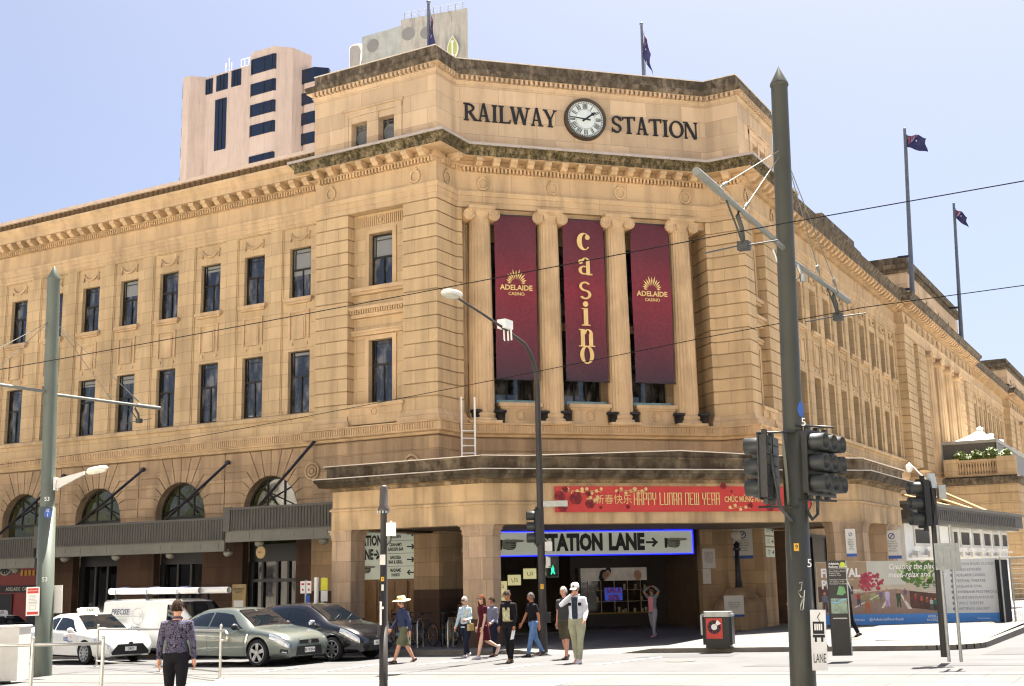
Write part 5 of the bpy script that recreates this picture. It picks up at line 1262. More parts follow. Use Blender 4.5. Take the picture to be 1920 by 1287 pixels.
# ---- litter bin
p = at_ground(1349, 1212, .15); z0 = zw(p.x, p.y); dB = Vector((cr.x*.9-cf.x*.3, cr.y*.9-cf.y*.3)); t = thing('litter_bin', 'black street litter bin with a red poster and grey lid', 'bin', (p.x, p.y, z0), math.atan2(dB.y, dB.x)); D_ = (p-CP).dot(cf)
w, h = 58/2244*D_, 66/2244*D_
m = MB(); a, b = w*.47, w*.38
pl = [(-a, -b+.06), (-a+.06, -b), (a-.06, -b), (a, -b+.06), (a, b-.06), (a-.06, b), (-a+.06, b), (-a, b-.06)]
m.slab(inset(pl, .06), 0, .08); m.slab(pl, .08, h-.12); m.build('body', plain('bin_black', '#191817', .45, .1, .2, 5), t, world=False)
m = MB(); m.slab(inset(pl, -.015), h-.12, h-.06); m.slab(inset(pl, .02), h-.06, h); m.build('lid', M_galv, t, world=False)
FBn = Fr(0, -b, 1, 0); g = MB(); g.box(-a*.72, a*.38, 0, .006, h*.26, h*.82, FBn); ps = g.build('poster', M_red, t, world=False)
g = MB(); zc = h*.58; uc = -a*.17; ro = a*.48
for k in range(8):
    a0, a1 = 2*PI*(k+.04)/8+.39, 2*PI*(k+.96)/8+.39; pts = [(uc+ro*math.cos(a0), zc+ro*math.sin(a0)), (uc+ro*math.cos(a1), zc+ro*math.sin(a1)), (uc+ro*.45*math.cos(a1), zc+ro*.45*math.sin(a1)), (uc+ro*.45*math.cos(a0), zc+ro*.45*math.sin(a0))]
    if k != 0: g.prism(pts, .006, .009, FBn)
g.build('poster_wheel', M_ink, ps, world=False)
g = MB(); g.prism([(uc+ro*.42*math.cos(2*PI*k/16), zc+ro*.42*math.sin(2*PI*k/16)) for k in range(16)], .006, .009, FBn); a0, a1 = .45, 1.15; g.prism([(uc+ro*.5*math.cos(a0), zc+ro*.5*math.sin(a0)), (uc+ro*1.1*math.cos(a0), zc+ro*1.1*math.sin(a0)), (uc+ro*1.1*math.cos(a1), zc+ro*1.1*math.sin(a1)), (uc+ro*.5*math.cos(a1), zc+ro*.5*math.sin(a1))], .006, .009, FBn); g.build('poster_centre', M_white, ps, world=False)
g = MB(); g.box(-a-.07, -a-.002, -b*.3, b*.6, h*.35, h*.9); g.build('ashtray', M_galv, t, world=False)
# ---- wayfinding pillar
p = at_ground(1578, 1207, .36); z0 = zw(p.x, p.y); D_ = (p-CP).dot(cf); t = thing('wayfinding_pillar', 'black wayfinding pillar with a small map and white station text', 'information sign', (p.x, p.y, z0), math.atan2(cr.y, cr.x)-.12)
w, h = 36/2244*D_, 175/2244*D_; FK = Fr(0, -.06, 1, 0)
m = MB(); m.box(-w/2, w/2, -.06, .06, 0, h); m.build('panel', plain('pillar_black', '#1a1c1c', .35, 0, .1), t, world=False)
m = MB(); m.box(w/2-.02, w/2+.004, -.062, .062, 0, h); m.build('edge_strip', M_galv, t, world=False)
g = MB(); g.box(-w*.42, w*.4, 0, .004, h*.44, h*.6, FK); g.build('map', plain('map_green', '#8fa08a', .5, 0, .4, 14), t, world=False)
g = MB(); g.prism([(-w*.1, h*.64), (w*.2, h*.63), (w*.38, h*.66), (w*.3, h*.72), (w*.05, h*.73)], 0, .004, FK); g.build('map_park', plain('map_park', '#6fa06a', .5), t, world=False)
g = MB(); g.tube([FK(-w*.4, .005, h*.56), FK(-w*.1, .005, h*.55), FK(w*.1, .005, h*.58), FK(w*.36, .005, h*.59)], .025, 4); g.build('map_river', plain('map_water', '#9cc5cf', .5), t, world=False)
g = MB(); g.prism([(w*.3+.055*math.cos(2*PI*k/14), h*.955+.055*math.sin(2*PI*k/14)) for k in range(14)], 0, .004, FK); g.build('stop_badge', plain('lime_badge', '#c9d935', .5), t, world=False)
text('title', 'Adelaide\nRailway Station', .062, M_white, lambda u_, n, z: FK(u_-w*.42, n*.3, z+h*.95), t, 'LEFT', world=False, bold=.001)
for zf, s in ((.865, 'King William Road\nFestival Plaza\nAdelaide Oval'), (.775, 'Adelaide Convention Centre\nArt Gallery of SA\nRiverbank Footbridge')): text('list', s, .042, M_white2, lambda u_, n, z, zf=zf: FK(u_-w*.42, n*.3, z+h*zf), t, 'LEFT', world=False)
g = MB(); g.box(-w*.38, w*.35, 0, .004, h*.385, h*.395, FK); g.box(-w*.42, w*.42, 0, .004, h*.91, h*.913, FK); g.build('rule', M_white2, t, world=False)
# ---- bollards under the portico
for i, (px, py) in enumerate(((1135, 1171), (1202, 1168), (1266, 1166))):
    p = at_ground(px, py, .06); t0 = thing('bollard', ('leftmost steel bollard with yellow cap in front of the shop window', 'steel bollard with yellow cap just left of the woman in grey', 'steel bollard with yellow cap right of the woman in grey')[i], 'bollard', (p.x, p.y, zw(p.x, p.y)), 0, 'yellow-capped bollards under the portico')
    D_ = (p-CP).dot(cf); h = 37/2244*D_
    m = MB(); m.lathe([(.075, 0), (.075, h-.17)], n=14); m.build('post', M_steel, t0, world=False)
    m = MB(); m.lathe([(.085, h-.18), (.095, h-.17), (.095, h-.08), (.07, h-.06), (.055, h-.05), (.055, h), (0, h)], n=14); m.build('cap', M_yel, t0, world=False)
# ---- globe lamps on stone plinths
M_globe = plain('opal_globe', '#b9b2a4', .25)
for px, py, lab in ((1388, 1168, 'opal globe lamp on a dark post over a rounded stone plinth'), (846, 1192, 'stone plinth with a red brown plaque behind the bicycles, its lamp hidden by the pillar')):
    p = at_y(1388, 1150, 7.35) if px > 1000 else Vector((.85, .45, 0)); z0 = zw(p.x, p.y)-.02
    t = thing('globe_lamp', lab, 'lamp', (p.x, p.y, z0)); D_ = (p-CP).dot(cf); s_ = D_/2244
    m = MB(); hw = 48*s_ if px > 1000 else 32*s_; hh = 62*s_ if px > 1000 else 60*s_
    if px > 1000: m.lathe([(hw, 0), (hw, hh*.72), (hw*.96, hh*.82), (hw*.8, hh*.92), (hw*.7, hh*1.0), (hw*.45, hh*1.25), (0, hh*1.27)], n=28)
    else:
        m.box(-hw, hw, -hw, hw, 0, hh*.55); m.box(-hw*.85, hw*.85, -hw*.85, hw*.85, hh*.55, hh*.72); m.lathe([(hw*.7, hh*.72), (hw*.6, hh*1.1), (0, hh*1.12)], n=20)
    m.build('plinth', M_ground if px > 1000 else M_stain, t, world=False)
    if px > 1000: m = MB(); zt0 = 72*s_; ht = 178*s_; m.lathe([(.2, zt0-.05), (.14, zt0+.05), (.1, zt0+.5), (.085, ht-.62), (.16, ht-.55), (.1, ht-.48), (.12, ht-.36), (.05, ht-.32), (.05, ht-.26)], n=14); m.build('post', M_black, t, world=False); m = MB(); m.ball((0, 0, ht-.08), .2, 16, 10); m.build('globe', M_globe, t, world=False)
    else: g = MB(); g.box(-hw*.55, hw*.8, -hw-.01, -hw, .05, hh*.45); g.build('plaque', M_granite, t, world=False); m = MB(); m.lathe([(.12, hh*1.1), (.08, hh*1.3), (.07, 2.5), (.14, 2.6), (.05, 2.75)], n=12); m.build('post', M_black, t, world=False); m = MB(); m.ball((0, 0, 2.95), .2, 14, 8); m.build('globe', M_globe, t, world=False)
# ================= lettering, clock, banners, signs on the building
def mk(u0, z0, F, n=0): return lambda u_, nn, z: F(u0+u_, n+nn, z0+z)
M_iron = plain('black_iron_letters', '#1d1c1c', .5, .1, .15)
def arc_pts(cx, cz, rx, rz, a0, a1, k=14): return [(cx+rx*math.cos(R(a0+(a1-a0)*i/k)), cz+rz*math.sin(R(a0+(a1-a0)*i/k))) for i in range(k+1)]
def band(outer, inner): return [list(q) for q in zip(outer, outer[1:], inner[1:], inner)]
def glyph(ch, w, h):
    """roman capital as a list of convex polygons in a w x h box"""
    T_, t, s, sh = h*.155, h*.065, h*.09, h*.055      # thick, thin, serif length and height
    G = []
    q = lambda x0, z0, x1, z1: G.append([(x0, z0), (x1, z0), (x1, z1), (x0, z1)])
    bar = lambda a, b, w0, w1=None: G.append([(a[0]-w0/2, a[1]), (a[0]+w0/2, a[1]), (b[0]+(w1 or w0)/2, b[1]), (b[0]-(w1 or w0)/2, b[1])])
    stem = lambda x, z0=0, z1=1: (q(x-T_/2, z0*h, x+T_/2, z1*h))
    ser = lambda x, z, ww=T_: G.append([(x-ww/2-s, z), (x+ww/2+s, z), (x+ww/2+s*.6, z+sh), (x-ww/2-s*.6, z+sh)] if z < h/2 else [(x-ww/2-s*.6, z-sh), (x+ww/2+s*.6, z-sh), (x+ww/2+s, z), (x-ww/2-s, z)])
    if ch in 'RP':
        x = T_/2+s; stem(x); ser(x, 0); ser(x, h); cz = h*.73
        o = arc_pts(x, cz, w*.62, h*.27, -90, 90); i = arc_pts(x, cz, w*.62-T_*.95, h*.27-t, -90, 90); G.extend(band(o, i))
        bar((w-T_*.45, 0), (x+w*.25, h*.5), T_*1.05); ser(w-T_*.4, 0, T_*.6)
    elif ch == 'A':
        bar((s+t, 0), (w*.46, h*1.06), t*1.2); bar((w-s-T_*.6, 0), (w*.5, h*1.06), T_, T_*.7); q(w*.25, h*.3, w*.7, h*.3+t*.9); ser(s+t, 0, t); ser(w-s-T_*.6, 0, T_)
    elif ch == 'I': x = w/2; stem(x); ser(x, 0); ser(x, h)
    elif ch == 'L': x = T_/2+s; stem(x); ser(x, h); ser(x, 0); q(x, 0, w, t); G.append([(w-t, t), (w, t), (w+t*.4, h*.24), (w-t*.2, h*.2)])
    elif ch == 'W':
        for a, b, ww in ((.1, .27, T_), (.48, .27, t*1.2), (.48, .72, T_), (.9, .72, t*1.2)): bar((b*w, 0), (a*w, h), ww)
        for a in (.1, .48, .9): ser(a*w, h, T_*.6)
    elif ch == 'Y': stem(w/2, 0, .5); ser(w/2, 0); bar((w*.48, h*.46), (w*.13, h), T_); bar((w*.54, h*.46), (w*.88, h), t*1.3); ser(w*.13, h, T_*.6); ser(w*.88, h, t)
    elif ch == 'S':
        o = arc_pts(w*.5, h*.74, w*.42, h*.27, 20, 270); i = arc_pts(w*.5, h*.74, w*.42-T_*.75, h*.27-t*1.3, 20, 270); G.extend(band(o, i))
        o = arc_pts(w*.5, h*.255, w*.44, h*.265, 90, -160); i = arc_pts(w*.5, h*.255, w*.44-T_*.8, h*.265-t*1.3, 90, -160); G.extend([p[::-1] for p in band(o, i)])
        q(w*.44, h*.47, w*.56, h*.53); G.append([(w*.84, h*.72), (w*.92, h*.72), (w*.92, h*.98), (w*.86, h*.94)]); G.append([(w*.05, h*.28), (w*.05, 0), (w*.11, h*.05), (w*.13, h*.28)])
    elif ch == 'T': stem(w/2); ser(w/2, 0); G.append([(w*.02, h-t*1.6), (w*.98, h-t*.6), (w*.98, h+t*.5), (w*.02, h-t*.5)]); G.append([(w*.0, h-t*3.4), (w*.06, h-t*3.4), (w*.12, h-t), (w*.04, h-t*.4)]); G.append([(w*.92, h-t*3), (w*.98, h-t*3), (w*1.0, h+t*.4), (w*.9, h-t*.4)])
    elif ch == 'O': o = arc_pts(w/2, h/2, w*.5, h*.52, 0, 360, 28); i = arc_pts(w/2, h/2, w*.5-T_*.95, h*.52-t*1.3, 0, 360, 28); G.extend(band(o, i))
    elif ch == 'N': q(s+.0, 0, s+t, h); q(w-s-t, 0, w-s, h); bar((w-s-T_*.55, -h*.02), (s+T_*.45, h), T_); ser(s+t/2, 0, t); ser(w-s-t/2, h, t); ser(s, h, t)
    return G
def roman(word, widths, u0, u1, z0, h, F, n, parent):
    gap = (u1-u0-sum(widths))/(len(word)-1); u_ = u0
    for ch, w in zip(word, widths):
        m = MB()
        for i, p in enumerate(glyph(ch, w, h)): m.prism([(u_+a, z0+b) for a, b in p], n-.0, n+.07+.0006*i, F)
        o = m.build('letter', M_iron, parent); u_ += w+gap
roman('RAILWAY', [.52, .54, .3, .46, .78, .54, .52], .3, 3.97, 18.88, .68, FD, .0, st)
roman('STATION', [.44, .54, .54, .54, .3, .6, .6], 6.2, 9.84, 18.88, .68, FD, .0, st)
# clock
cl = MB(); uc, zc, rc = 5.11, 19.28, .84
ringp = [(rc*1.0, 0), (rc*1.0, .16), (rc*.98, .22), (rc*.9, .25), (rc*.87, .2), (rc*.86, .12)]
cl.grid([[FD(uc+q*math.cos(2*PI*k/40), n, zc+q*math.sin(2*PI*k/40)) for k in range(40)] for q, n in ringp], True, True); clk = cl.build('clock', plain('clock_bronze', '#4a4034', .5, .3), st)
g = MB(); g.face([FD(uc+rc*.87*math.cos(2*PI*k/40), .13, zc+rc*.87*math.sin(2*PI*k/40)) for k in range(40)]); g.build('dial', plain('clock_dial', '#d3dbd6', .4, 0, .03), clk)
g = MB()
def spoke(m, a, r0, r1, w, n=.14, off=0):
    d = Vector((math.sin(a), math.cos(a))); e = Vector((d.y, -d.x)); pts = [d*r0+e*(off-w/2), d*r0+e*(off+w/2), d*r1+e*(off+w/2), d*r1+e*(off-w/2)]
    m.prism([(uc+p.x, zc+p.y) for p in pts], n-.008, n, FD)
nums = {1: 'I', 2: 'II', 3: 'III', 4: 'IIII', 5: 'V', 6: 'VI', 7: 'VII', 8: 'VIII', 9: 'IX', 10: 'X', 11: 'XI', 0: 'XII'}
for k, s in nums.items():
    a = k*PI/6; tot = sum({'I': .05, 'V': .1, 'X': .1}[c] for c in s); x = -tot/2
    for c in s:
        w = {'I': .05, 'V': .1, 'X': .1}[c]; o = x+w/2; x += w
        if c == 'I': spoke(g, a, rc*.5, rc*.74, .026, .142, o)
        else: spoke(g, a-.02, rc*.5, rc*.74, .032, .142, o-.018); spoke(g, a+.02, rc*.5, rc*.74, .02, .143, o+.018)
for k in range(60): spoke(g, k*PI/30, rc*.79, rc*.83, .03, .142)
for q in (.46, .77): g.grid([[FD(uc+rc*(q+dq)*math.cos(2*PI*k/40), .141, zc+rc*(q+dq)*math.sin(2*PI*k/40)) for k in range(40)] for dq in (0, .012)], False, True)
g.build('numerals', M_iron, clk)
g = MB(); am = 2*PI*46/60; d = Vector((math.sin(am), math.cos(am))); e = Vector((d.y, -d.x))
g.prism([(uc+p.x, zc+p.y) for p in (d*-.2-e*.03, d*-.2+e*.03, d*rc*.8+e*.012, d*rc*.8-e*.012)], .15, .16, FD); g.build('minute_hand', M_iron, clk)
g = MB(); ah = 2*PI*(1.77/12); d = Vector((math.sin(ah), math.cos(ah))); e = Vector((d.y, -d.x))
g.prism([(uc+p.x, zc+p.y) for p in (d*-.16-e*.035, d*-.16+e*.035, d*.3+e*.03, d*.36+e*.07, d*.52, d*.36-e*.07, d*.3-e*.03)], .161, .17, FD); g.build('hour_hand', M_iron, clk)
# banners between the columns
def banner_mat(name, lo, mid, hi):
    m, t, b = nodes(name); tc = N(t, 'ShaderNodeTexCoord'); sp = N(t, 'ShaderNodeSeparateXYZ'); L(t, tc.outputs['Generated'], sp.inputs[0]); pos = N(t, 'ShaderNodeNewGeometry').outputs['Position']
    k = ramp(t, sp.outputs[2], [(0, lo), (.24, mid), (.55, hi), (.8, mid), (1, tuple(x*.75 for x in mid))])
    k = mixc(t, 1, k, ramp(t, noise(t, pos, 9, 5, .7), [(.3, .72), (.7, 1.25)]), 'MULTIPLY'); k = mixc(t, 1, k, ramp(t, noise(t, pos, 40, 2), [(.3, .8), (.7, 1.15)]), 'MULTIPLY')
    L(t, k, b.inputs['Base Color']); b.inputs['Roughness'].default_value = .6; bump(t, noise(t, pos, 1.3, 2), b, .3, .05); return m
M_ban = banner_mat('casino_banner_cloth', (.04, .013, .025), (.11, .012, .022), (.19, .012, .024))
def cloth(F, u0, u1, z0, z1, n, ph, mat, name, label, cat, group=None):
    m = MB(); rows = []
    for i in range(25):
        z = z0+(z1-z0)*i/24; rows.append([F(u0+(u1-u0)*j/8, n+.025*math.sin(z*1.1+ph+j*.5)+.012*math.sin(z*3.1+j), z) for j in range(9)])
    m.grid(rows); rows2 = [[(p[0]-.0, p[1]+.02, p[2]) for p in r_] for r_ in rows]; m.grid(rows2)
    o = m.build(name, mat, None, True, label, cat, group); h = MB()
    for z in (z0-.02, z1+.02): h.tube([F(u0-.04, n, z), F(u1+.04, n, z)], .03, 8)
    h.build('hem_pole', plain('banner_pole', '#2a2024', .5), o); return o
def sunburst(F, u, z, n, par, w):
    m = MB()
    for k in range(13):
        a = R(90+(k-6)*13.2); r0, r1 = w*.17, w*(.30+.2*math.cos(a-PI/2)**2)+ (.05 if k % 2 else 0); d = Vector((math.cos(a), math.sin(a)*.95)); e = Vector((-d.y, d.x)); mid = d*(r0+(r1-r0)*.55)
        m.prism([(u+p.x, z+p.y) for p in (d*r0, mid-e*.032, d*r1, mid+e*.032)], n, n+.004, F)
    m.build('sunburst', M_gold, par)
BN = .2
for k, (u0, u1) in enumerate(((1.38, 2.96), (4.03, 5.64), (6.73, 8.3))):
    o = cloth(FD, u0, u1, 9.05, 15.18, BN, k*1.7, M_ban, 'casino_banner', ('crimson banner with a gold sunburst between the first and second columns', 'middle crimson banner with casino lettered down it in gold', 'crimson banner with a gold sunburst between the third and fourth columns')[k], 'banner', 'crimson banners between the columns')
    c = (u0+u1)/2; w = u1-u0
    if k != 1:
        zt_ = 12.45; sunburst(FD, c, zt_+.12, BN+.06, o, w*.72)
        text('banner_word', 'ADELAIDE', .27, M_gold, mk(c, zt_-.02, FD, BN+.05), o, bold=.008); text('banner_word', 'CASINO', .17, M_gold, mk(c, zt_-.25, FD, BN+.05), o, bold=.003)
    else:
        def lc(ch, cz, s):
            m = MB(); G = []; hw, hh = .24*s, .3*s; q = lambda a, b, c_, d_: G.append([(a, b), (c_, b), (c_, d_), (a, d_)])
            E = lambda rx, rz, ix, iz, a0=0, a1=360, k=26, cx=0, czz=0, dx=0: G.extend(band(arc_pts(cx, czz, rx, rz, a0, a1, k), arc_pts(cx+dx, czz, ix, iz, a0, a1, k)))
            if ch == 'o': E(hw, hh, hw*.42, hh*.86)
            if ch == 'c': E(hw, hh, hw*.5, hh*.86, 42, 318, 24, 0, 0, .05*s); G.append(arc_pts(hw*.55, hh*.48, .085*s, .085*s, 0, 345, 10))
            if ch == 'a':
                q(.06*s, -hh, .19*s, hh*.55); E(.15*s, hh*.45, .05*s, hh*.34, 0, 170, 14, .04*s, hh*.55); G.append(arc_pts(-.13*s, hh*.5, .08*s, .08*s, 0, 345, 10)); E(.19*s, hh*.5, .08*s, hh*.36, 60, 300, 16, -.02*s, -hh*.45); q(.19*s, -hh, .27*s, -hh*.84)
            if ch == 's':
                E(.2*s, hh*.54, .11*s, hh*.36, 30, 270, 16, 0, hh*.46); G.extend([p[::-1] for p in band(arc_pts(0, -hh*.46, .21*s, hh*.54, 90, -150, 16), arc_pts(0, -hh*.46, .11*s, hh*.36, 90, -150, 16))]); G.append([(-.2*s, hh*.5), (-.06*s, hh*.1), (.2*s, -hh*.5), (.06*s, -hh*.1)])
            if ch == 'i': q(-.075*s, -hh, .075*s, hh*.95); q(-.15*s, -hh, .15*s, -hh*.88); q(-.14*s, hh*.85, 0, hh*.95); G.append(arc_pts(0, hh*1.42, .095*s, .095*s, 0, 345, 12))
            if ch == 'n':
                q(-.2*s, -hh, -.06*s, hh*.95); q(-.27*s, -hh, 0, -hh*.88); q(-.26*s, hh*.84, -.1*s, hh*.95); q(.08*s, -hh, .22*s, hh*.4); q(.02*s, -hh, .29*s, -hh*.88); E(.17*s, hh*.55, .06*s, hh*.42, 0, 180, 14, .05*s, hh*.4)
            for i, p in enumerate(G): m.prism([(c+a, cz+b) for a, b in p], BN+.05, BN+.056+.0003*i, FD)
            return m
        for ch, py in zip('casino', (457, 503, 548, 597, 636, 668)):
            zc_ = at_y(1098, py, 0).z; v = ray(1098, py); nv = Vector((1, -1, 0)); tq = ((Vector((Q1[0], Q1[1], 0))-CP).dot(nv))/v.dot(nv); zc_ = (CP+v*tq).z
            lc(ch, zc_, 1.13).build('banner_letter', M_gold, o)
# black uplight tubs on the ledge
for i, u_ in enumerate((.62, 1.5, 3.12, 3.98, 5.78, 6.62, 8.42, 9.42)):
    nm = ('tub against the first column left side', 'tub right of the first column', 'tub left of the second column', 'tub right of the second column', 'tub left of the third column', 'tub right of the third column', 'tub left of the fourth column', 'tub at the right jamb by the last column')[i]
    t = thing('floodlight_tub', 'black floodlight '+nm, 'floodlight', FD(u_, .18, 7.42), 0, 'black floodlight tubs on the column ledge')
    m = MB(); m.lathe([(.15, 0), (.19, .38), (.23, .39), (.24, .47), (.19, .48), (.17, .4)], n=14); m.build('tub', M_black, t, world=False); g = MB(); g.lathe([(.01, .42), (.17, .42)], n=14); g.build('lens', M_shopglass, t, world=False)
# ladder
t = thing('ladder', 'white roof ladder standing on the portico roof at the corner', 'ladder', FD(.22, .55, 5.14), R(45))
m = MB(); hh = 8.3-5.14
for x in (-.24, .24): m.box(x-.03, x+.03, -.02, .02, 0, hh)
m.build('rail', M_white, t, world=False)
for i in range(8):
    m = MB(); m.tube([(-.22, 0, .12+i*.262), (.22, 0, .12+i*.262)], .024, 6); m.build('rung', M_white, t, world=False)
# Lunar New Year banner
M_lny = plain('festival_red', '#c2362f', .5, 0, .1, 2)
b0, b1 = 2.15, 10.0; zB0, zB1 = 3.86, 4.62; NB = .08
o = MB(); rows = []
for i in range(9):
    z = zB0+(zB1-zB0)*i/8; rows.append([FP(b0+(b1-b0)*j/40, NB+.012*math.sin(j*.9+i*.7)*(1-abs(i-4)/5), z) for j in range(41)])
o.grid(rows); o.grid([[(p[0]-.01, p[1]+.01, p[2]) for p in r_] for r_ in rows])
lny = o.build('festival_banner', M_lny, None, True, 'long red banner with gold Happy Lunar New Year lettering on the portico', 'banner')
def upx(px): v = ray(px, 935); nv = Vector((1, -1, 0)); tq = ((Vector((V1[0], V1[1], 0))-CP).dot(nv))/v.dot(nv); p = CP+v*tq; return (p.x-V1[0])*math.sqrt(2)
zc = (zB0+zB1)/2
text('banner_text', '新春快乐', .3, M_gold, mk((upx(1121)+upx(1175))/2, zc-.03, FP, NB+.02), lny, sx=.98)
def squareletters(word, u0, u1, z0, h, par):
    """tall condensed square capitals"""
    cells = {'H': ['|..|', '-'], }
    n = len(word); tot = sum(.55 if c == ' ' else 1.25 if c in 'W' else 1 for c in word); cw = (u1-u0)/tot; x = u0; m = MB(); t = cw*.2; k = 0
    for c in word:
        w = cw*(.55 if c == ' ' else 1.25 if c == 'W' else 1)*.84; a, b = x, x+w; Z = lambda f: z0+h*f; e = NB+.02
        def v(q0, f0=0, f1=1): m.box(q0, q0+t, e, e+.006, Z(f0), Z(f1), FP)
        def hz(f, q0=a, q1=b): m.box(q0, q1, e, e+.0065, Z(f), Z(f)+t*.8, FP)
        if c == 'H': v(a); v(b-t); hz(.45)
        if c == 'A': v(a, 0, .95); v(b-t, 0, .95); hz(.38); hz(1-t*.8/h)
        if c == 'P': v(a); v(b-t, .45, 1); hz(.45); hz(1-t*.8/h)
        if c == 'Y': v(a, .45, 1); v(b-t, .45, 1); hz(.45); v((a+b-t)/2, 0, .45)
        if c == 'L': v(a); hz(0)
        if c == 'U': v(a); v(b-t); hz(0)
        if c == 'N': v(a); v(b-t); hz(1-t*.8/h)
        if c == 'R': v(a); v(b-t, .5, 1); hz(.45); hz(1-t*.8/h); v(b-t, 0, .45)
        if c == 'E': v(a); hz(0); hz(.45, a, b-t*.5); hz(1-t*.8/h)
        if c == 'W': v(a); v((a+b-t)/2); v(b-t); hz(0)
        x += cw*(.55 if c == ' ' else 1.25 if c == 'W' else 1)
    return m.build('banner_text', M_gold, par)
squareletters('HAPPY LUNAR NEW YEAR', upx(1186), upx(1348), zc-.18, .37, lny)
text('banner_text', 'CHÚC MỪNG NĂM MỚI', .24, M_gold, mk((upx(1355)+upx(1450))/2, zc-.02, FP, NB+.02), lny, sx=.66, bold=.006)
M_rose = plain('festival_dark_red', '#8f1a1a', .6, 0, .2, 20)
M_rose2 = plain('festival_mid_red', '#6d1114', .6, 0, .2, 20)
def rose(u_, z, r_, par):
    m = MB()
    for k in range(6): a = k*1.047; m.k = k % 2; m.prism([(u_+r_*.55*math.cos(a)+r_*.5*math.cos(2*PI*j/9), z+r_*.55*math.sin(a)+r_*.5*math.sin(2*PI*j/9)) for j in range(9)], NB+.014, NB+.018+.002*k, FP)
    m.prism([(u_+r_*.35*math.cos(2*PI*j/9), z+r_*.35*math.sin(2*PI*j/9)) for j in range(9)], NB+.03, NB+.04, FP); m.build('rose', [M_rose, M_rose2], par)
for px, py, r_ in ((1048, 932, .17), (1058, 945, .1), (1053, 952, .15), (1078, 935, .19), (1104, 946, .14), (1101, 926, .09), (1124, 953, .05), (1175, 952, .06), (1157, 924, .04), (1355, 911, .1), (1370, 922, .04), (1404, 950, .08), (1440, 953, .14), (1058, 918, .1)): v = at_depth(px, py, 30); u_ = upx(px); rose(u_, zB0+(962-py)/50*(zB1-zB0), r_, lny)
m = MB()
for px, py, sx_ in ((1072, 914, .3), (1108, 921, .3), (1172, 914, .3), (1195, 916, .25), (1385, 954, .35), (1110, 938, .15)):
    u_ = upx(px); z = min(zB1-.14, max(zB0+.12, zB0+(962-py)/50*(zB1-zB0)))
    for k in range(5):
        a = u_+sx_*(k/2-1); b = z+.07*math.sin(k*2.1)
        for j in range(5): m.prism([(a+.03*math.cos(j*1.256)+.028*math.cos(q*1.05), b+.03*math.sin(j*1.256)+.028*math.sin(q*1.05)) for q in range(6)], NB+.014, NB+.016+.0005*j, FP)
    m.tube([FP(u_-sx_, NB+.015, z-.05), FP(u_, NB+.015, z+.02), FP(u_+sx_, NB+.015, z-.03)], .008, 4)
m.build('gold_blossom', M_gold, lny)
m = MB(); fu, fz = (upx(1465)+upx(1530))/2, zB0+.24; fr_ = .36
m.prism([(fu+fr_*math.cos(2*PI*k/24), fz+fr_*.85*math.sin(2*PI*k/24)) for k in range(24)], NB+.02, NB+.05, FP); fo = m.build('festival_emblem', M_lny, lny)
m = MB(); m.grid([[FP(fu+fr_*q*math.cos(2*PI*k/24), NB+.053, fz+fr_*.85*q*math.sin(2*PI*k/24)) for k in range(24)] for q in (.92, 1.02)], False, True); m.build('emblem_rim', M_black, fo)
m = MB()
for a, b, c, d_ in ((-.3, -.2, -.22, .1), (-.22, .0, -.02, .05), (-.16, -.08, -.2, .2), (-.3, .0, -.24, -.17)): m.box(fu+a, fu+b, NB+.05, NB+.06, fz+c, fz+d_, FP)
m.build('emblem_character', M_gold, fo)
# STATION LANE light box over the corner entrance
FSN = Fr(*FD(0, 1.0, 0)[:2], 1, 1)
def ud(px, py, F=FSN, o=None):
    o = Vector(F(0, 0, 0)); ex = Vector(F(1, 0, 0))-o; nv = Vector((ex.y, -ex.x, 0)); v = ray(px, py); tq = (o-CP).dot(nv)/v.dot(nv); p = CP+v*tq; return ((p-o).dot(ex), p.z)
uL, uR = ud(924, 1020)[0], ud(1298, 1016)[0]; zT, zBt = ud(1100, 997)[1], ud(1100, 1040)[1]
M_lb = plain('sign_face_glow', '#b9bfae', .4, 0, .03, 3, emit='#b9bfae', est=.05); M_neon = plain('blue_neon', '#2838ff', .3, 0, 0, emit='#1420ff', est=.55)  # faint glow put into sign and board faces to lift their brightness
g = MB(); g.box(uL, uR, -.14, .0, zBt, zT, FSN); sgn = g.build('station_lane_sign', M_lb, None, True, 'long white Station Lane sign with blue neon edging over the entrance', 'sign')
g = MB()
for z in (zT+.02, zBt-.02): g.tube([FSN(uL, .01, z), FSN(uR, .01, z)], .022, 6)
g.tube([FSN(uR+.02, .01, zBt-.02), FSN(uR+.02, .01, zT+.02)], .022, 6); g.build('neon_tube', M_neon, sgn)
g = MB()
for q in (.12, .35, .58, .84): c = uL+(uR-uL)*q; g.box(c-.06, c+.06, -.1, .05, zT+.03, 3.6, FSN)
g.build('hanger', M_black, sgn)
ut = lambda px: ud(px, 1018)[0]
zm = (zT+zBt)/2
text('sign_text', 'STATION', .78, M_ink, lambda u_, n, z: FSN((ut(1018)+ut(1128))/2+u_, .008, zm+z*.98), sgn, sx=.83*(ut(1128)-ut(1018))/2.6, bold=.045); text('sign_text', 'LANE', .78, M_ink, lambda u_, n, z: FSN((ut(1141)+ut(1208))/2+u_, .008, zm+z*.98), sgn, sx=.83*(ut(1208)-ut(1141))/1.58, bold=.045)
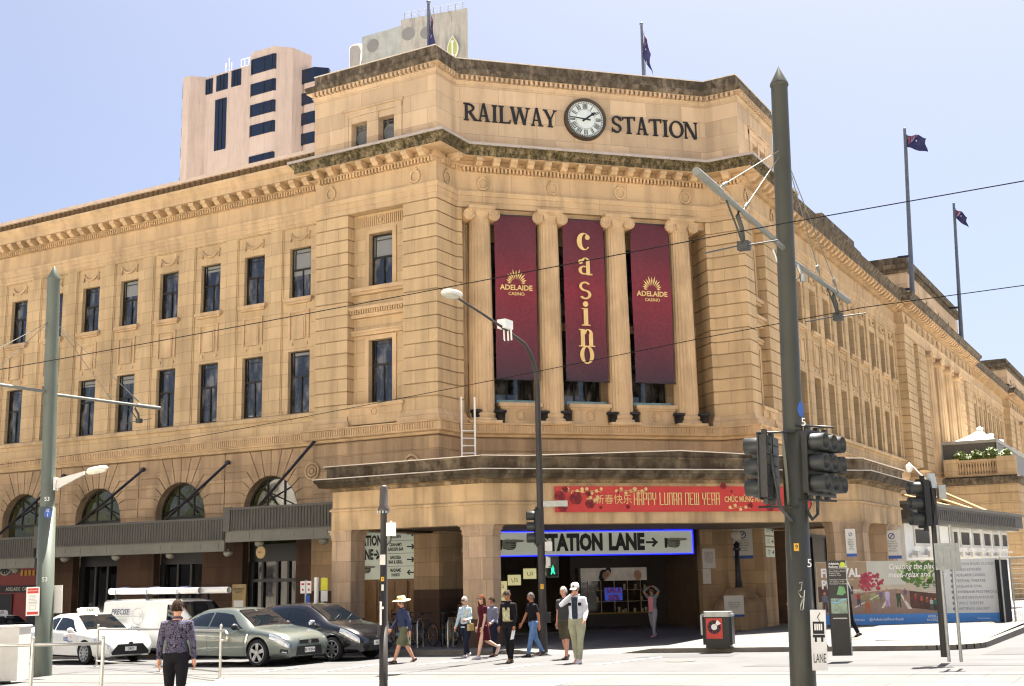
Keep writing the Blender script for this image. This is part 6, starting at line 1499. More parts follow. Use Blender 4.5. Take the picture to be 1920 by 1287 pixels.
def arrow(F, u_, z, w, h, n, par, s=1, mat=None):
    m = MB(); m.box(u_-w/2, u_+w/2, n, n+.006, z-h*.11, z+h*.11, F)
    hx = u_+s*w/2; m.prism([(hx-s*h*.02, z), (hx-s*h*.48, z+h*.5), (hx-s*h*.7, z+h*.36), (hx-s*h*.32, z)] if s < 0 else [(hx-s*h*.32, z), (hx-s*h*.7, z+h*.36), (hx-s*h*.48, z+h*.5), (hx-s*h*.02, z)][::-1], n, n+.007, F); m.prism([(hx, z), (hx-s*h*.34, z), (hx-s*h*.7, z-h*.36), (hx-s*h*.48, z-h*.5)][::1 if s < 0 else 1], n, n+.0075, F)
    m.build('arrow', mat or M_ink, par)
arrow(FSN, ut(1222), zm, ut(1233)-ut(1211), .34, .004, sgn)
M_hand = plain('engraved_hand', '#7d7f74', .6, 0, .2, 30)
def hand(F, u_, z, s, n, par, d=1):
    """engraved pointing hand: cuff, fist with curled fingers, index finger"""
    X = lambda a: u_+d*a*s
    m = MB(); m.prism([(X(-.62), z-.26*s), (X(-.5), z-.28*s), (X(-.42), z+.22*s), (X(-.62), z+.26*s)], n, n+.006, F); m.build('cuff', M_ink, par)
    m = MB(); m.prism([(X(-.46), z-.2*s), (X(-.2), z-.26*s), (X(.1), z-.26*s), (X(.24), z-.14*s), (X(.26), z+.06*s), (X(.12), z+.22*s), (X(-.2), z+.26*s), (X(-.46), z+.2*s)], n, n+.008, F)
    m.prism([(X(.1), z+.1*s), (X(.62), z+.14*s), (X(.66), z+.18*s), (X(.62), z+.22*s), (X(.05), z+.25*s)], n, n+.01, F); o = m.build('pointing_hand', M_hand, par)
    m = MB()
    for a, b, c, e in ((.0, .24, .04, .08), (.0, .24, -.06, -.02), (-.02, .2, -.16, -.12), (-.3, .02, .06, .1)): m.prism([(X(a), z+b_*s) for b_ in (c, e)]+[(X(b), z+b_*s) for b_ in (e, c)], n+.008, n+.011, F)
    m.tube([F(X(.08), n+.011, z+.1*s), F(X(.62), n+.012, z+.13*s)], .012*s, 4); m.tube([F(X(-.4), n+.009, z-.2*s), F(X(0), n+.01, z-.26*s), F(X(.2), n+.01, z-.16*s)], .012*s, 4); m.build('finger_line', M_ink, o)
hand(FSN, (ut(1243)+ut(1290))/2, zm-.02, .68, .004, sgn); hand(FSN, (ut(932)+ut(985))/2, zm-.02, .7, .004, sgn)
# direction board over the wooden doors
FDB = Fr(0, .5, 1, 0)
def ua(px, F=FDB): return ud(px, 1030, F)[0]
x0, x1, xm = -4.1, ua(781), ua(727); zt_, zb_ = ud(750, 990, FDB)[1], ud(750, 1086, FDB)[1]
g = MB(); g.box(x0, x1, -.04, 0, zb_, zt_, FDB); db = g.build('direction_board', M_lb, None, True, 'white direction board with arrows and a pointing hand above the wooden doors', 'sign')
text('board_text', 'STATION\nLANE→', .36, M_ink, lambda u_, n, z: FDB(ua(696)-.12+u_*.8, .006, zb_+(zt_-zb_)*.62+z*1.35), db, bold=.016)
hand(FDB, ua(690), zb_+(zt_-zb_)*.2, .5, .004, db)
hs = (zt_-zb_)/4
for k, s in enumerate(("SEAN'S\nKITCHEN", "GRAHAM'S\nGARDEN BAR", 'BAROSSA\nBAR & GRILL', 'MADAME\nHANOI')):
    zc = zt_-hs*(k+.5); g = MB(); g.box(xm, x1, 0, .004, zc-hs/2-.006, zc-hs/2+.006, FDB); g.build('board_rule', M_ink, db)
    text('board_text', s, .15, M_ink, lambda u_, n, z, zc=zc: FDB(xm+.34+u_*.72, .006, zc+z*1.05), db, bold=.006); arrow(FDB, x1-.24, zc, .32, .2, .004, db, -1 if k == 3 else 1)
# closure notices
def notice(px0, px1, py0, py1, F, label, lines, name='notice', blue=True, round_=True, n=0):
    a, b = sorted((ud(px0, (py0+py1)/2, F)[0], ud(px1, (py0+py1)/2, F)[0])); z1, z0 = ud((px0+px1)/2, py0, F)[1], ud((px0+px1)/2, py1, F)[1]
    g = MB(); g.box(a, b, n-.015, n+.005, z0, z1, F); o = g.build(name, M_white2, None, True, label, 'sign'); c = (a+b)/2; h = z1-z0; w = b-a
    if blue: g = MB(); g.box(a, b, n+.005, n+.008, z0, z0+h*.11, F); g.build('blue_band', M_blue, o)
    if round_:
        r_ = w*.19; zc = z1-h*.2; m = MB(); m.grid([[F(c+r_*q*math.cos(2*PI*k/20), n+.009, zc+r_*q*math.sin(2*PI*k/20)) for k in range(20)] for q in (.74, 1)], False, True); m.prism([(c-r_*.62, zc-r_*.42), (c-r_*.42, zc-r_*.62), (c+r_*.62, zc+r_*.42), (c+r_*.42, zc+r_*.62)], n+.005, n+.009, F); m.build('prohibition_ring', plain('notice_navy', '#26386b', .5), o)
    text('notice_text', lines, h*.085, M_ink, lambda u_, n_, z: F(c+u_, n+.01, z0+h*(.45 if round_ else .55)+z), o, sx=min(1, .85*w/(h*.085*.55*max(len(x) for x in lines.split('\n'))))); return o
noac = 'No access to\nAdelaide Oval or\nAdelaide Festival\nCentre via\nStation Road'
FR2n = Fr(*FR2(0, .06, 0)[:2], 1, 0)
notice(1375, 1411, 992, 1048, FR2n, 'white no access notice on the wall behind the globe lamp', noac)
notice(1317, 1341, 1029, 1066, FR2n if False else FD, 'white attention notice on the entrance pier', 'ATTENTION\nALTERNATIVE\nACCESS TO\nSTATION VIA\nAEROPLANE\nESCALATOR\n& STAIRS', blue=False, round_=False)
notice(1318, 1333, 1067, 1095, FD, 'narrow white symbol notice below the attention notice', 'a  b\nc  d\ne  f', blue=False, round_=False)
FP3 = Fr(12.62, 3.33, .52, .85); FP4 = Fr(13.3, 7.45, 0, 1)
FN3 = Fr(*at_depth(1588, 1020, (Vector((12.6, 3.4, 3))-CP).dot(cf)-.15).xy, 1, .3)
notice(1586, 1605, 992, 1044, FN3, 'narrow no access notice on the right portico pillar', noac)
FN4 = Fr(*at_depth(1655, 1020, (Vector((12.7, 7.4, 3))-CP).dot(cf)-.2).xy, 1, .35)
notice(1656, 1689, 995, 1048, FN4, 'no access notice on the last portico pillar beside the site shed', noac)
FPl = Fr(*at_hd(1378, 1135, at_y(1388, 1150, 7.35), -.98).xy, cr.x, cr.y)
notice(1358, 1395, 1117, 1157, FPl, 'small white closure notice on the stone plinth of the globe lamp', 'Adelaide Railway Station\nnorthern access closed\nno through access to\nFestival Centre', round_=False)
g = MB(); FBd = Fr(XB+.06, 8.6, 0, 1)
for k in range(3): g.box(.15, 1.15, 0, .02, 2.55+k*.4, 2.9+k*.4, FBd)
bd = g.build('direction_board', M_lb, None, True, 'small three-panel direction board at the side entrance', 'sign')
for k, s in enumerate(('MADAME\nHANOI', "SEAN'S\nKITCHEN", 'BAROSSA\nBAR & GRILL')): text('board_text', s, .1, M_ink, lambda u_, n, z, k=k: FBd(.5+u_*.8, .024, 2.73+k*.4+z), bd); arrow(FBd, .95, 2.73+k*.4, .24, .16, .022, bd)
# shop fronts and pictures inside the corner entrance
FSH = Fr(*FD(0, -3.2, 0)[:2], 1, 1)
us = lambda px, py=1110: ud(px, py, FSH)
a, b = us(1088)[0], us(1212)[0]; zsh1, zsh0, zpo = us(1150, 1065)[1], us(1150, 1150)[1], us(1150, 1089)[1]
g = MB(); g.box(a-.3, b+1.6, -.3, -.2, 0, 3.6, FSH); g.box(a, b, -.2, .1, 0, zsh0, FSH); g.box(a-.1, a, -.2, .1, 0, zsh1, FSH); g.box(b, b+.1, -.2, .1, 0, zsh1, FSH); shp = g.build('shop_window', plain('shop_brown', '#2e241b', .6), None, True, 'lit jewellery shop window inside the corner entrance', 'shop window')
g = MB(); g.face([FSH(a, .08, zsh0), FSH(b, .08, zsh0), FSH(b, .08, zpo), FSH(a, .08, zpo)]); M_vit = glass_mat('vitrine_glass', '#241f19', .05, spec=.5); g.build('pane', M_vit, shp)
g = MB(); g.box(a, b, .02, .1, zpo, zsh1, FSH); po = g.build('shop_poster', plain('poster_pale', '#a79f92', .5, 0, .35, 1.6, emit='#8f887c', est=.05), shp)
def bust(m, u_, z, s, F, n): m.prism([(u_+.5*s*math.cos(2*PI*k/14), z+.6*s*math.sin(2*PI*k/14)) for k in range(14)], n, n+.01, F)
g = MB(); bust(g, us(1131)[0], us(1131, 1078)[1], .34, FSH, .1); bust(g, us(1128)[0], us(1128, 1083)[1], .26, FSH, .1); bust(g, us(1140)[0], us(1140, 1071)[1], .24, FSH, .1); g.build('poster_hair', M_ink, po)
g = MB(); bust(g, us(1134)[0], us(1134, 1080)[1], .24, FSH, .112); bust(g, us(1139)[0], us(1139, 1076)[1], .22, FSH, .112); bust(g, us(1195)[0], us(1195, 1078)[1], .34, FSH, .1); g.build('poster_face', plain('poster_skin', '#b08a70', .5), po)
g = MB(); g.box(us(1132)[0], us(1164)[0], .1, .16, us(1150, 1126)[1], us(1150, 1102)[1], FSH); sc = g.build('shop_screen', plain('screen_blue', '#3a4fae', .3, 0, .1, emit='#3a55c8', est=.08), shp); text('screen_text', 'SALE\n50%', .28, plain('screen_red', '#a01840', .4), lambda u_, n, z: FSH(us(1148)[0]+u_, .165, us(1148, 1114)[1]+z), sc, bold=.01)
g = MB(); g.box(a, b, .08, .12, zsh0-.02, zsh0+.03, FSH); g.build('brass_sill', plain('brass', '#8f6d24', .3, .7), shp)
g = MB()
for k in range(5): c = a+(b-a)*(k+.5)/5; g.box(c-.015, c+.015, .085, .1, zsh0, zpo, FSH)
for q in (.35, .7): g.box(a, b, .085, .1, zsh0+(zpo-zsh0)*q, zsh0+(zpo-zsh0)*q+.02, FSH)
for k in range(16): c = a+(b-a)*random.random(); z = zsh0+(zpo-zsh0)*random.choice((.02, .37, .72)); g.box(c-.05, c+.05, .085, .095, z, z+random.uniform(.08, .22), FSH)
g.build('shelf', plain('shelf_cream', '#94866a', .5, 0, .4, 5), shp)
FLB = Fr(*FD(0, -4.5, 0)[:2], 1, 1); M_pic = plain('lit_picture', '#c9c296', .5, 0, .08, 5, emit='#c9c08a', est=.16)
for i, (px, py) in enumerate(((938, 1100), (964, 1088), (993, 1076), (936, 1117), (1022, 1070))):
    uu, zz_ = ud(px, py, FLB); g = MB(); g.box(uu-.26, uu+.26, 0, .05, zz_-.2, zz_+.2, FLB)
    o = g.build('hanging_picture', M_pic, None, True, ('second lit picture from the left in the dark entrance', 'third lit picture from the left in the rising row', 'fourth lit picture from the left in the rising row', 'lowest lit picture at the left edge of the entrance', 'highest lit picture partly behind the street lamp')[i], 'picture', 'lit pictures in the entrance hall')
    m = MB(); m.tube([FLB(uu-.12, .055, zz_+.06), FLB(uu-.08, .055, zz_-.08), FLB(uu+.02, .055, zz_-.06), FLB(uu+.0, .055, zz_+.07), FLB(uu+.1, .055, zz_+.05), FLB(uu+.12, .055, zz_-.07), FLB(uu+.04, .055, zz_-.02)], .014, 4); m.build('drawing', M_ink, o)
    m = MB(); m.tube([FLB(uu-.2, .02, zz_+.2), FLB(uu-.2, .02, 3.7)], .006, 4); m.tube([FLB(uu+.2, .02, zz_+.2), FLB(uu+.2, .02, 3.7)], .006, 4); m.build('wire', M_black, o)
# ================= hoarding, site shed, fence, railings, cabinet, small signs
hd0 = at_depth(1533, 1120, 37.2); hd1 = at_depth(1876, 1120, 36.2); FH = Fr(hd0.x, hd0.y, hd1.x-hd0.x, hd1.y-hd0.y); HL = (hd1-hd0).to_2d().length
def uh(px, py): return ud(px, py, FH)
hz0, hz1 = uh(1700, 1170)[1], uh(1700, 1051)[1]
def mural():
    m, t, b = nodes('mural_print'); tc = N(t, 'ShaderNodeTexCoord'); sp = N(t, 'ShaderNodeSeparateXYZ'); uv = tc.outputs['UV']; L(t, uv, sp.inputs[0])
    sky_ = ramp(t, sp.outputs[1], [(.3, (.42, .33, .25)), (.55, (.50, .42, .34)), (1, (.48, .50, .47))])
    return m, t, b, sky_
m = MB(); m.box(0, HL, -.08, 0, hz0, hz1, FH); hob = m.build('hoarding', plain('mural_background', '#b7ab97', .6, 0, .18, 1.2), None, True, 'long printed hoarding advertising a new plaza on the corner', 'hoarding')
X = lambda px: uh(px, 1110)[0]; Z = lambda py: uh(1700, py)[1]
def area(name, polys, mat, n, par=None, th=.003):
    g = MB()
    for i, p in enumerate(polys): g.prism([(X(a), Z(b)) for a, b in p], n, n+th+.0002*i, FH)
    return g.build(name, mat, par or hob)
area('mural_paving', [[(1540, 1151), (1790, 1151), (1790, 1120), (1680, 1104), (1540, 1118)]], plain('mural_paving', '#8f7768', .6, 0, .12, 6), .001)
area('mural_sky', [[(1600, 1096), (1700, 1096), (1700, 1052), (1600, 1052)]], plain('mural_sky', '#bdbcae', .6, 0, .05, 3), .001)
area('mural_building', [[(1534, 1112), (1600, 1104), (1628, 1104), (1628, 1052), (1534, 1052)]], plain('mural_stone', '#9b8468', .6, 0, .15, 3), .002)
area('mural_shade', [[(1534, 1128), (1600, 1112), (1600, 1098), (1534, 1098)], [(1705, 1140), (1790, 1150), (1790, 1118), (1705, 1108)]], plain('mural_shade', '#54352a', .6, 0, .35, 7), .003)
def speckle(name, cx, cy, rx, ry, n, mat, s=5):
    g = MB()
    for i in range(n):
        a = random.uniform(0, 2*PI); q = math.sqrt(random.random()); x, y = cx+rx*q*math.cos(a), cy+ry*q*math.sin(a); k = s*random.uniform(.5, 1.3); r0 = random.uniform(0, 6)
        g.prism([(X(x+k*math.cos(r0+j*1.05)*random.uniform(.6, 1)), Z(y-k*math.sin(r0+j*1.05)*random.uniform(.6, 1))) for j in range(6)], .004, .0045+.0003*(i % 9), FH)
    g.build(name, mat, hob)
speckle('mural_tree', 1740, 1078, 46, 24, 130, plain('mural_green', '#4f6f33', .6, 0, .4, 6), 6); speckle('mural_tree', 1725, 1070, 40, 18, 50, plain('mural_green_light', '#8fa65c', .6, 0, .3, 6), 4)
speckle('mural_blossom', 1633, 1090, 24, 17, 90, plain('mural_red', '#a5394a', .6, 0, .35, 8), 4); speckle('mural_shrub', 1632, 1119, 22, 5, 40, plain('mural_shrub', '#8d8f5f', .6, 0, .35, 6), 4)
def figure(name, px, py, h, top, leg, skin='#b07f5f'):
    w = h*.13; g = MB()
    for k, (pts, mt) in enumerate((([(px-w*.9, py), (px-w*.3, py), (px, py-h*.45), (px+w*.35, py), (px+w*.95, py), (px+w*.8, py-h*.5), (px-w*.8, py-h*.5)], leg), ([(px-w, py-h*.48), (px+w, py-h*.48), (px+w*1.1, py-h*.82), (px-w*1.1, py-h*.82)], top), ([(px+w*.6*math.cos(j*.9), py-h*.91+w*.7*math.sin(j*.9)) for j in range(7)], skin))):
        g = MB(); g.prism([(X(a), Z(b)) for a, b in (pts if k < 2 else pts)][::-1], .008, .011+k*.001, FH); g.build('mural_figure', plain('mural_'+mt.strip('#'), mt, .6, 0, .2, 9), hob)
for a in ((1546, 1146, 38, '#5d6b78', '#3f3530'), (1575, 1133, 20, '#8a3a3a', '#5a463a'), (1609, 1135, 26, '#a53038', '#2c3c5c'), (1625, 1147, 38, '#8f7a62', '#b3602c'), (1651, 1130, 24, '#6d5c7a', '#7a6a5c'), (1663, 1137, 34, '#b3aebf', '#b79fc8'), (1684, 1139, 32, '#3c4a34', '#2f4a30'), (1697, 1127, 24, '#6c5470', '#8a6a58'), (1716, 1132, 18, '#8c3a32', '#5c4030'), (1727, 1136, 18, '#b8443a', '#4a3a34'), (1737, 1140, 20, '#7d4a36', '#3a3434'), (1745, 1144, 22, '#a8a8a0', '#4a5a5a'), (1752, 1146, 24, '#2f6a5c', '#3a3030')): figure('f', *a)
area('mural_line', [[(1598, 1138), (1604, 1138), (1655, 1112), (1652, 1112)], [(1700, 1142), (1708, 1142), (1690, 1114), (1687, 1114)], [(1655, 1140), (1650, 1140), (1663, 1120), (1666, 1120)]], plain('mural_white', '#cfc6b8', .6), .005)
area('hoarding_band', [[(1533, 1171), (1876, 1171), (1876, 1151), (1533, 1151)]], plain('hoarding_blue', '#3f7fc0', .5, 0, .06, 4), .012)
area('hoarding_panel', [[(1772, 1151), (1876, 1151), (1876, 1050), (1772, 1050)]], plain('hoarding_pale', '#c6c7c3', .5, 0, .03, 3), .009)
TH = lambda px, py, n=.02: (lambda u_, nn, z: FH(X(px)+u_, n, Z(py)+z))
text('hoarding_text', 'FESTIVAL\nPLAZA', .34, M_white, lambda u_, n, z: FH(X(1541)+u_*.86, .02, Z(1084)+z*1.05), hob, 'LEFT', bold=.014); text('hoarding_text', 'REDEVELOPMENT', .085, M_white, TH(1592, 1106), hob)
text('hoarding_script', 'Creating the place to\nmeet, relax and enjoy', .24, M_white, lambda u_, n, z: FH(X(1722)+u_*.82, .02, Z(1070)+z), hob, shear=.3, bold=.003)
text('hoarding_small', 'We are transforming\nStation Road, Festival Plaza\nand the riverbank\nwith new gardens, dining\nand open space', .06, M_white, TH(1752, 1104), hob)
for k, s in enumerate(('STATION ROAD CLOSED', "SEAN'S KITCHEN", 'ADELAIDE CASINO', 'FESTIVAL THEATRE', 'ADELAIDE OVAL', 'RIVERBANK FOOTBRIDGE', 'DUNSTAN PLAYHOUSE', 'SPACE THEATRE', 'ARTSPACE GALLERY')): text('hoarding_list', s, .115, plain('print_slate', '#6f7682', .6), lambda u_, n, z, k=k: FH(X(1795)+u_*.86, .018, Z(1060+k*10.4)+z), hob, 'LEFT')
g = MB()
for k in range(1, 9): c = (X(1787), Z(1060+k*10.4)); g.prism([(c[0]+.05*math.cos(q*.63), c[1]+.05*math.sin(q*.63)) for q in range(10)], .013, .017, FH)
g.build('list_bullet', plain('print_slate', '#6f7682'), hob)
text('hoarding_foot', 'festivalplaza.com.au    @AdelaideRiverbank', .12, M_white, TH(1624, 1161, .02), hob); text('hoarding_foot', 'ADELAIDE\nRIVERBANK', .11, M_white, TH(1752, 1160, .02), hob); text('hoarding_foot', 'Government', .07, M_white, TH(1840, 1161, .02), hob)
# site shed with grey fascia roof along the side road
ysh = 12.2; xs0 = at_y(1700, 1000, ysh).x
sA = at_depth(1696, 1000, 45); sB = at_depth(1886, 1000, 58); FSx = Fr(sA.x, sA.y, sB.x-sA.x, sB.y-sA.y); SLn = (sB-sA).to_2d().length
def us_(px, py): return ud(px, py, FSx)
t = thing('site_shed', 'white site shed with a row of windows and wide grey fascia roof behind the hoarding', 'shed', (sA.x, sA.y, 0))
zA, zB_ = us_(1700, 980)[1], us_(1700, 1060)[1]
m = MB(); m.box(0, SLn, -3, 0, -.5, zA, FSx); m.build('shed_wall', M_white, t)
zf0, zf1 = us_(1700, 976)[1], us_(1700, 948)[1]
m = MB(); m.box(-.6, SLn+1.2, -3, .55, zf0, zf1, FSx); k = int(SLn/.3)
for i in range(k): m.box(i*.3, i*.3+.03, .55, .57, zf0+.05, zf1-.1, FSx)
m.build('fascia_roof', M_awn, t); m = MB(); m.box(-.7, SLn+1.3, -3, .62, zf1, zf1+.12, FSx); m.box(-.6, SLn+1, -.1, .4, zf0-.12, zf0-.005, FSx); m.build('roof_edge', M_awn2, t)
z0w, z1w = us_(1725, 1019)[1], us_(1725, 993)[1]
for a, b in ((1714, 1741), (1750, 1757), (1786, 1794), (1800, 1816), (1823, 1836), (1843, 1855), (1861, 1871), (1877, 1886)):
    ua_, ub = us_(a, 1005)[0], us_(b, 1005)[0]; g = MB(); g.box(ua_-.1, ub+.1, 0, .05, z0w-.12, z0w, FSx); g.box(ua_-.1, ub+.1, 0, .05, z1w, z1w+.12, FSx); g.box(ua_-.1, ua_, 0, .05, z0w, z1w, FSx); g.box(ub, ub+.1, 0, .05, z0w, z1w, FSx)
    o = g.build('window', M_white2, t); q = MB(); q.face([FSx(ua_, .02, z0w), FSx(ub, .02, z0w), FSx(ub, .02, z1w), FSx(ua_, .02, z1w)]); q.build('pane', M_shopglass, o)
m = MB()
for zq in (.35, .7): m.box(.3, SLn, 0, .12, z0w-zq-.2, z0w-zq-.1, FSx)
for i in range(9): m.box(.8+i*1.6, 1.1+i*1.6, .0, .2, z0w-.52, z0w-.3, FSx)
m.box(2, SLn, .2, .24, z0w-.3, z0w-.24, FSx); m.build('pipe_rails', M_white2, t)
m = MB()
for a, b in (((1697, 914), (1820, 965)), ((1692, 928), (1785, 957)), ((1755, 918), (1845, 962))):
    p, q = at_x(*a, XB+.5 if a[0] < 1700 else XB+.9), us_(b[0], 950); m.tube([p, FSx(q[0], .2, zf1+.1)], .07, 7)
m.build('roof_tie', plain('cream_tie_rod', '#97794f', .6), t)
# mesh fence beside the hoarding
t = thing('mesh_fence', 'galvanised temporary mesh fence at the right edge beyond the hoarding', 'fence', at_depth(1880, 1175, 36))
fA, fB = at_depth(1880, 1110, 36), at_depth(1990, 1110, 37); FF = Fr(fA.x, fA.y, fB.x-fA.x, fB.y-fA.y); zf0, zf1 = ud(1890, 1172, FF)[1], ud(1890, 1046, FF)[1]
g = MB(); g.box(-.1, .35, -.1, -.05, zf0, zf1-.05, FF); g.build('shade_cloth', M_black, t)
g = MB()
for u_ in (.0, .42, 2.2): g.tube([FF(u_, 0, zf0-.1), FF(u_, 0, zf1)], .03, 6)
for z in (zf0, zf1): g.tube([FF(0, 0, z), FF(2.3, 0, z)], .025, 6)
for i in range(24): g.tube([FF(.4+i*.08, 0, zf0), FF(.4+i*.08, 0, zf1)], .005, 3, False)
for i in range(14): g.tube([FF(.4, 0, zf0+i*.15), FF(2.3, 0, zf0+i*.15)], .005, 3, False)
g.build('mesh_panel', M_galv, t)
# stainless barriers on the platform
def barrier(name, label, posts, loop=None, hgt=1.05):
    """posts: ground points; rail on top, lower rail"""
    b0 = posts[0]; t = thing(name, label, 'railing', (b0.x, b0.y, zg(b0.x))); r_ = MB()
    tops = [Vector((p.x, p.y, zg(p.x)+hgt)) for p in posts]; lows = [Vector((p.x, p.y, zg(p.x)+.16)) for p in posts]
    ext = list(tops)
    if loop:
        d = (tops[0]-tops[-1]).normalized() if loop < 0 else (tops[-1]-tops[0]).normalized(); e = tops[0] if loop < 0 else tops[-1]
        hook = [e+d*.25, e+d*.36+Vector((0, 0, -.06)), e+d*.38+Vector((0, 0, -.13)), e+d*.32+Vector((0, 0, -.2)), e+d*.08+Vector((0, 0, -.21))]
        ext = hook[::-1]+ext if loop < 0 else ext+hook
    r_.tube(ext, .028, 8); r_.tube(lows, .02, 8); r_.build('rail', M_steel, t)
    for p in posts:
        g = MB(); z = zg(p.x); g.tube([(p.x, p.y, z), (p.x, p.y, z+hgt+.08)], .03, 8); g.ball((p.x, p.y, z+hgt+.1), .04, 8, 6); g.lathe([(.1, 0), (.1, .012), (.03, .02)], (p.x, p.y, z+.006), 10); g.build('post', M_steel, t)
g1, g2, g3 = at_ground(181, 1251), at_ground(300, 1260), at_ground(412, 1274)
barrier('barrier_railing', 'stainless steel railing with curved ends running behind the man in the paisley shirt', [g1, g2, g3], 1)
n1, n2 = at_depth(55, 1330, 20.6), at_depth(188, 1330, 20.0); d = n2-n1; n0 = n1-d*1.1
barrier('barrier_railing', 'nearer stainless steel railing in front of the left tram pole', [Vector((p.x, p.y, 0)) for p in (n0, n1, n2)], None, 1.08)
p = at_ground(10, 1282); t = thing('control_cabinet', 'white louvred control cabinet at the left edge of the platform', 'cabinet', (p.x, p.y, zg(p.x)), math.atan2(cr.y, cr.x)); k = (p-CP).dot(cf)/2244
m = MB(); m.box(-70*k, 32*k, -.35, .35, .08, 103*k); m.box(-72*k, 34*k, -.37, .37, 103*k, 106*k); m.build('cabinet_body', plain('cabinet_white', '#cfccc4', .5, 0, .03), t, world=False)
m = MB()
for i in range(16): m.box(-5*k, 8*k, -.36, -.35, (30+i*3.6)*k, (31.6+i*3.6)*k); m.box(13*k, 27*k, -.36, -.35, (30+i*3.6)*k, (31.6+i*3.6)*k)
m.build('louvres', M_white2, t, world=False)
m = MB(); m.box(-15*k, 0, -.3, .3, -.05, .08); m.build('plinth', M_black, t, world=False)
# parking signs on the far footpath
def ppole(px, py, ptop, label, plates, r_=.035, mat=None):
    p = at_ground(px, py, .12); z0 = zw(p.x, p.y); t = thing('street_sign', label, 'sign', (p.x, p.y, z0)); D_ = (p-CP).dot(cf); h = zz(px, ptop, D_, z0)
    m = MB(); m.tube([(0, 0, 0), (0, 0, h)], r_, 8); m.build('post', mat or M_galv, t, world=False)
    for u0, w, py0, py1, mt in plates:
        g = MB(); a, b = zz(px, py1, D_, z0), zz(px, py0, D_, z0); g.box(u0, u0+w, r_+.01, r_+.02, a, b, yw); o = g.build('plate', mt, t, world=False)
        if mt == M_white: g = MB(); g.box(u0+.03, u0+w-.03, r_+.02, r_+.023, b-.12, b-.06, yw); g.box(u0+.05, u0+w-.05, r_+.02, r_+.023, a+.08, a+.14, yw); g.build('plate_mark', M_red, o, world=False)
ppole(572, 1222, 1088, 'twin parking restriction signs over a blue plate by the awning', [(-.16, .15, 1090, 1113, M_white), (.02, .15, 1090, 1113, M_white), (.0, .13, 1116, 1140, M_blue)]); ppole(592, 1222, 1083, 'plain white post beside the parking signs', [], .07, M_white); ppole(604, 1222, 1083, 'yellow bus stop sign beside the white post', [(-.05, .2, 1084, 1107, plain('bus_yellow', '#c8c21f', .5)), (-.05, .2, 1108, 1128, M_white2)])
g = MB(); bp = at_ground(446, 1222, .12); g.box(bp.x-.28, bp.x+.28, bp.y-.02, bp.y+.02, .9, 1.95); o = g.build('menu_board', plain('menu_tan', '#9c8352', .6), None, True, 'tan bistro notice board standing between shopfronts', 'sign'); text('menu_text', 'MAXIMUM\nPARTY', .1, M_ink, lambda u_, n, z: (bp.x+u_, bp.y-.03, 1.75+z), o)
g = MB(); g.box(bp.x-.2, bp.x+.2, bp.y-.03, bp.y-.022, 1.05, 1.45); g.build('menu_sheet', M_white2, o)
# round hanging sign, station clock under the awning, casino entrance
hs_ = at_y(490, 1036, -2.4); g = MB(); g.prism([(hs_.x+.21*math.cos(q*.314), hs_.z+.21*math.sin(q*.314)) for q in range(20)], 2.38, 2.44, FA); o = g.build('hanging_sign', plain('hanging_sign_face', '#b79a6a', .5), None, True, 'small round hanging sign under the higher awning', 'sign'); g = MB(); g.tube([(hs_.x, -2.41, hs_.z+.2), (hs_.x, -2.41, 3.4)], .015, 5); g.build('hanger', M_black, o); text('sign_text', 'BAR ◦', .1, M_ink, lambda u_, n, z: (hs_.x+u_, -2.45, hs_.z+z), o)
hc = at_y(12, 1060, -2.2); g = MB(); g.prism([(hc.x+.42*math.cos(q*.262), hc.z+.42*math.sin(q*.262)) for q in range(24)], 2.1, 2.26, FA); o = g.build('hanging_clock', plain('clock_case', '#8a8678', .5), None, True, 'round dark-faced clock hanging under the lowest awning', 'clock'); g = MB(); g.prism([(hc.x+.36*math.cos(q*.262), hc.z+.36*math.sin(q*.262)) for q in range(24)], 2.26, 2.27, FA); g.build('dial', M_ink, o); g = MB(); g.tube([FA(hc.x, 2.28, hc.z), FA(hc.x-.24, 2.28, hc.z+.04)], .014, 4); g.tube([FA(hc.x, 2.28, hc.z), FA(hc.x+.14, 2.28, hc.z+.12)], .018, 4)
for q in range(12): a = q*PI/6; g.tube([FA(hc.x+.28*math.sin(a), 2.275, hc.z+.28*math.cos(a)), FA(hc.x+.33*math.sin(a), 2.275, hc.z+.33*math.cos(a))], .01, 4)
g.build('hands', M_white2, o); g = MB(); g.tube([FA(hc.x, 2.18, hc.z+.4), FA(hc.x, 2.18, 3.0)], .02, 5); g.build('hanger', M_black, o)
c0 = at_y(48, 1090, .1); g = MB(); g.box(c0.x-1.9, c0.x+1.3, -.1, .0, -.5, 3.2, FA); o = g.build('casino_entrance', plain('casino_red', '#7a1414', .5, 0, .2, 2), None, True, 'red casino entrance panel under the awning behind the taxi', 'entrance'); g = MB(); g.box(c0.x-1.9, c0.x+1.35, 0, .05, 1.75, 2.05, FA); g.box(c0.x+.35, c0.x+1.2, 0, .05, -.5, 1.7, FA); g.box(c0.x-1.9, c0.x-.6, 0, .05, -.5, 1.7, FA); g.build('door', M_ink, o); text('casino_text', 'ADELAIDE  CASINO', .2, M_white2, lambda u_, n, z: (c0.x-1.05+u_ +.9, -.06, 1.9+z), o)
g = MB()
for q in range(4): g.box(c0.x-.2+q*.25, c0.x-.05+q*.25, 0, .02, 2.45, 2.68, FA)
g.build('gold_panel', plain('brass', '#8f6d24'), o)
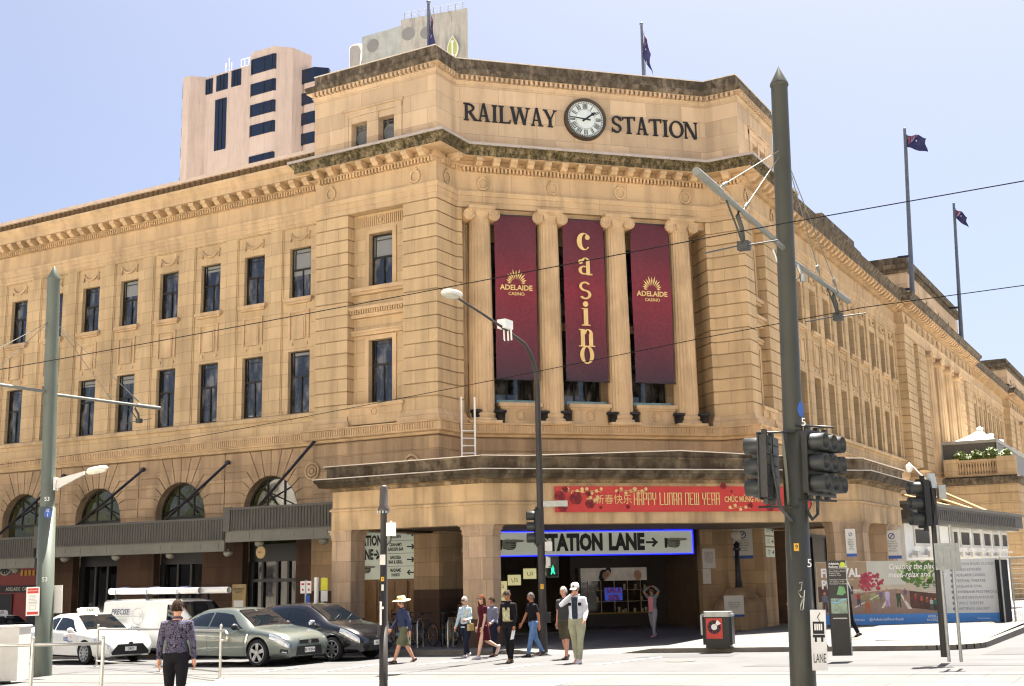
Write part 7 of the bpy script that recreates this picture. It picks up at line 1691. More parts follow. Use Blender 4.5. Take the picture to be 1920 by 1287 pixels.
# the sunny side of the street, behind the camera (it lights and is mirrored by the windows)
M_opp = plain('opposite_stone', '#e2dbd0', .8, 0, .06, .4)
for i, (x0, x1, h, lab) in enumerate(((-60, -22, 17, 'pale rendered building across the street to the west'), (-20, 12, 21, 'pale stone office building straight across the street'), (14, 52, 15, 'low pale building across the street to the east'))):
    t = thing('opposite_building', lab, 'building', ((x0+x1)/2, -52, zg(x0)-1)); m = MB(); m.box(x0, x1, -66, -52, -2, h); m.box(x0-.4, x1+.4, -66, -51.6, h, h+.6); m.build('wall', M_opp, t)
    k = int((x1-x0)/4); g = MB()
    for a in range(k):
        for f in range(int(h/4)): c = x0+(a+.5)*(x1-x0)/k; g.box(c-.75, c+.75, -51.98, -51.9, 1+f*4, 3.3+f*4)
    g.one = True; g.build('windows', M_hotelglass, t)

M_tree = leafmat('street_tree_leaf', (.16, .17, .04)); M_bark = plain('bark', '#4a3a2a', .9, 0, .3, 8)
for i, (x, y, h) in enumerate(((-31, -22, 9), (-41, -30, 12), (-52, -27, 11), (-62, -36, 13))):
    t = thing('street_tree', ('small street tree across the road nearest the stop', 'tall street tree across the road with a broad crown', 'street tree across the road with a leaning crown', 'farthest street tree across the road to the west')[i], 'tree', (x, y, zg(x)), 0, 'street trees opposite the arcade')
    m = MB(); m.tube([(x, y, zg(x)), (x+.1, y, 3), (x-.3, y+.2, h*.7)], [.25, .18, .06], 8)
    for k in range(5): a = k*1.3; m.tube([(x, y, 2.8+k*.4), (x+2*math.cos(a), y+2*math.sin(a), h*.6)], [.1, .03], 6)
    m.build('trunk', M_bark, t)
    cr_ = MB()
    for k in range(14):
        a = random.uniform(0, 6.28); q = random.uniform(.4, 2.6); cz = random.uniform(h*.4, h*.92)
        for j in range(70):
            p = Vector((x+q*math.cos(a)+random.gauss(0, .75), y+q*math.sin(a)+random.gauss(0, .75), cz+random.gauss(0, .6))); d1 = Vector((random.gauss(0, 1), random.gauss(0, 1), random.gauss(0, .7))).normalized(); d2 = d1.orthogonal().normalized(); cr_.face([p-d1*.22, p+d2*.12, p+d1*.22, p-d2*.12])
    cr_.build('crown', M_tree, t)
# ================= vehicles
def carpaint(name, c, metal=0, rough=.25, coat=1):
    m, t, b = nodes(name); c = lin(c); pos = N(t, 'ShaderNodeNewGeometry').outputs['Position']
    L(t, ramp(t, noise(t, pos, 2.5, 3), [(.3, tuple(x*.95 for x in c)), (.7, tuple(x*1.04 for x in c))]), b.inputs['Base Color'])
    b.inputs['Metallic'].default_value = metal; b.inputs['Roughness'].default_value = rough; b.inputs['Coat Weight'].default_value = coat; b.inputs['Coat Roughness'].default_value = .04
    MATS[name] = m; return m
M_cwhite = carpaint('car_white', '#d9d8d3', 0, .3); M_cgrey = carpaint('car_grey_green', '#6a716a', .6, .3); M_cblack = carpaint('car_dark_navy', '#090a10', .1, .25)
M_tyre = plain('tyre_rubber', '#191919', .8, 0, .2, 20); M_rim = plain('alloy_rim', '#a3a5a6', .3, .7, .08, 12); M_cglass = glass_mat('car_glass', '#10151a', .03, spec=.8, wob=.004)
M_chrome = plain('chrome_trim', '#c8c9ca', .12, .95, .03); M_lampglass = plain('headlamp_glass', '#bfc4c8', .08, .3, .2, 20, .9); M_tail = plain('tail_lamp', '#8c1410', .2); M_ctrim = plain('car_black_trim', '#131415', .5, 0, .15); M_well = plain('wheel_well', '#0a0a0a', .9)
def smooth_table(rows, n):
    """monotone-ish interpolation of station rows"""
    out = []; xs = [r[0] for r in rows]
    def val(k, x):
        for i in range(len(xs)-1):
            if x <= xs[i+1] or i == len(xs)-2:
                h = xs[i+1]-xs[i]; q = (x-xs[i])/h
                def sl_(j):
                    if j <= 0 or j >= len(xs)-1: return 0 if len(xs) < 2 else (rows[min(j+1, len(xs)-1)][k]-rows[max(j-1, 0)][k])/(xs[min(j+1, len(xs)-1)]-xs[max(j-1, 0)])
                    d0 = (rows[j][k]-rows[j-1][k])/(xs[j]-xs[j-1]); d1 = (rows[j+1][k]-rows[j][k])/(xs[j+1]-xs[j])
                    return 0 if d0*d1 <= 0 else 2*d0*d1/(d0+d1)
                m0, m1 = sl_(i), sl_(i+1)
                return (2*q**3-3*q**2+1)*rows[i][k]+(q**3-2*q**2+q)*h*m0+(-2*q**3+3*q**2)*rows[i+1][k]+(q**3-q**2)*h*m1
    return lambda x: [val(k, x) for k in range(1, len(rows[0]))]
class CarShape:
    """half section: sill, side, shoulder, window line, roof edge, roof centre"""
    def __init__(s, rows): s.f = smooth_table(rows, 6); s.x0 = rows[0][0]; s.x1 = rows[-1][0]
    def sec(s, x):
        zb, zs, zt, w, wr = s.f(x)
        lw = min(w*.97, max(wr, .05)); zr = zt-min(.07, max(.012, (zt-zs)*.18))
        return [(0, zb), (w*.86, zb), (w*.955, zb+.07), (w*.99, zb+(zs-zb)*.35), (w, zb+(zs-zb)*.6), (w*.985, zs-.07), (w*.945, zs), (w*.945+(lw-w*.945)*.5+.012, zs+(zr-zs)*.5), (lw, zr), (lw*.88, zt-.012), (lw*.5, zt+.0), (0, zt+.008)]
    def pt(s, x, q, side=1, off=0):
        p = s.sec(x); i = min(int(q), len(p)-2); f = q-i; a, b = Vector(p[i]), Vector(p[i+1]); c = a.lerp(b, f)
        d = (b-a); n = Vector((d.y, -d.x)); n = n.normalized() if n.length > 1e-6 else Vector((0, 1))
        c = c + n*off
        return (x, side*c.x*-1, c.y)      # side 1 = right hand (-y)
    def body(s, n=56):
        rows = []
        for i in range(n+1):
            x = s.x0+(s.x1-s.x0)*i/n; p = s.sec(x)
            ring = [(x, -y, z) for y, z in p]+[(x, y, z) for y, z in p[-2:0:-1]]
            rows.append(ring)
        return rows
    def patch(s, m, c, side=1, off=.006, nx=8, nq=4):
        """c: four corners (x, q) going round"""
        rows = []
        for i in range(nx+1):
            f = i/nx; r_ = []
            for j in range(nq+1):
                g = j/nq
                x = (c[0][0]*(1-f)+c[1][0]*f)*(1-g)+(c[3][0]*(1-f)+c[2][0]*f)*g
                q = (c[0][1]*(1-f)+c[1][1]*f)*(1-g)+(c[3][1]*(1-f)+c[2][1]*f)*g
                r_.append(s.pt(x, q, side, off))
            rows.append(r_)
        m.grid(rows, True)
def bool_wells(name, rows, wheels, mat, parent, caps=True):
    b = MB(); b.grid(rows, True, True); b.face(rows[0]); b.face(rows[-1][::-1]); 
    o = b.build(name, [mat, M_well], None, world=False, uv=False); bm = bmesh.new(); bm.from_mesh(o.data); bmesh.ops.remove_doubles(bm, verts=bm.verts, dist=1e-5); bmesh.ops.recalc_face_normals(bm, faces=bm.faces); bm.to_mesh(o.data); bm.free()
    c = MB(); c.k = 1
    for x, y, r_, w in wheels: c.tube([(x, y-w/2, r_), (x, y+w/2, r_)], r_+.06, 28)
    k = c.build('cut', [mat, M_well], None, world=False, uv=False); bm = bmesh.new(); bm.from_mesh(k.data); bmesh.ops.remove_doubles(bm, verts=bm.verts, dist=1e-5); bmesh.ops.recalc_face_normals(bm, faces=bm.faces); bm.to_mesh(k.data); bm.free()
    md = o.modifiers.new('b', 'BOOLEAN'); md.operation = 'DIFFERENCE'; md.object = k; md.solver = 'EXACT'
    bpy.context.view_layer.update(); dg = bpy.context.evaluated_depsgraph_get()
    me = bpy.data.meshes.new_from_object(o.evaluated_get(dg)); bpy.data.objects.remove(k); o.modifiers.clear(); old = o.data; o.data = me; bpy.data.meshes.remove(old)
    me.name = name
    for p in me.polygons: p.use_smooth = True
    me.set_sharp_from_angle(angle=R(38)); o.parent = parent; return o
def wheel(parent, x, y, r_, w, side, spokes=5, mat=None, twin=True):
    F = lambda a, n, z: (x+a, y-side*n, r_+z)      # n outwards
    t = MB(); prof = [(r_*.72, w*.42), (r_*.76, w*.5), (r_*.93, w*.5), (r_, w*.3), (r_, -w*.3), (r_*.93, -w*.5), (r_*.72, -w*.5)]
    t.grid([[F(q*math.cos(2*PI*k/28), n, q*math.sin(2*PI*k/28)) for k in range(28)] for q, n in prof], True, True); t.face([F(r_*.68*math.cos(2*PI*k/24), -w*.3, r_*.68*math.sin(2*PI*k/24)) for k in range(24)])
    o = t.build('wheel', M_tyre, parent, world=False)
    g = MB(); R1 = r_*.74
    g.grid([[F(q*math.cos(2*PI*k/28), n, q*math.sin(2*PI*k/28)) for k in range(28)] for q, n in ((R1, w*.4), (R1*1.0, w*.47), (R1*.9, w*.47), (R1*.88, w*.3))], True, True)
    for i in range(spokes):
        a0 = 2*PI*i/spokes+PI/2
        for da in ((-.13, .13) if twin else (0,)):
            a = a0+da; d = Vector((math.cos(a), math.sin(a))); n_ = Vector((-d.y, d.x))
            for q0, q1, w0, w1 in ((.1, .95, .085, .06),):
                pts = [d*R1*q0-n_*r_*w0, d*R1*q1-n_*r_*w1, d*R1*q1+n_*r_*w1, d*R1*q0+n_*r_*w0]
                g.prism([(p.x, p.y) for p in pts], w*.33, w*.45, F)
    g.prism([(R1*.2*math.cos(2*PI*k/14), R1*.2*math.sin(2*PI*k/14)) for k in range(14)], w*.33, w*.48, F)
    g.build('rim', mat or M_rim, o, world=False)
    h = MB(); h.prism([(R1*.86*math.cos(2*PI*k/20), R1*.86*math.sin(2*PI*k/20)) for k in range(20)], w*.02, w*.06, F); h.build('brake_disc', M_well, o, world=False)
    return o
def plate_txt(parent, F, s):
    g = MB(); g.box(-.19, .19, 0, .012, -.06, .06, F); o = g.build('number_plate', M_white, parent, world=False)
    text('plate_text', s, .105, M_ink, lambda u_, n, z: F(u_*.9, .014, z), o, world=False, bold=.002)
def car(name, label, loc, yaw, rows, paint, wh, spec):
    t = thing(name, label, 'car', loc, yaw); cs = CarShape(rows); rw, tr, xf, xr, ww = wh
    wl = [(xf, -tr, rw, .36), (xf, tr, rw, .36), (xr, -tr, rw, .36), (xr, tr, rw, .36)]
    body = bool_wells('body', cs.body(), wl, paint, t)
    for x, y, _, _ in wl: wheel(t, x, y+(-.02 if y < 0 else .02), rw, ww, 1 if y < 0 else -1, *spec.get('rim', (5, None, True)))
    for side in (1, -1):
        for c in spec['side']:
            m = MB(); cs.patch(m, c, side); m.build('side_window', M_cglass, t, world=False)
        for c in spec['lamp']: m = MB(); cs.patch(m, c, side, .008, 8, 4); m.build('headlight', M_lampglass, t, world=False)
        for c in spec['tail']: m = MB(); cs.patch(m, c, side, .008); m.build('tail_light', M_tail, t, world=False)
        m = MB(); x, q = spec['mirror']; p = cs.pt(x, q, side, 0); m.ball((p[0]-.02, p[1]-side*.13, p[2]+.06), .115, 12, 8, (.62, 1, .72)); m.tube([(p[0], p[1]+side*.03, p[2]), (p[0], p[1]-side*.1, p[2]+.02)], .03, 6); m.build('mirror', spec.get('mirmat', paint), t, world=False)
        for x in spec['handle']: m = MB(); p = cs.pt(x, 5.0, side, .02); m.box(p[0]-.1, p[0]+.1, p[1]-.015, p[1]+.015, p[2]-.03, p[2]-.0); m.build('door_handle', spec.get('hmat', paint), t, world=False)
        m = MB()
        for x in spec['seam']:
            m.grid([[cs.pt(x+d, 1.6+4.6*i/10, side, .002) for i in range(11)] for d in (-.005, .005)])
        x0, x1 = spec['sill']; m.grid([[cs.pt(x0+(x1-x0)*i/8, q, side, .004) for i in range(9)] for q in (1.2, 1.9)]); m.build('door_seams', M_ctrim, t, world=False)
    def screen(c0, c1, q0, name):
        m = MB(); rows_ = []
        for i in range(7):
            x = c0+(c1-c0)*i/6; zb, zs, zt, w, wr = cs.f(x); dz = cs.f(x+.01)[2]-cs.f(x-.01)[2]; n_ = Vector((-dz, .02)).normalized()*.008
            rows_.append([(x+n_.x, (wr-.05)*j/5, zt+n_.y-.012*abs(j/5)**2) for j in range(-5, 6)])
        m.grid(rows_); m.build(name, M_cglass, t, world=False)
    screen(*spec['wind'], 0, 'windscreen'); screen(*spec['rear'], 0, 'rear_window')
    FN = lambda u_, n, z: (cs.x1+n, u_, z)
    return t, cs, FN
sed_rows = [  # x, bottom, shoulder, top, half width, half roof width  (x = 0 middle, front +)
 (-2.42, .42, .72, .80, .66, .60), (-2.36, .30, .85, .98, .78, .66), (-2.2, .24, .93, 1.03, .85, .70), (-1.75, .20, .95, 1.06, .90, .68), (-1.1, .18, .95, 1.35, .915, .60), (-.6, .18, .945, 1.455, .915, .59), (0, .18, .93, 1.475, .915, .60), (.35, .18, .92, 1.44, .915, .61), (.75, .18, .91, 1.24, .91, .66), (1.2, .19, .89, .985, .905, .74), (1.7, .2, .84, .92, .895, .72), (2.1, .22, .76, .835, .86, .68), (2.32, .22, .66, .72, .79, .60), (2.42, .26, .56, .60, .68, .5)]
# -- white taxi
def gpos(px, py): p = at_ground(px, py); return p
def place(px, py, lx, ly, yaw):
    """car position so that the wheel at (lx, ly) touches the road under pixel px, py"""
    p = at_ground(px, py); c, s_ = math.cos(yaw), math.sin(yaw); x, y = p.x-(lx*c-ly*s_), p.y-(lx*s_+ly*c); return (x, y, zg(p.x)-.0)
sed_spec = dict(side=[[(-1.35, 6.35), (-.42, 6.2), (-.42, 7.8), (-.95, 7.7)], [(-.36, 6.2), (.9, 6.2), (.35, 7.6), (-.36, 7.8)], [(-1.62, 6.35), (-1.4, 6.35), (-1.02, 7.65), (-1.15, 7.55)]],
 lamp=[[(1.86, 4.7), (2.4, 4.05), (2.4, 5.5), (1.82, 5.95)]], tail=[[(-2.4, 4.5), (-2.05, 4.9), (-2.05, 5.8), (-2.4, 5.6)]], mirror=(.72, 6.1), handle=(-.62, .3), seam=(-.39, .98, -1.38), sill=(-1.1, 1.0), wind=(.42, 1.14), rear=(-1.62, -.98))
y_ = R(-10); t, cs, FN = car('taxi', 'white taxi sedan with a roof sign and blue numbers beside the tram pole', place(163, 1246, 1.38, -.78, y_), y_, sed_rows, M_cwhite, (.33, .79, 1.38, -1.40, .22), dict(sed_spec, rim=(10, None, False)))
taxi = t
def sedan_front(t, FN, grille_poly, emblem, plate_s, plate_z, extra=None):
    g = MB(); g.prism(grille_poly, -.02, .012, FN); go = g.build('grille', M_ctrim, t, world=False)
    g = MB(); g.prism([(.075*math.cos(2*PI*k/16), emblem+.05*math.sin(2*PI*k/16)) for k in range(16)], .012, .025, FN); g.build('emblem', M_chrome, go, world=False)
    plate_txt(t, lambda u_, n, z: FN(u_, n+.02, z+plate_z), plate_s)
sedan_front(t, FN, [(-.6, .28), (.6, .28), (.64, .34), (.42, .58), (-.42, .58), (-.64, .34)], .60, '2432', .44)
g = MB(); g.box(-.42, .42, .012, .02, .55, .57, FN); g.box(-.62, .62, .0, .02, .262, .28, FN); g.build('chrome_strip', M_chrome, t, world=False)
def on_body(cs, q, x, n=0, side=1): return cs.pt(x, q, side, n)
def side_T(cs, x0, z0, off=.012):
    """frame on the right-hand flank: u runs towards the front"""
    def T(u_, n, z):
        zb, zs, zt, w, wr = cs.f(x0+u_); return (x0+u_, -(w*.998+off+n*.3), z0+z)
    return T
M_numblue = plain('taxi_number_blue', '#2f5f9e', .5)
text('taxi_number', '15Z', .16, M_numblue, side_T(cs, .35, .72), t, world=False, bold=.004); text('taxi_number', '211', .2, M_numblue, side_T(cs, .62, .6), t, world=False, bold=.004)
text('taxi_note', 'maxi\nbookings', .05, M_red, side_T(cs, .62, .83), t, world=False)
def taxi_sign(t):
    g = MB(); a = [(-.12, 1.47), (.12, 1.47), (.1, 1.62), (-.1, 1.62)]; g.prism([(-.33, 1.475), (.33, 1.475), (.3, 1.6), (.24, 1.635), (-.24, 1.635), (-.3, 1.6)], -.09, .09, lambda u_, n, z: (.05+n, u_, z)); so_ = g.build('roof_sign', M_white, t, world=False)
    text('sign_text', 'TAXI', .13, M_ink, lambda u_, n, z: (.145, u_, z+1.55), so_, world=False, bold=.002)
    g = MB(); g.tube([(.15, -.42, 1.46), (.15, -.42, 1.54)], .03, 8); g.ball((.15, -.42, 1.57), .05, 8, 6); g.build('roof_beacon', M_white2, t, world=False)
taxi_sign(taxi)
y2 = R(-4); p = at_ground(20, 1236); t2 = copy_tree(taxi); relabel(t2, 'second taxi mostly outside the left edge, only its roof sign and dark windscreen showing', (p.x-2.0, p.y+.9, zg(p.x)), y2)
# -- grey-green sedan
sv_rows = [(a, b, c+.02, d_+.01, e*1.03, f*1.02) for a, b, c, d_, e, f in sed_rows]
y_ = R(-3); t, cs, FN = car('sedan', 'metallic grey green sedan in the middle of the road with five-spoke wheels', place(487, 1250, 1.45, -.81, y_), y_, sv_rows, M_cgrey, (.345, .81, 1.45, -1.46, .23), dict(sed_spec, rim=(5, None, True), mirmat=M_ctrim))
g = MB(); g.prism([(-.38, .56), (.38, .56), (.34, .66), (-.34, .66)], -.08, -.0, FN); go = g.build('grille', M_ctrim, t, world=False); g = MB(); g.box(-.4, .4, -.02, .006, .655, .675, FN); g.prism([(.06*math.cos(2*PI*k/14), .61+.06*math.sin(2*PI*k/14)) for k in range(14)], .0, .02, FN); g.build('emblem', M_chrome, go, world=False)
g = MB(); g.prism([(-.5, .27), (.5, .27), (.44, .5), (-.44, .5)], -.02, .008, FN); g.build('lower_grille', M_ctrim, t, world=False); plate_txt(t, lambda u_, n, z: FN(u_, n+.02, z+.4), 'S519 BAX')
for sd in (1, -1):
    m = MB(); cs.patch(m, [(2.18, 2.6), (2.38, 2.4), (2.38, 3.6), (2.2, 3.4)], sd, .008); fo = m.build('fog_lamp_recess', M_ctrim, t, world=False); m = MB(); cs.patch(m, [(2.24, 2.75), (2.36, 2.65), (2.36, 3.0), (2.26, 3.0)], sd, .014); m.build('fog_lamp', M_lampglass, fo, world=False)
    m = MB(); cs.patch(m, [(1.0, 3.6), (1.06, 3.6), (1.12, 4.9), (1.07, 4.9)], sd, .012, 3, 6); m.build('side_vent', M_chrome, t, world=False)
m = MB()
for yy in (-.5, .05): m.tube([(1.12, yy, .99), (.95, yy+.42, 1.12)], .012, 5)
m.build('wiper', M_ctrim, t, world=False)
# -- black hatchback
h_rows = [(-2.0, .45, .82, .9, .64, .56), (-1.95, .32, .92, 1.02, .76, .62), (-1.8, .24, .97, 1.2, .83, .60), (-1.5, .2, .97, 1.40, .865, .59), (-1.0, .19, .96, 1.49, .88, .585), (-.3, .18, .95, 1.52, .88, .59), (.1, .18, .94, 1.49, .88, .60), (.55, .18, .93, 1.30, .878, .64), (1.05, .19, .92, 1.04, .87, .72), (1.5, .2, .87, .95, .86, .69), (1.85, .22, .77, .84, .82, .64), (2.06, .24, .66, .72, .74, .55), (2.14, .28, .56, .6, .64, .46)]
h_spec = dict(side=[[(-1.25, 6.4), (-.42, 6.25), (-.42, 7.8), (-.98, 7.75)], [(-.36, 6.25), (.72, 6.25), (.15, 7.65), (-.36, 7.8)], [(-1.62, 6.5), (-1.3, 6.4), (-1.05, 7.7), (-1.3, 7.6)]], lamp=[[(1.5, 4.8), (2.1, 4.1), (2.08, 5.6), (1.52, 5.95)]], tail=[[(-1.97, 4.8), (-1.7, 5), (-1.72, 6.2), (-1.95, 6)]], mirror=(.62, 6.15), handle=(-.65, .2), seam=(-.39, .82, -1.28), sill=(-.95, .9), wind=(.2, 1.0), rear=(-1.9, -1.45))
y_ = R(-3); t, cs, FN = car('hatchback', 'dark navy hatchback stopped at the crossing with a reflecting headlight', place(627, 1240, 1.25, -.75, y_), y_, h_rows, M_cblack, (.32, .76, 1.25, -1.30, .21), dict(h_spec, rim=(8, None, False), mirmat=M_chrome))
g = MB(); g.prism([(-.4, .5), (.4, .5), (.36, .62), (-.36, .62)], -.05, .004, FN); go = g.build('grille', M_ctrim, t, world=False); g = MB(); g.prism([(.07*math.cos(2*PI*k/14), .6+.045*math.sin(2*PI*k/14)) for k in range(14)], .0, .02, FN); g.build('emblem', M_chrome, go, world=False)
g = MB(); g.prism([(-.42, .28), (.42, .28), (.38, .42), (-.38, .42)], -.02, .006, FN); g.build('lower_grille', M_ctrim, t, world=False); plate_txt(t, lambda u_, n, z: FN(u_, n+.02, z+.47), 'XJ52 D')
m = MB()
for yy in (-.45, .08): m.tube([(.98, yy, 1.07), (.8, yy+.42, 1.2)], .012, 5)
m.build('wiper', M_ctrim, t, world=False); m = MB(); m.tube([(-1.5, -.2, 1.41), (-1.75, -.2, 1.75)], .008, 5); m.build('aerial', M_ctrim, t, world=False)
# -- white van with pipes
v_rows = [(-2.4, .5, 1.0, 1.9, .80, .70), (-2.36, .36, 1.05, 1.95, .84, .74), (-2.2, .3, 1.08, 1.97, .86, .76), (-1, .28, 1.08, 1.98, .865, .77), (.6, .28, 1.08, 1.98, .865, .77), (1.1, .28, 1.08, 1.92, .865, .76), (1.55, .28, 1.07, 1.55, .86, .76), (1.95, .3, 1.03, 1.2, .85, .74), (2.2, .3, .93, 1.02, .82, .70), (2.36, .34, .75, .8, .76, .62), (2.42, .4, .6, .65, .7, .55)]
v_spec = dict(side=[[(.72, 6.3), (1.62, 6.3), (1.15, 7.75), (.72, 7.75)]], lamp=[[(2.05, 5.0), (2.38, 4.7), (2.36, 5.6), (2.08, 5.9)]], tail=[[(-2.38, 4.6), (-2.28, 4.6), (-2.28, 6.5), (-2.38, 6.5)]], mirror=(1.5, 6.5), handle=(.85,), seam=(.66, 1.66, -.6), sill=(-1.2, 1.3), wind=(1.2, 1.88), rear=(-2.39, -2.37))
v_rows = [(a, b*.95, c*.93, d_*.93, e, f) for a, b, c, d_, e, f in v_rows]
y_ = R(-3); pv = at_depth(318, 1220, 38.4); t, cs, FN = car('van', 'white plumber van with long white pipes on its roof rack', (pv.x, pv.y, zg(pv.x)), y_, v_rows, M_cwhite, (.32, .74, 1.5, -1.45, .2), dict(v_spec, rim=(8, None, False), mirmat=M_ctrim)); van = t
TS = lambda z0, x0: (lambda u_, n, z: (x0+u_, -(.874+n*.3), z0+z))
sx0 = -1.55
text('van_name', 'PRECISE', .24, plain('van_navy', '#2c3350', .5), TS(1.44, sx0+.15), t, world=False, shear=.2, bold=.004)
text('van_name', 'PLUMBING', .17, plain('van_grey', '#a9aaa8', .5), TS(1.17, sx0+.1), t, world=False, shear=.2); text('van_phone', '1300 200 200', .2, plain('van_navy', '#2c3350'), TS(.9, sx0+.55), t, world=False, shear=.15)
m = MB(); T = TS(1.31, sx0+1.0); m.grid([[T(.27*math.cos(2*PI*k/24), .012+q*.0, .27*math.sin(2*PI*k/24)) if q else T(.24*math.cos(2*PI*k/24), .012, .24*math.sin(2*PI*k/24)) for k in range(24)] for q in (0, 1)], False, True)
m.box(-.2, .18, .01, .014, -.014, .014, T); m.prism([(.18, .02), (.06, .13), (.03, .1), (.13, 0), (.03, -.1), (.06, -.13), (.18, -.02)][::-1], .01, .014, T); m.box(-1.5, -.27, .01, .014, -.01, .006, T); m.build('van_emblem', plain('van_grey', '#a9aaa8'), t, world=False)
m = MB()
for x in (-1.9, -.4, 1.0):
    for yy in (-.62, .62): m.box(x-.05, x+.05, yy-.04, yy+.04, 1.79, 1.97)
    m.box(x-.03, x+.03, -.7, .7, 1.95, 1.99)
m.build('roof_rack', M_ctrim, t, world=False)
pz = math.sin(y_)
tp = thing('roof_pipes', 'bundle of long white plastic pipes tied on the van roof', 'pipes', (pv.x, pv.y, zg(pv.x)+1.99), y_)
m = MB(); m.tube([(-2.3, -.55, .1), (1.9, -.55, .1)], .1, 14, False); m.build('pipe', M_white, tp, world=False)
m = MB(); m.tube([(-2.0, -.3, .1), (2.9, -.3, .1)], .1, 14, False); m.build('pipe', M_white, tp, world=False)
m = MB(); m.tube([(-2.0, .0, .06), (2.0, .0, .06)], .06, 12, False); m.build('pipe', M_white, tp, world=False)
m = MB()
for x in (-1.9, -.4, 1.0): m.tube([(x, -.68, .02), (x, -.68, .2), (x, -.2, .23), (x, .08, .16)], .012, 5)
m.build('strap', plain('strap_blue', '#3b4a78'), tp, world=False)
# ================= people
def fuse(mb, name, mats, parent, vox=.012, extra=None, sm=2):
    """voxel-fuse overlapping lofts into one continuous skin, then add fine pieces rooted in it"""
    o = mb.build(name, mats, None, world=False, uv=False); md = o.modifiers.new('r', 'REMESH'); md.mode = 'VOXEL'; md.voxel_size = vox
    m2 = o.modifiers.new('s', 'SMOOTH'); m2.factor = .5; m2.iterations = sm
    dg = bpy.context.evaluated_depsgraph_get(); me = bpy.data.meshes.new_from_object(o.evaluated_get(dg)); old = o.data; o.modifiers.clear(); o.data = me; bpy.data.meshes.remove(old); me.name = name
    me.polygons.foreach_set('use_smooth', [True]*len(me.polygons)); me.materials.clear()
    for m in (mats if isinstance(mats, list) else [mats]): me.materials.append(m)
    if extra is not None:
        bm = bmesh.new(); bm.from_mesh(me); vs = [bm.verts.new(v) for v in extra.v]
        for f, k in zip(extra.f, extra.mi):
            try: q = bm.faces.new([vs[i] for i in f]); q.material_index = k; q.smooth = True
            except ValueError: pass
        bm.to_mesh(me); bm.free()
    o.parent = parent; return o
def cloth_mat(name, fn, rough=.85):
    m, t, b = nodes(name); tc = N(t, 'ShaderNodeTexCoord').outputs['Object']; L(t, fn(t, tc), b.inputs['Base Color']); b.inputs['Roughness'].default_value = rough; b.inputs['Specular IOR Level'].default_value = .2
    bump(t, noise(t, tc, 14, 3), b, .35, .02); return m
def fabric(c): return cloth_mat('fabric_'+c, lambda t, v: ramp(t, noise(t, v, 5, 4), [(.3, tuple(x*.8 for x in lin(c))), (.7, tuple(min(1, x*1.15) for x in lin(c)))]))
def pattern(name, stops, sc, warp=True):
    def fn(t, v):
        vo = N(t, 'ShaderNodeTexVoronoi'); vo.inputs['Scale'].default_value = sc; L(t, v, vo.inputs['Vector'])
        n = noise(t, v, sc*.7, 3, .6); wv = N(t, 'ShaderNodeMath', operation='MULTIPLY_ADD'); L(t, vo.outputs['Distance'], wv.inputs[0]); wv.inputs[1].default_value = .6; L(t, n, wv.inputs[2])
        fr = N(t, 'ShaderNodeMath', operation='PINGPONG'); L(t, wv.outputs[0], fr.inputs[0]); fr.inputs[1].default_value = .22; k = N(t, 'ShaderNodeMath', operation='MULTIPLY'); L(t, fr.outputs[0], k.inputs[0]); k.inputs[1].default_value = 4.5
        a = ramp(t, k.outputs[0], [(p, lin(c)) for p, c in stops]); return a
    return cloth_mat(name, fn)
SKIN = {k: plain('skin_'+k, c, .55, 0, .06, 9, .35) for k, c in (('fair', '#c79276'), ('tan', '#a8714f'), ('pale', '#cfa58d'))}
M_eye = plain('eye_dark', '#1a1512', .3); M_shades = plain('sunglasses', '#0d0c0c', .15)
def dirv_(a, side=0, ab=0): return Vector((math.sin(a)*math.cos(ab), side*math.sin(ab), -math.cos(a)*math.cos(ab)))
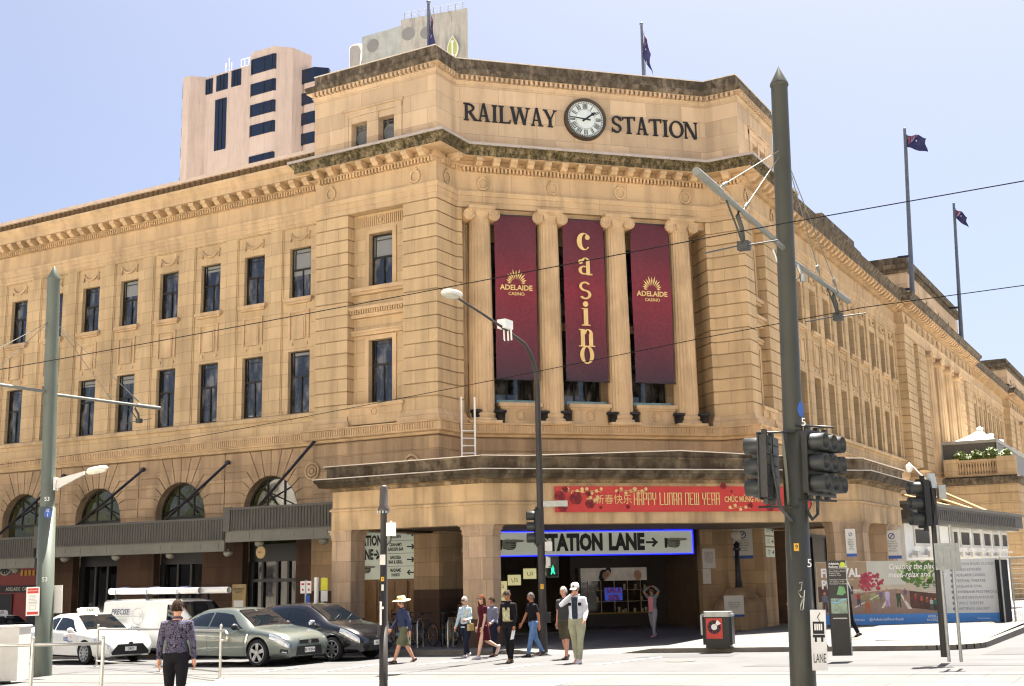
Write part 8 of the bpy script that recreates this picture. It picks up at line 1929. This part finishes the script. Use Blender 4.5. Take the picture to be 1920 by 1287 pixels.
def person(label, pos, head, H=1.72, skin='fair', bulk=1.0, lean=.03, legs=((.3, .1), (-.3, .35)), arms=((.3, .12, .3), (-.3, .12, .2)), look=(0, 0), top=None, sleeve=1.0, hem=.9, bottom=None, blen=1.0, shoes=None, hair=None, hairstyle='short', skirt=None, female=False, glasses=False, open_front=None, belt=None, hw=None, group='pedestrians around the crossing'):
    s_ = H/1.75; t = thing('person', label, 'person', pos, head, group)
    hipw = .095*bulk**.5; shw = (.165 if female else .185)*(.9+.1*bulk); PZ = .93
    # legs
    J = {}
    for sd, (h, k) in zip((1, -1), legs):
        hip = Vector((0, sd*hipw, PZ-.02)); kn = hip+dirv_(h)*.43; an = kn+dirv_(h-k)*.41; J[sd] = [hip, kn, an, h-k]
    zlow = min(J[1][2].z-.075*math.cos(J[1][3])*1, J[-1][2].z-.075); dz = -zlow
    up = Vector((math.sin(lean), 0, math.cos(lean)))
    def tp(z, x=0, y=0): return Vector((x, y, PZ))+up*(z-PZ)
    for sd in (1, -1):
        ar = arms[0 if sd == 1 else 1]; sh = tp(1.41, 0, sd*shw)
        if isinstance(ar[0], (tuple, list, Vector)): el, wr = Vector(ar[0]), Vector(ar[1]); hd = (Vector(ar[2])-wr).normalized() if len(ar) > 2 else (wr-el).normalized()
        else:
            a, ab, e = ar; el = sh+dirv_(a, sd, ab)*.29; wr = el+dirv_(a+e, sd, ab*.4)*.25; hd = dirv_(a+e+.1, sd, .05)
        J['a%d' % sd] = [sh, el, wr, hd]
    S3 = lambda p: Vector(p)*1.0
    def fin(mb):
        mb.v = [((p[0])*s_, p[1]*s_, (p[2]+dz)*s_) for p in mb.v]; return mb
    def loft(mb, rings, n=18, sm=True):
        rows = [[(c.x+rx*math.cos(2*PI*k/n), c.y+ry*math.sin(2*PI*k/n), c.z) for k in range(n)] for c, rx, ry in rings]; mb.grid(rows, True, True); mb.face(rows[0][::-1]); mb.face(rows[-1])
    B = bulk; f = 1 if female else 0
    tors = [(.84, .10*B, .15+.012*f), (.92, .115*B, .165*B+.01*f), (1.02, .11*B, .15*B**1.3), (1.12, .105*B**1.4, .14*B**1.3-.012*f), (1.24, .11*B, .15*B), (1.34, .108*B**.6, .165*B**.5-.01*f), (1.42, .085, .145), (1.47, .06, .085), (1.52, .052, .056)]
    b = MB(); loft(b, [(tp(z), rx*.93, ry*.93) for z, rx, ry in tors])
    yaw, pit = look; hc = tp(1.635, .02+.05*math.sin(pit)); neck = tp(1.5)
    b.tube([tp(1.44), tp(1.54, .01), hc], [.06, .052, .055], 12)
    hr = Matrix.Rotation(yaw, 3, 'Z') @ Matrix.Rotation(pit, 3, 'Y')
    HP = lambda x, y, z: hc+hr @ Vector((x, y, z))
    rows = []
    for i in range(15):
        th = PI*i/14; z = -.118*math.cos(th); w = math.sin(th)
        jaw = 1-.22*max(0, -z/.118); rows.append([HP((.096 if math.cos(a) > 0 else .1)*w*math.cos(a)*(jaw if math.cos(a) < 0 else 1-.08*max(0, -z/.118))+.01*max(0, -z/.118), .076*w*math.sin(a)*jaw, z) for a in [2*PI*k/20 for k in range(20)]])
    b.grid(rows, True, True)
    b.tube([HP(.088, 0, .022), HP(.104, 0, -.01), HP(.116, 0, -.03), HP(.088, 0, -.038)], [.008, .012, .016, .01], 8)
    for sd in (1, -1):
        b.tube([HP(-.005, sd*.07, -.03), HP(-.012, sd*.086, .0), HP(-.008, sd*.08, .03)], [.012, .014, .011], 6); b.tube([HP(.082, sd*.018, .032), HP(.078, sd*.048, .034)], .011, 6)
    b.tube([HP(.082, -.024, -.063), HP(.092, 0, -.062), HP(.082, .024, -.063)], .01, 6)
    ex = MB(); ex.k = 1
    for sd in (1, -1): ex.ball(HP(.083, sd*.031, .012), .011, 8, 6)
    ex.tube([HP(.093, -.022, -.064), HP(.1, 0, -.063), HP(.093, .022, -.064)], .003, 4); ex.k = 0
    for sd in (1, -1):
        hip, kn, an, la = J[sd]
        b.tube([hip+Vector((0, 0, .03)), hip.lerp(kn, .25), kn.lerp(hip, .1), kn, kn.lerp(an, .3), an.lerp(kn, .1), an], [.085*B, .085*B, .06, .055, .056, .038, .036], 12)
        fd = Vector((math.cos(max(-.9, la+.0)*.9), 0, math.sin(la)*.9 if la < 0 else 0)); fd = Vector((math.cos(la), 0, math.sin(la))) if la < -.05 else Vector((1, 0, .12 if la > .25 else 0)); fd.normalize()
        J[sd].append(fd); b.tube([an-fd*.05+Vector((0, 0, -.03)), an+fd*.06+Vector((0, 0, -.04)), an+fd*.17+Vector((0, 0, -.055))], [.036, .038, .026], 10)
        sh, el, wr, hd = J['a%d' % sd]
        b.tube([sh+Vector((0, -sd*.06, .0)), sh, sh.lerp(el, .5), el, el.lerp(wr, .3), wr], [.05, .052, .046*B**.3, .038, .038, .026], 12)
        q = hd.cross(Vector((0, 1, 0))); q = q.normalized() if q.length > .1 else Vector((1, 0, 0)); sp_ = q
        nrm = hd.cross(sp_).normalized()
        b.tube([wr-hd*.01, wr+hd*.045, wr+hd*.085], [.026, .036, .032], 8)
        for k, ln in enumerate((.07, .08, .075, .058)):
            o0 = wr+hd*.08+sp_*(.028-.019*k); cl = nrm*(sd*.014); ex.tube([o0-hd*.02, o0+hd*ln*.45, o0+hd*ln*.8+cl, o0+hd*ln+cl*2], [.0095, .009, .008, .006], 6)
        ex.tube([wr+hd*.02+sp_*.03, wr+hd*.05+sp_*.055, wr+hd*.085+sp_*.056+nrm*sd*.012], [.011, .01, .007], 6)
    fuse(fin(b), 'body', [SKIN[skin], M_eye], t, .011*s_, fin(ex))
    if top:
        m = MB(); rr = [r for r in tors if r[0] >= 1.0 and r[0] < 1.5]
        loft(m, [(tp(hem), .125*B, (.172)*B)]+[(tp(z), rx*1.05+.01, ry*1.05+.006) for z, rx, ry in rr if z > hem+.05])
        for sd in (1, -1):
            sh, el, wr, hd = J['a%d' % sd]; pts = [sh+Vector((0, -sd*.08, .0)), sh, sh.lerp(el, .5)]; rs = [.06, .066, .062*B**.3]
            if sleeve > .6: pts += [el, el.lerp(wr, .5), el.lerp(wr, min(1, (sleeve-.5)*2))]; rs += [.054, .05, .042]
            else: pts += [sh.lerp(el, .5+sleeve*.5)]; rs += [.064]
            m.tube(pts, rs, 12)
        fuse(fin(m), 'top', top, t, .014*s_, None, 3)
        c = MB(); c.tube([tp(1.475, .07, 0), tp(1.485, .05, .06), tp(1.5, -.03, .068), tp(1.505, -.065, 0), tp(1.5, -.03, -.068), tp(1.485, .05, -.06), tp(1.475, .07, 0)], .017, 8); fin(c).build('collar', top, t, world=False, uv=False)
    if open_front:      # inner shirt seen between the open fronts
        m = MB(); m.grid([[tp(z, .118*B**.8+.022*(1 if z < 1.4 else .4), y) for y in (-.05, -.025, 0, .025, .05)] for z in (hem+.05, 1.1, 1.25, 1.36, 1.44)]); fin(m).build('inner_shirt', open_front, t, world=False, uv=False)
    if bottom:
        m = MB(); loft(m, [(tp(z), rx*1.06+.006, ry*1.05+.004) for z, rx, ry in tors[:3]])
        for sd in (1, -1):
            hip, kn, an, la = J[sd][:4]; fl = 1.0 if blen == 1 else 1.35
            pts = [hip+Vector((0, -sd*.01, .06)), hip.lerp(kn, .3), kn.lerp(hip, .15)]; rs = [.1*B, .1*B, .076*fl]
            if blen > .6: e = an.lerp(kn, .02 if blen == 1 else .2); pts += [kn, kn.lerp(an, .35), kn.lerp(an, .8), e]; rs += [.07, .068, .056, .056] if not female else [.066, .064, .046, .042]
            else: pts += [kn.lerp(hip, .02)]; rs += [.085*fl]
            m.tube(pts, rs, 14)
        fuse(fin(m), 'trousers' if blen > .6 else 'shorts', bottom, t, .014*s_, None, 3)
    if skirt:
        m = MB(); rows = []
        for z, rx, ry in ((1.02, .115, .145), (.92, .135, .178), (.78, .155, .2), (.62, .17, .215), (.52, .175, .22)): rows.append([tp(z, rx*math.cos(a)*(1+.05*math.sin(7*a)), ry*math.sin(a)*(1+.05*math.sin(7*a))) for a in [2*PI*k/32 for k in range(32)]])
        m.grid(rows, True, True); fin(m).build('skirt', skirt, t, world=False, uv=False)
    if shoes:
        for sd in (1, -1):
            an, la, fd = J[sd][2], J[sd][3], J[sd][4]; u_ = Vector((-fd.z, 0, fd.x)); m = MB()
            rows = []
            for q, w, h0, h1 in ((-.075, .024, -.07, -.01), (-.05, .036, -.075, .02), (.02, .036, -.075, .02), (.09, .044, -.075, -.015), (.15, .043, -.075, -.03), (.19, .026, -.073, -.042)):
                c = an+fd*q; rows.append([c+Vector((0, w*math.cos(a), 0))+u_*((h0+h1)/2+(h1-h0)/2*math.sin(a)) for a in [2*PI*k/12 for k in range(12)]])
            m.grid(rows, True, True); m.face(rows[0][::-1]); m.face(rows[-1]); fin(m).build('shoe', shoes, t, world=False, uv=False)
    if hair:
        m = MB(); rows = []
        lo = {'short': -.35, 'long': -.2, 'bun': -.25, 'bald': -.1}[hairstyle]
        for i in range(9):
            th = PI/2-(PI/2-lo*1.0)*i/8 if False else PI/2*(1-i/8)+lo*(i/8)
            ring = []
            for k in range(20):
                a = 2*PI*k/20; front = math.cos(a); e = max(th, .42 if front > .45 else (.05 if front > .1 else lo)); rad = 1.1+.03*math.sin(5*a+i)
                ring.append(HP(-.006+.1*rad*math.cos(e)*math.cos(a), .08*rad*math.cos(e)*math.sin(a), .005+.122*rad*math.sin(e)))
            rows.append(ring)
        m.grid(rows, True, True)
        if hairstyle == 'long':
            for k in range(9): a = PI*.55+k*PI*.9/8; m.tube([HP(.1*math.cos(a), .085*math.sin(a), .03), HP(.115*math.cos(a), .1*math.sin(a), -.08), HP(.1*math.cos(a)-.02, .1*math.sin(a), -.2-.02*(k % 3))], [.03, .036, .02], 7)
        if hairstyle == 'bun': m.ball(HP(-.1, 0, .05), .045, 10, 8)
        for k in range(150):
            a, e = random.uniform(.5, 5.78), random.uniform(lo+.05, 1.45); o_ = HP(-.006+.108*math.cos(e)*math.cos(a), .086*math.cos(e)*math.sin(a), .005+.13*math.sin(e)); c_ = o_-hc; q = (Vector((0, 0, -1))+c_.normalized()*.5+Vector((random.gauss(0, .4), random.gauss(0, .4), 0))).normalized(); w_ = c_.cross(q).normalized()*.008; m.face([o_-w_, o_+w_, o_+q*random.uniform(.025, .05)+w_*.3, o_+q*.03-w_*.3])
        fin(m).build('hair', hair, t, world=False, uv=False)
    if glasses: m = MB(); m.grid([[HP(.104, y, z) for y in (-.062, -.03, -.008, .008, .03, .062)] for z in (-.008, .028)]); [m.tube([HP(.1, sd*.062, .02), HP(.0, sd*.08, .015)], .004, 4) for sd in (1, -1)]; fin(m).build('sunglasses', M_shades, t, world=False, uv=False)
    if hw: hw(t, HP, fin)
    if belt: m = MB(); m.grid([[tp(z, .128*B*math.cos(a), .168*B*math.sin(a)) for a in [2*PI*k/24 for k in range(24)]] for z in (1.0, 1.035)], True, True); fin(m).build('belt', belt, t, world=False, uv=False)
    t['_j'] = 0; del t['_j']; return t, J, dz, s_, tp, HP, fin
def sunhat(t, HP, fin):
    m = MB(); m.grid([[HP(r_*math.cos(a)*1.08-.005, r_*math.sin(a), z+.012*math.cos(2*a)) for a in [2*PI*k/28 for k in range(28)]] for r_, z in ((.24, .045), (.2, .058), (.12, .07), (.112, .1), (.105, .145), (.08, .165), (.01, .16))], True, True); fin(m).build('sun_hat', plain('straw', '#d9c58f', .8, 0, .12, 30), t, world=False, uv=False)
    m = MB(); m.ball(HP(.115, 0, .11), .035, 10, 6, (.4, 1, 1)); fin(m).build('hat_badge', plain('badge_green', '#4a6a5c', .6), t, world=False, uv=False)
def cap(t, HP, fin):
    m = MB(); m.grid([[HP(-.004+r_*1.18*math.cos(a), r_*math.sin(a), z) for a in [2*PI*k/24 for k in range(24)]] for r_, z in ((.093, .03), (.095, .06), (.085, .105), (.05, .135), (.005, .142))], True, True); m.grid([[HP(x, y, .048-.03*(x-.09)/.1-.9*y*y) for y in (-.07, -.045, -.02, 0, .02, .045, .07)] for x in (.085, .13, .17)]); fin(m).build('baseball_cap', plain('cap_white', '#d7d5d0', .8, 0, .04), t, world=False, uv=False)
    m = MB(); m.ball(HP(.107, 0, .085), .028, 10, 6, (.4, 1, .7)); fin(m).build('cap_badge', M_ink, t, world=False, uv=False)
gp = lambda px, py: (lambda p: (p.x, p.y, zg(p.x)))(at_ground(px, py))
gw = lambda px, py: (lambda p: (p.x, p.y, zw(p.x, p.y)))(at_ground(px, py, .05))
def hairm(n, c): return plain(n, c, .85, 0, .35, 40, .15)
HB = hairm('hair_brown', '#33231a'); HG = hairm('hair_grey', '#57534e'); HW = hairm('hair_white', '#98928a'); HA = hairm('hair_auburn', '#5e3519'); HK = hairm('hair_black', '#141010')
SHB, SHW = plain('shoe_black', '#19181a', .5), plain('shoe_white', '#cdccd2', .6)
navy = fabric('#333a55'); olive = fabric('#66664e'); black = fabric('#17161a'); jeans = fabric('#5f7da6'); dknavy = fabric('#1d2233'); maroon = fabric('#4a1420'); char = fabric('#3b3d3c'); khaki = fabric('#9a9a80'); white = fabric('#c9c9ce'); grey = fabric('#6e7076'); pink = fabric('#c98088'); dolive = fabric('#4b4636')
person('man in a wide straw sun hat, navy shirt and olive shorts striding left', gp(757, 1243), R(238), 1.66, 'fair', 1.08, .06, ((.42, .08), (-.32, .18)), ((-.28, .25, .25), (.25, .22, .35)), (.1, .1), navy, 1.0, .84, olive, .4, plain('sandal_brown', '#3a2f28', .6), HG, 'short', hw=sunhat)
def shoulder_bag(t, J, dz, s_, tp, fin, mat, sd=-1):
    m = MB(); m.tube([tp(1.46, .02, sd*.1), tp(1.3, .13, sd*.12), tp(1.0, .1, sd*.19), tp(1.3, -.12, sd*.12), tp(1.46, .02, sd*.1)], .013, 6); m.box(-.1, .12, sd*.19-.045, sd*.19+.045, .78, .98, lambda x, y, z: tp(z, x, y)); fin(m).build('shoulder_bag', mat, t, world=False, uv=False)
r_ = person('older woman in a pale blue floral blouse and navy trousers with a tan shoulder bag', gp(874, 1233), R(262), 1.57, 'fair', 1.05, .04, ((.22, .05), (-.2, .2)), ((.05, .2, 1.35), (.1, .25, .25)), (0, .05), pattern('floral_blue', [(0, '#e3e8ea'), (.35, '#9fb9c4'), (.55, '#5f8fa8'), (.75, '#cfdadd'), (1, '#7f98a0')], 22), 1.0, .86, dknavy, 1, SHW, HW, 'short', female=True, glasses=True); shoulder_bag(r_[0], r_[1], r_[2], r_[3], r_[4], r_[6], plain('bag_tan', '#b09a62', .6), 1)
person('auburn haired woman in a maroon knee-length dress and white sneakers', gp(907, 1235), R(240), 1.62, 'pale', .95, .05, ((.3, .05), (-.35, .75)), ((.12, .14, .2), (-.1, .14, .35)), (.35, -.05), maroon, .2, .98, None, 1, SHW, HA, 'long', skirt=maroon, female=True, glasses=True)
person('person in a grey top and dark jeans half hidden behind the maroon dress', gp(926, 1231), R(250), 1.52, 'fair', 1.05, .05, ((.1, .05), (-.2, .3)), ((.1, .14, .9), (0, .14, .8)), (0, .1), pattern('grey_marl', [(0, '#7d7f92'), (.5, '#5b5d70'), (1, '#9a9cab')], 30), 1.0, .9, dknavy, 1, SHB, HB, 'short', female=True)
r_ = person('woman in a black cardigan over a yellow patterned top, looking down with papers in hand', gp(956, 1243), R(268), 1.68, 'tan', 1.0, .05, ((.1, .02), (-.12, .12)), ((.08, .16, .25), (.05, .16, .2)), (-.1, .5), black, 1.0, .95, black, 1, SHB, hairm('hair_greybrown', '#463b33'), 'bun', female=True, belt=plain('belt_tan', '#8a7a52', .5))
m = MB(); tp = r_[4]; m.grid([[tp(z, (.125 if z < 1.3 else .118), y) for y in (-.105, -.06, 0, .06, .105)] for z in (1.02, 1.12, 1.24, 1.34)]); r_[6](m).build('patterned_top', pattern('yellow_floral', [(0, '#d8cf9a'), (.3, '#2a2a22'), (.5, '#c2b56a'), (.75, '#e6dfc2'), (1, '#4f7f95')], 26), r_[0], world=False, uv=False)
m = MB(); w = r_[1]['a1'][2]; hd = r_[1]['a1'][3]; m.grid([[w+hd*(.1+.24*q)+Vector((.02*p, .0, 0))*4 for p in (-1, 0, 1)] for q in (0, .5, 1)]); r_[6](m).build('papers', M_white, r_[0], world=False, uv=False)
person('grey haired man in a black t-shirt and light blue jeans by the lamp post', gp(1001, 1231), R(236), 1.62, 'tan', 1.0, .05, ((.32, .1), (-.3, .2)), ((-.25, .2, .2), (.28, .2, .2)), (.1, .05), black, .35, .9, jeans, 1, SHB, HG, 'short')
person('white haired man in a dark grey shirt and brown cargo shorts', gp(1062, 1236), R(262), 1.72, 'fair', 1.18, .04, ((.2, .05), (-.15, .15)), ((.15, .2, .25), (-.2, .2, .3)), (.05, .1), char, .4, .88, dolive, .4, plain('shoe_brown', '#3a2c22', .6), HW, 'short')
r_ = person('man in a white cap and white jacket rubbing his face as he crosses', gp(1084, 1243), R(278), 1.80, 'fair', 1.12, .05, ((.22, .04), (-.18, .12)), ((.1, .2, .75), ((.14, -.33, 1.27), (.13, -.07, 1.5), (.12, -.0, 1.56))), (.0, .22), white, 1.0, .9, khaki, 1, SHW, HG, 'short', hw=cap, glasses=True)
tp = r_[4]; m = MB(); m.grid([[tp(z, .148-.02*abs(y)/.07+(.0 if z < 1.3 else -.012), y) for y in (-.07, -.035, 0, .035, .07)] for z in (.97, 1.12, 1.26, 1.38, 1.45)]); r_[6](m).build('plaid_shirt', pattern('plaid_dark', [(0, '#20242c'), (.4, '#2f3a48'), (.6, '#15181d'), (1, '#47566a')], 30), r_[0], world=False, uv=False)
m = MB()
for sd in (1, -1): m.grid([[tp(z, .12, sd*y) for y in (.08, .12, .16)] for z in (1.26, 1.33)])
r_[6](m).build('jacket_panel', black, r_[0], world=False, uv=False)
r_ = person('woman in a grey cardigan and pink top with both hands on her head', gw(1226, 1194), R(258), 1.56, 'tan', .98, .03, ((.2, .1), (-.1, .35)), (((.06, .34, 1.62), (.0, .1, 1.78), (.0, -.02, 1.80)), ((.06, -.34, 1.6), (.0, -.1, 1.77), (.0, .02, 1.80))), (.3, .1), grey, 1.0, .82, fabric('#8a8a8e'), 1, plain('shoe_pink', '#c08a92', .6), HK, 'bun', female=True, glasses=True)
tp = r_[4]; m = MB(); m.grid([[tp(z, .14-.03*abs(y)/.1, y) for y in (-.1, -.05, 0, .05, .1)] for z in (.9, 1.05, 1.2, 1.34, 1.42)]); r_[6](m).build('pink_top', pink, r_[0], world=False, uv=False)
fx = at_depth(326, 1349, 17.8)
person('man in a paisley shirt and black trousers seen from behind near the railing', (fx.x, fx.y, .03), R(126), 1.75, 'fair', 1.0, .02, ((.15, .05), (-.15, .1)), ((.05, .2, .18), (-.05, .2, .15)), (-.35, 0), pattern('paisley', [(0, '#15141a'), (.3, '#2c2736'), (.45, '#8f8a98'), (.52, '#1c2230'), (.7, '#5a3850'), (.82, '#55657f'), (1, '#1e1b24')], 21), .97, .97, black, 1, SHB, hairm('hair_darkbrown', '#2b1e15'), 'short')
pp = at_depth(1516, 1190, 26.5); person('man in a pink shirt mostly hidden behind the big tram pole', (pp.x, pp.y, zw(pp.x, pp.y)), R(200), 1.76, 'fair', 1.15, .04, ((.3, .1), (-.3, .2)), ((.1, .25, 1.2), (.1, .25, .9)), (0, 0), fabric('#b8727f'), .9, .9, dknavy, 1, SHB, HB, 'short')
pp = at_depth(1592, 1195, 31); person('person in dark clothes mostly hidden behind the wayfinding pillar', (pp.x, pp.y, zw(pp.x, pp.y)), R(190), 1.66, 'fair', 1.1, .04, ((.2, .1), (-.2, .2)), ((.1, .2, .6), (0, .2, .5)), (0, 0), dknavy, .4, .9, black, 1, SHB, HB, 'short')
# ================= bicycles and hoops
def bicycle(loc, rz, label, c):
    t = thing('bicycle', label, 'bicycle', loc, rz, 'bicycles parked at the hoops'); r_ = .33
    for x in (-.5, .52):
        m = MB(); rows = [[(x+(r_+.02*math.cos(b))*math.cos(a), .02*math.sin(b), r_+.02+(r_+.02*math.cos(b))*math.sin(a)) for b in [2*PI*k/8 for k in range(8)]] for a in [2*PI*k/28 for k in range(29)]]; m.grid(rows, True, True); w = m.build('wheel', M_tyre, t, world=False)
        g = MB(); g.grid([[(x+(r_-.03+.008*math.cos(b))*math.cos(a), .01*math.sin(b), r_+.02+(r_-.03+.008*math.cos(b))*math.sin(a)) for b in [2*PI*k/6 for k in range(6)]] for a in [2*PI*k/28 for k in range(29)]], True, True)
        for k in range(14): a = 2*PI*k/14; g.tube([(x, .02*(-1)**k, r_+.02), (x+(r_-.03)*math.cos(a), 0, r_+.02+(r_-.03)*math.sin(a))], .0025, 3, False)
        g.tube([(x, -.04, r_+.02), (x, .04, r_+.02)], .02, 8); g.build('rim', M_galv, w, world=False)
    m = MB(); bb, st_, hd_, rr = (-.08, 0, .3), (-.2, 0, .78), (.36, 0, .82), (-.5, 0, .35)
    for a, b, w in ((bb, st_, .017), (bb, (.38, 0, .72), .02), ((-.18, 0, .74), hd_, .017), (rr, bb, .011), (rr, (-.19, 0, .74), .01), ((.35, 0, .9), (.42, 0, .62), .018), ((.42, 0, .64), (.52, 0, .35), .013), (st_, (-.23, 0, .93), .013)): m.tube([a, b], w, 7)
    m.build('frame', c, t, world=False)
    m = MB(); m.ball((-.24, 0, .95), .1, 10, 6, (1.3, .7, .32)); m.build('saddle', M_black, t, world=False)
    m = MB(); m.tube([(.35, 0, .88), (.34, 0, .98)], .014, 6); m.tube([(.28, -.3, 1.0), (.36, -.18, 1.0), (.36, .18, 1.0), (.28, .3, 1.0)], .013, 6); m.build('handlebar', M_black, t, world=False)
    m = MB(); m.lathe([(.0, -.01), (.1, -.01), (.1, .01), (0, .01)], n=16, T=lambda x, y, z: (-.08+x, z-.05, .3+y)); m.tube([(-.08, -.07, .3), (.02, -.07, .18), (.02, -.13, .18)], .01, 5); m.tube([(-.08, .07, .3), (-.18, .07, .42), (-.18, .13, .42)], .01, 5); m.build('crank', M_galv, t, world=False)
    m = MB(); m.box(.53, .55, -.03, .03, .55, .6); m.build('reflector', plain('reflector_orange', '#b05a1c', .4), t, world=False)
    return t
for px, py, rz, lab, c in ((752, 1214, 8, 'black bicycle behind the man in the straw hat, leftmost at the hoops', M_black), (797, 1216, -28, 'black bicycle at the middle hoops left of the pillar', plain('bike_dark', '#20242a', .4)), (832, 1216, -62, 'bicycle turned towards the road next to the older woman', M_black), (862, 1215, -40, 'bicycle half hidden behind the older woman in the blue blouse', plain('bike_grey', '#3c4044', .4))):
    bicycle(gw(px, py), R(rz), lab, c)
for i, (px, py) in enumerate(((734, 1217), (775, 1216), (788, 1219), (845, 1219))):
    p = gw(px, py); m = MB(); m.tube([(-.0, -.35, 0), (0, -.35, .68), (0, -.28, .78), (0, -.18, .82), (0, .18, .82), (0, .28, .78), (0, .35, .68), (0, .35, 0)], .024, 8)
    t = thing('bicycle_hoop', ('steel bicycle hoop behind the man in the straw hat', 'steel bicycle hoop between the first two bicycles', 'steel bicycle hoop beside the second bicycle wheel', 'steel bicycle hoop in front of the turned bicycle')[i], 'bicycle rack', p, R(20), 'bicycle hoops on the footpath'); m.build('hoop', M_steel, t, world=False)
    m = MB()
    for y in (-.35, .35): m.lathe([(.06, 0), (.06, .012), (.03, .016)], (0, y, 0), 10)
    m.build('foot_plate', M_galv, t, world=False)
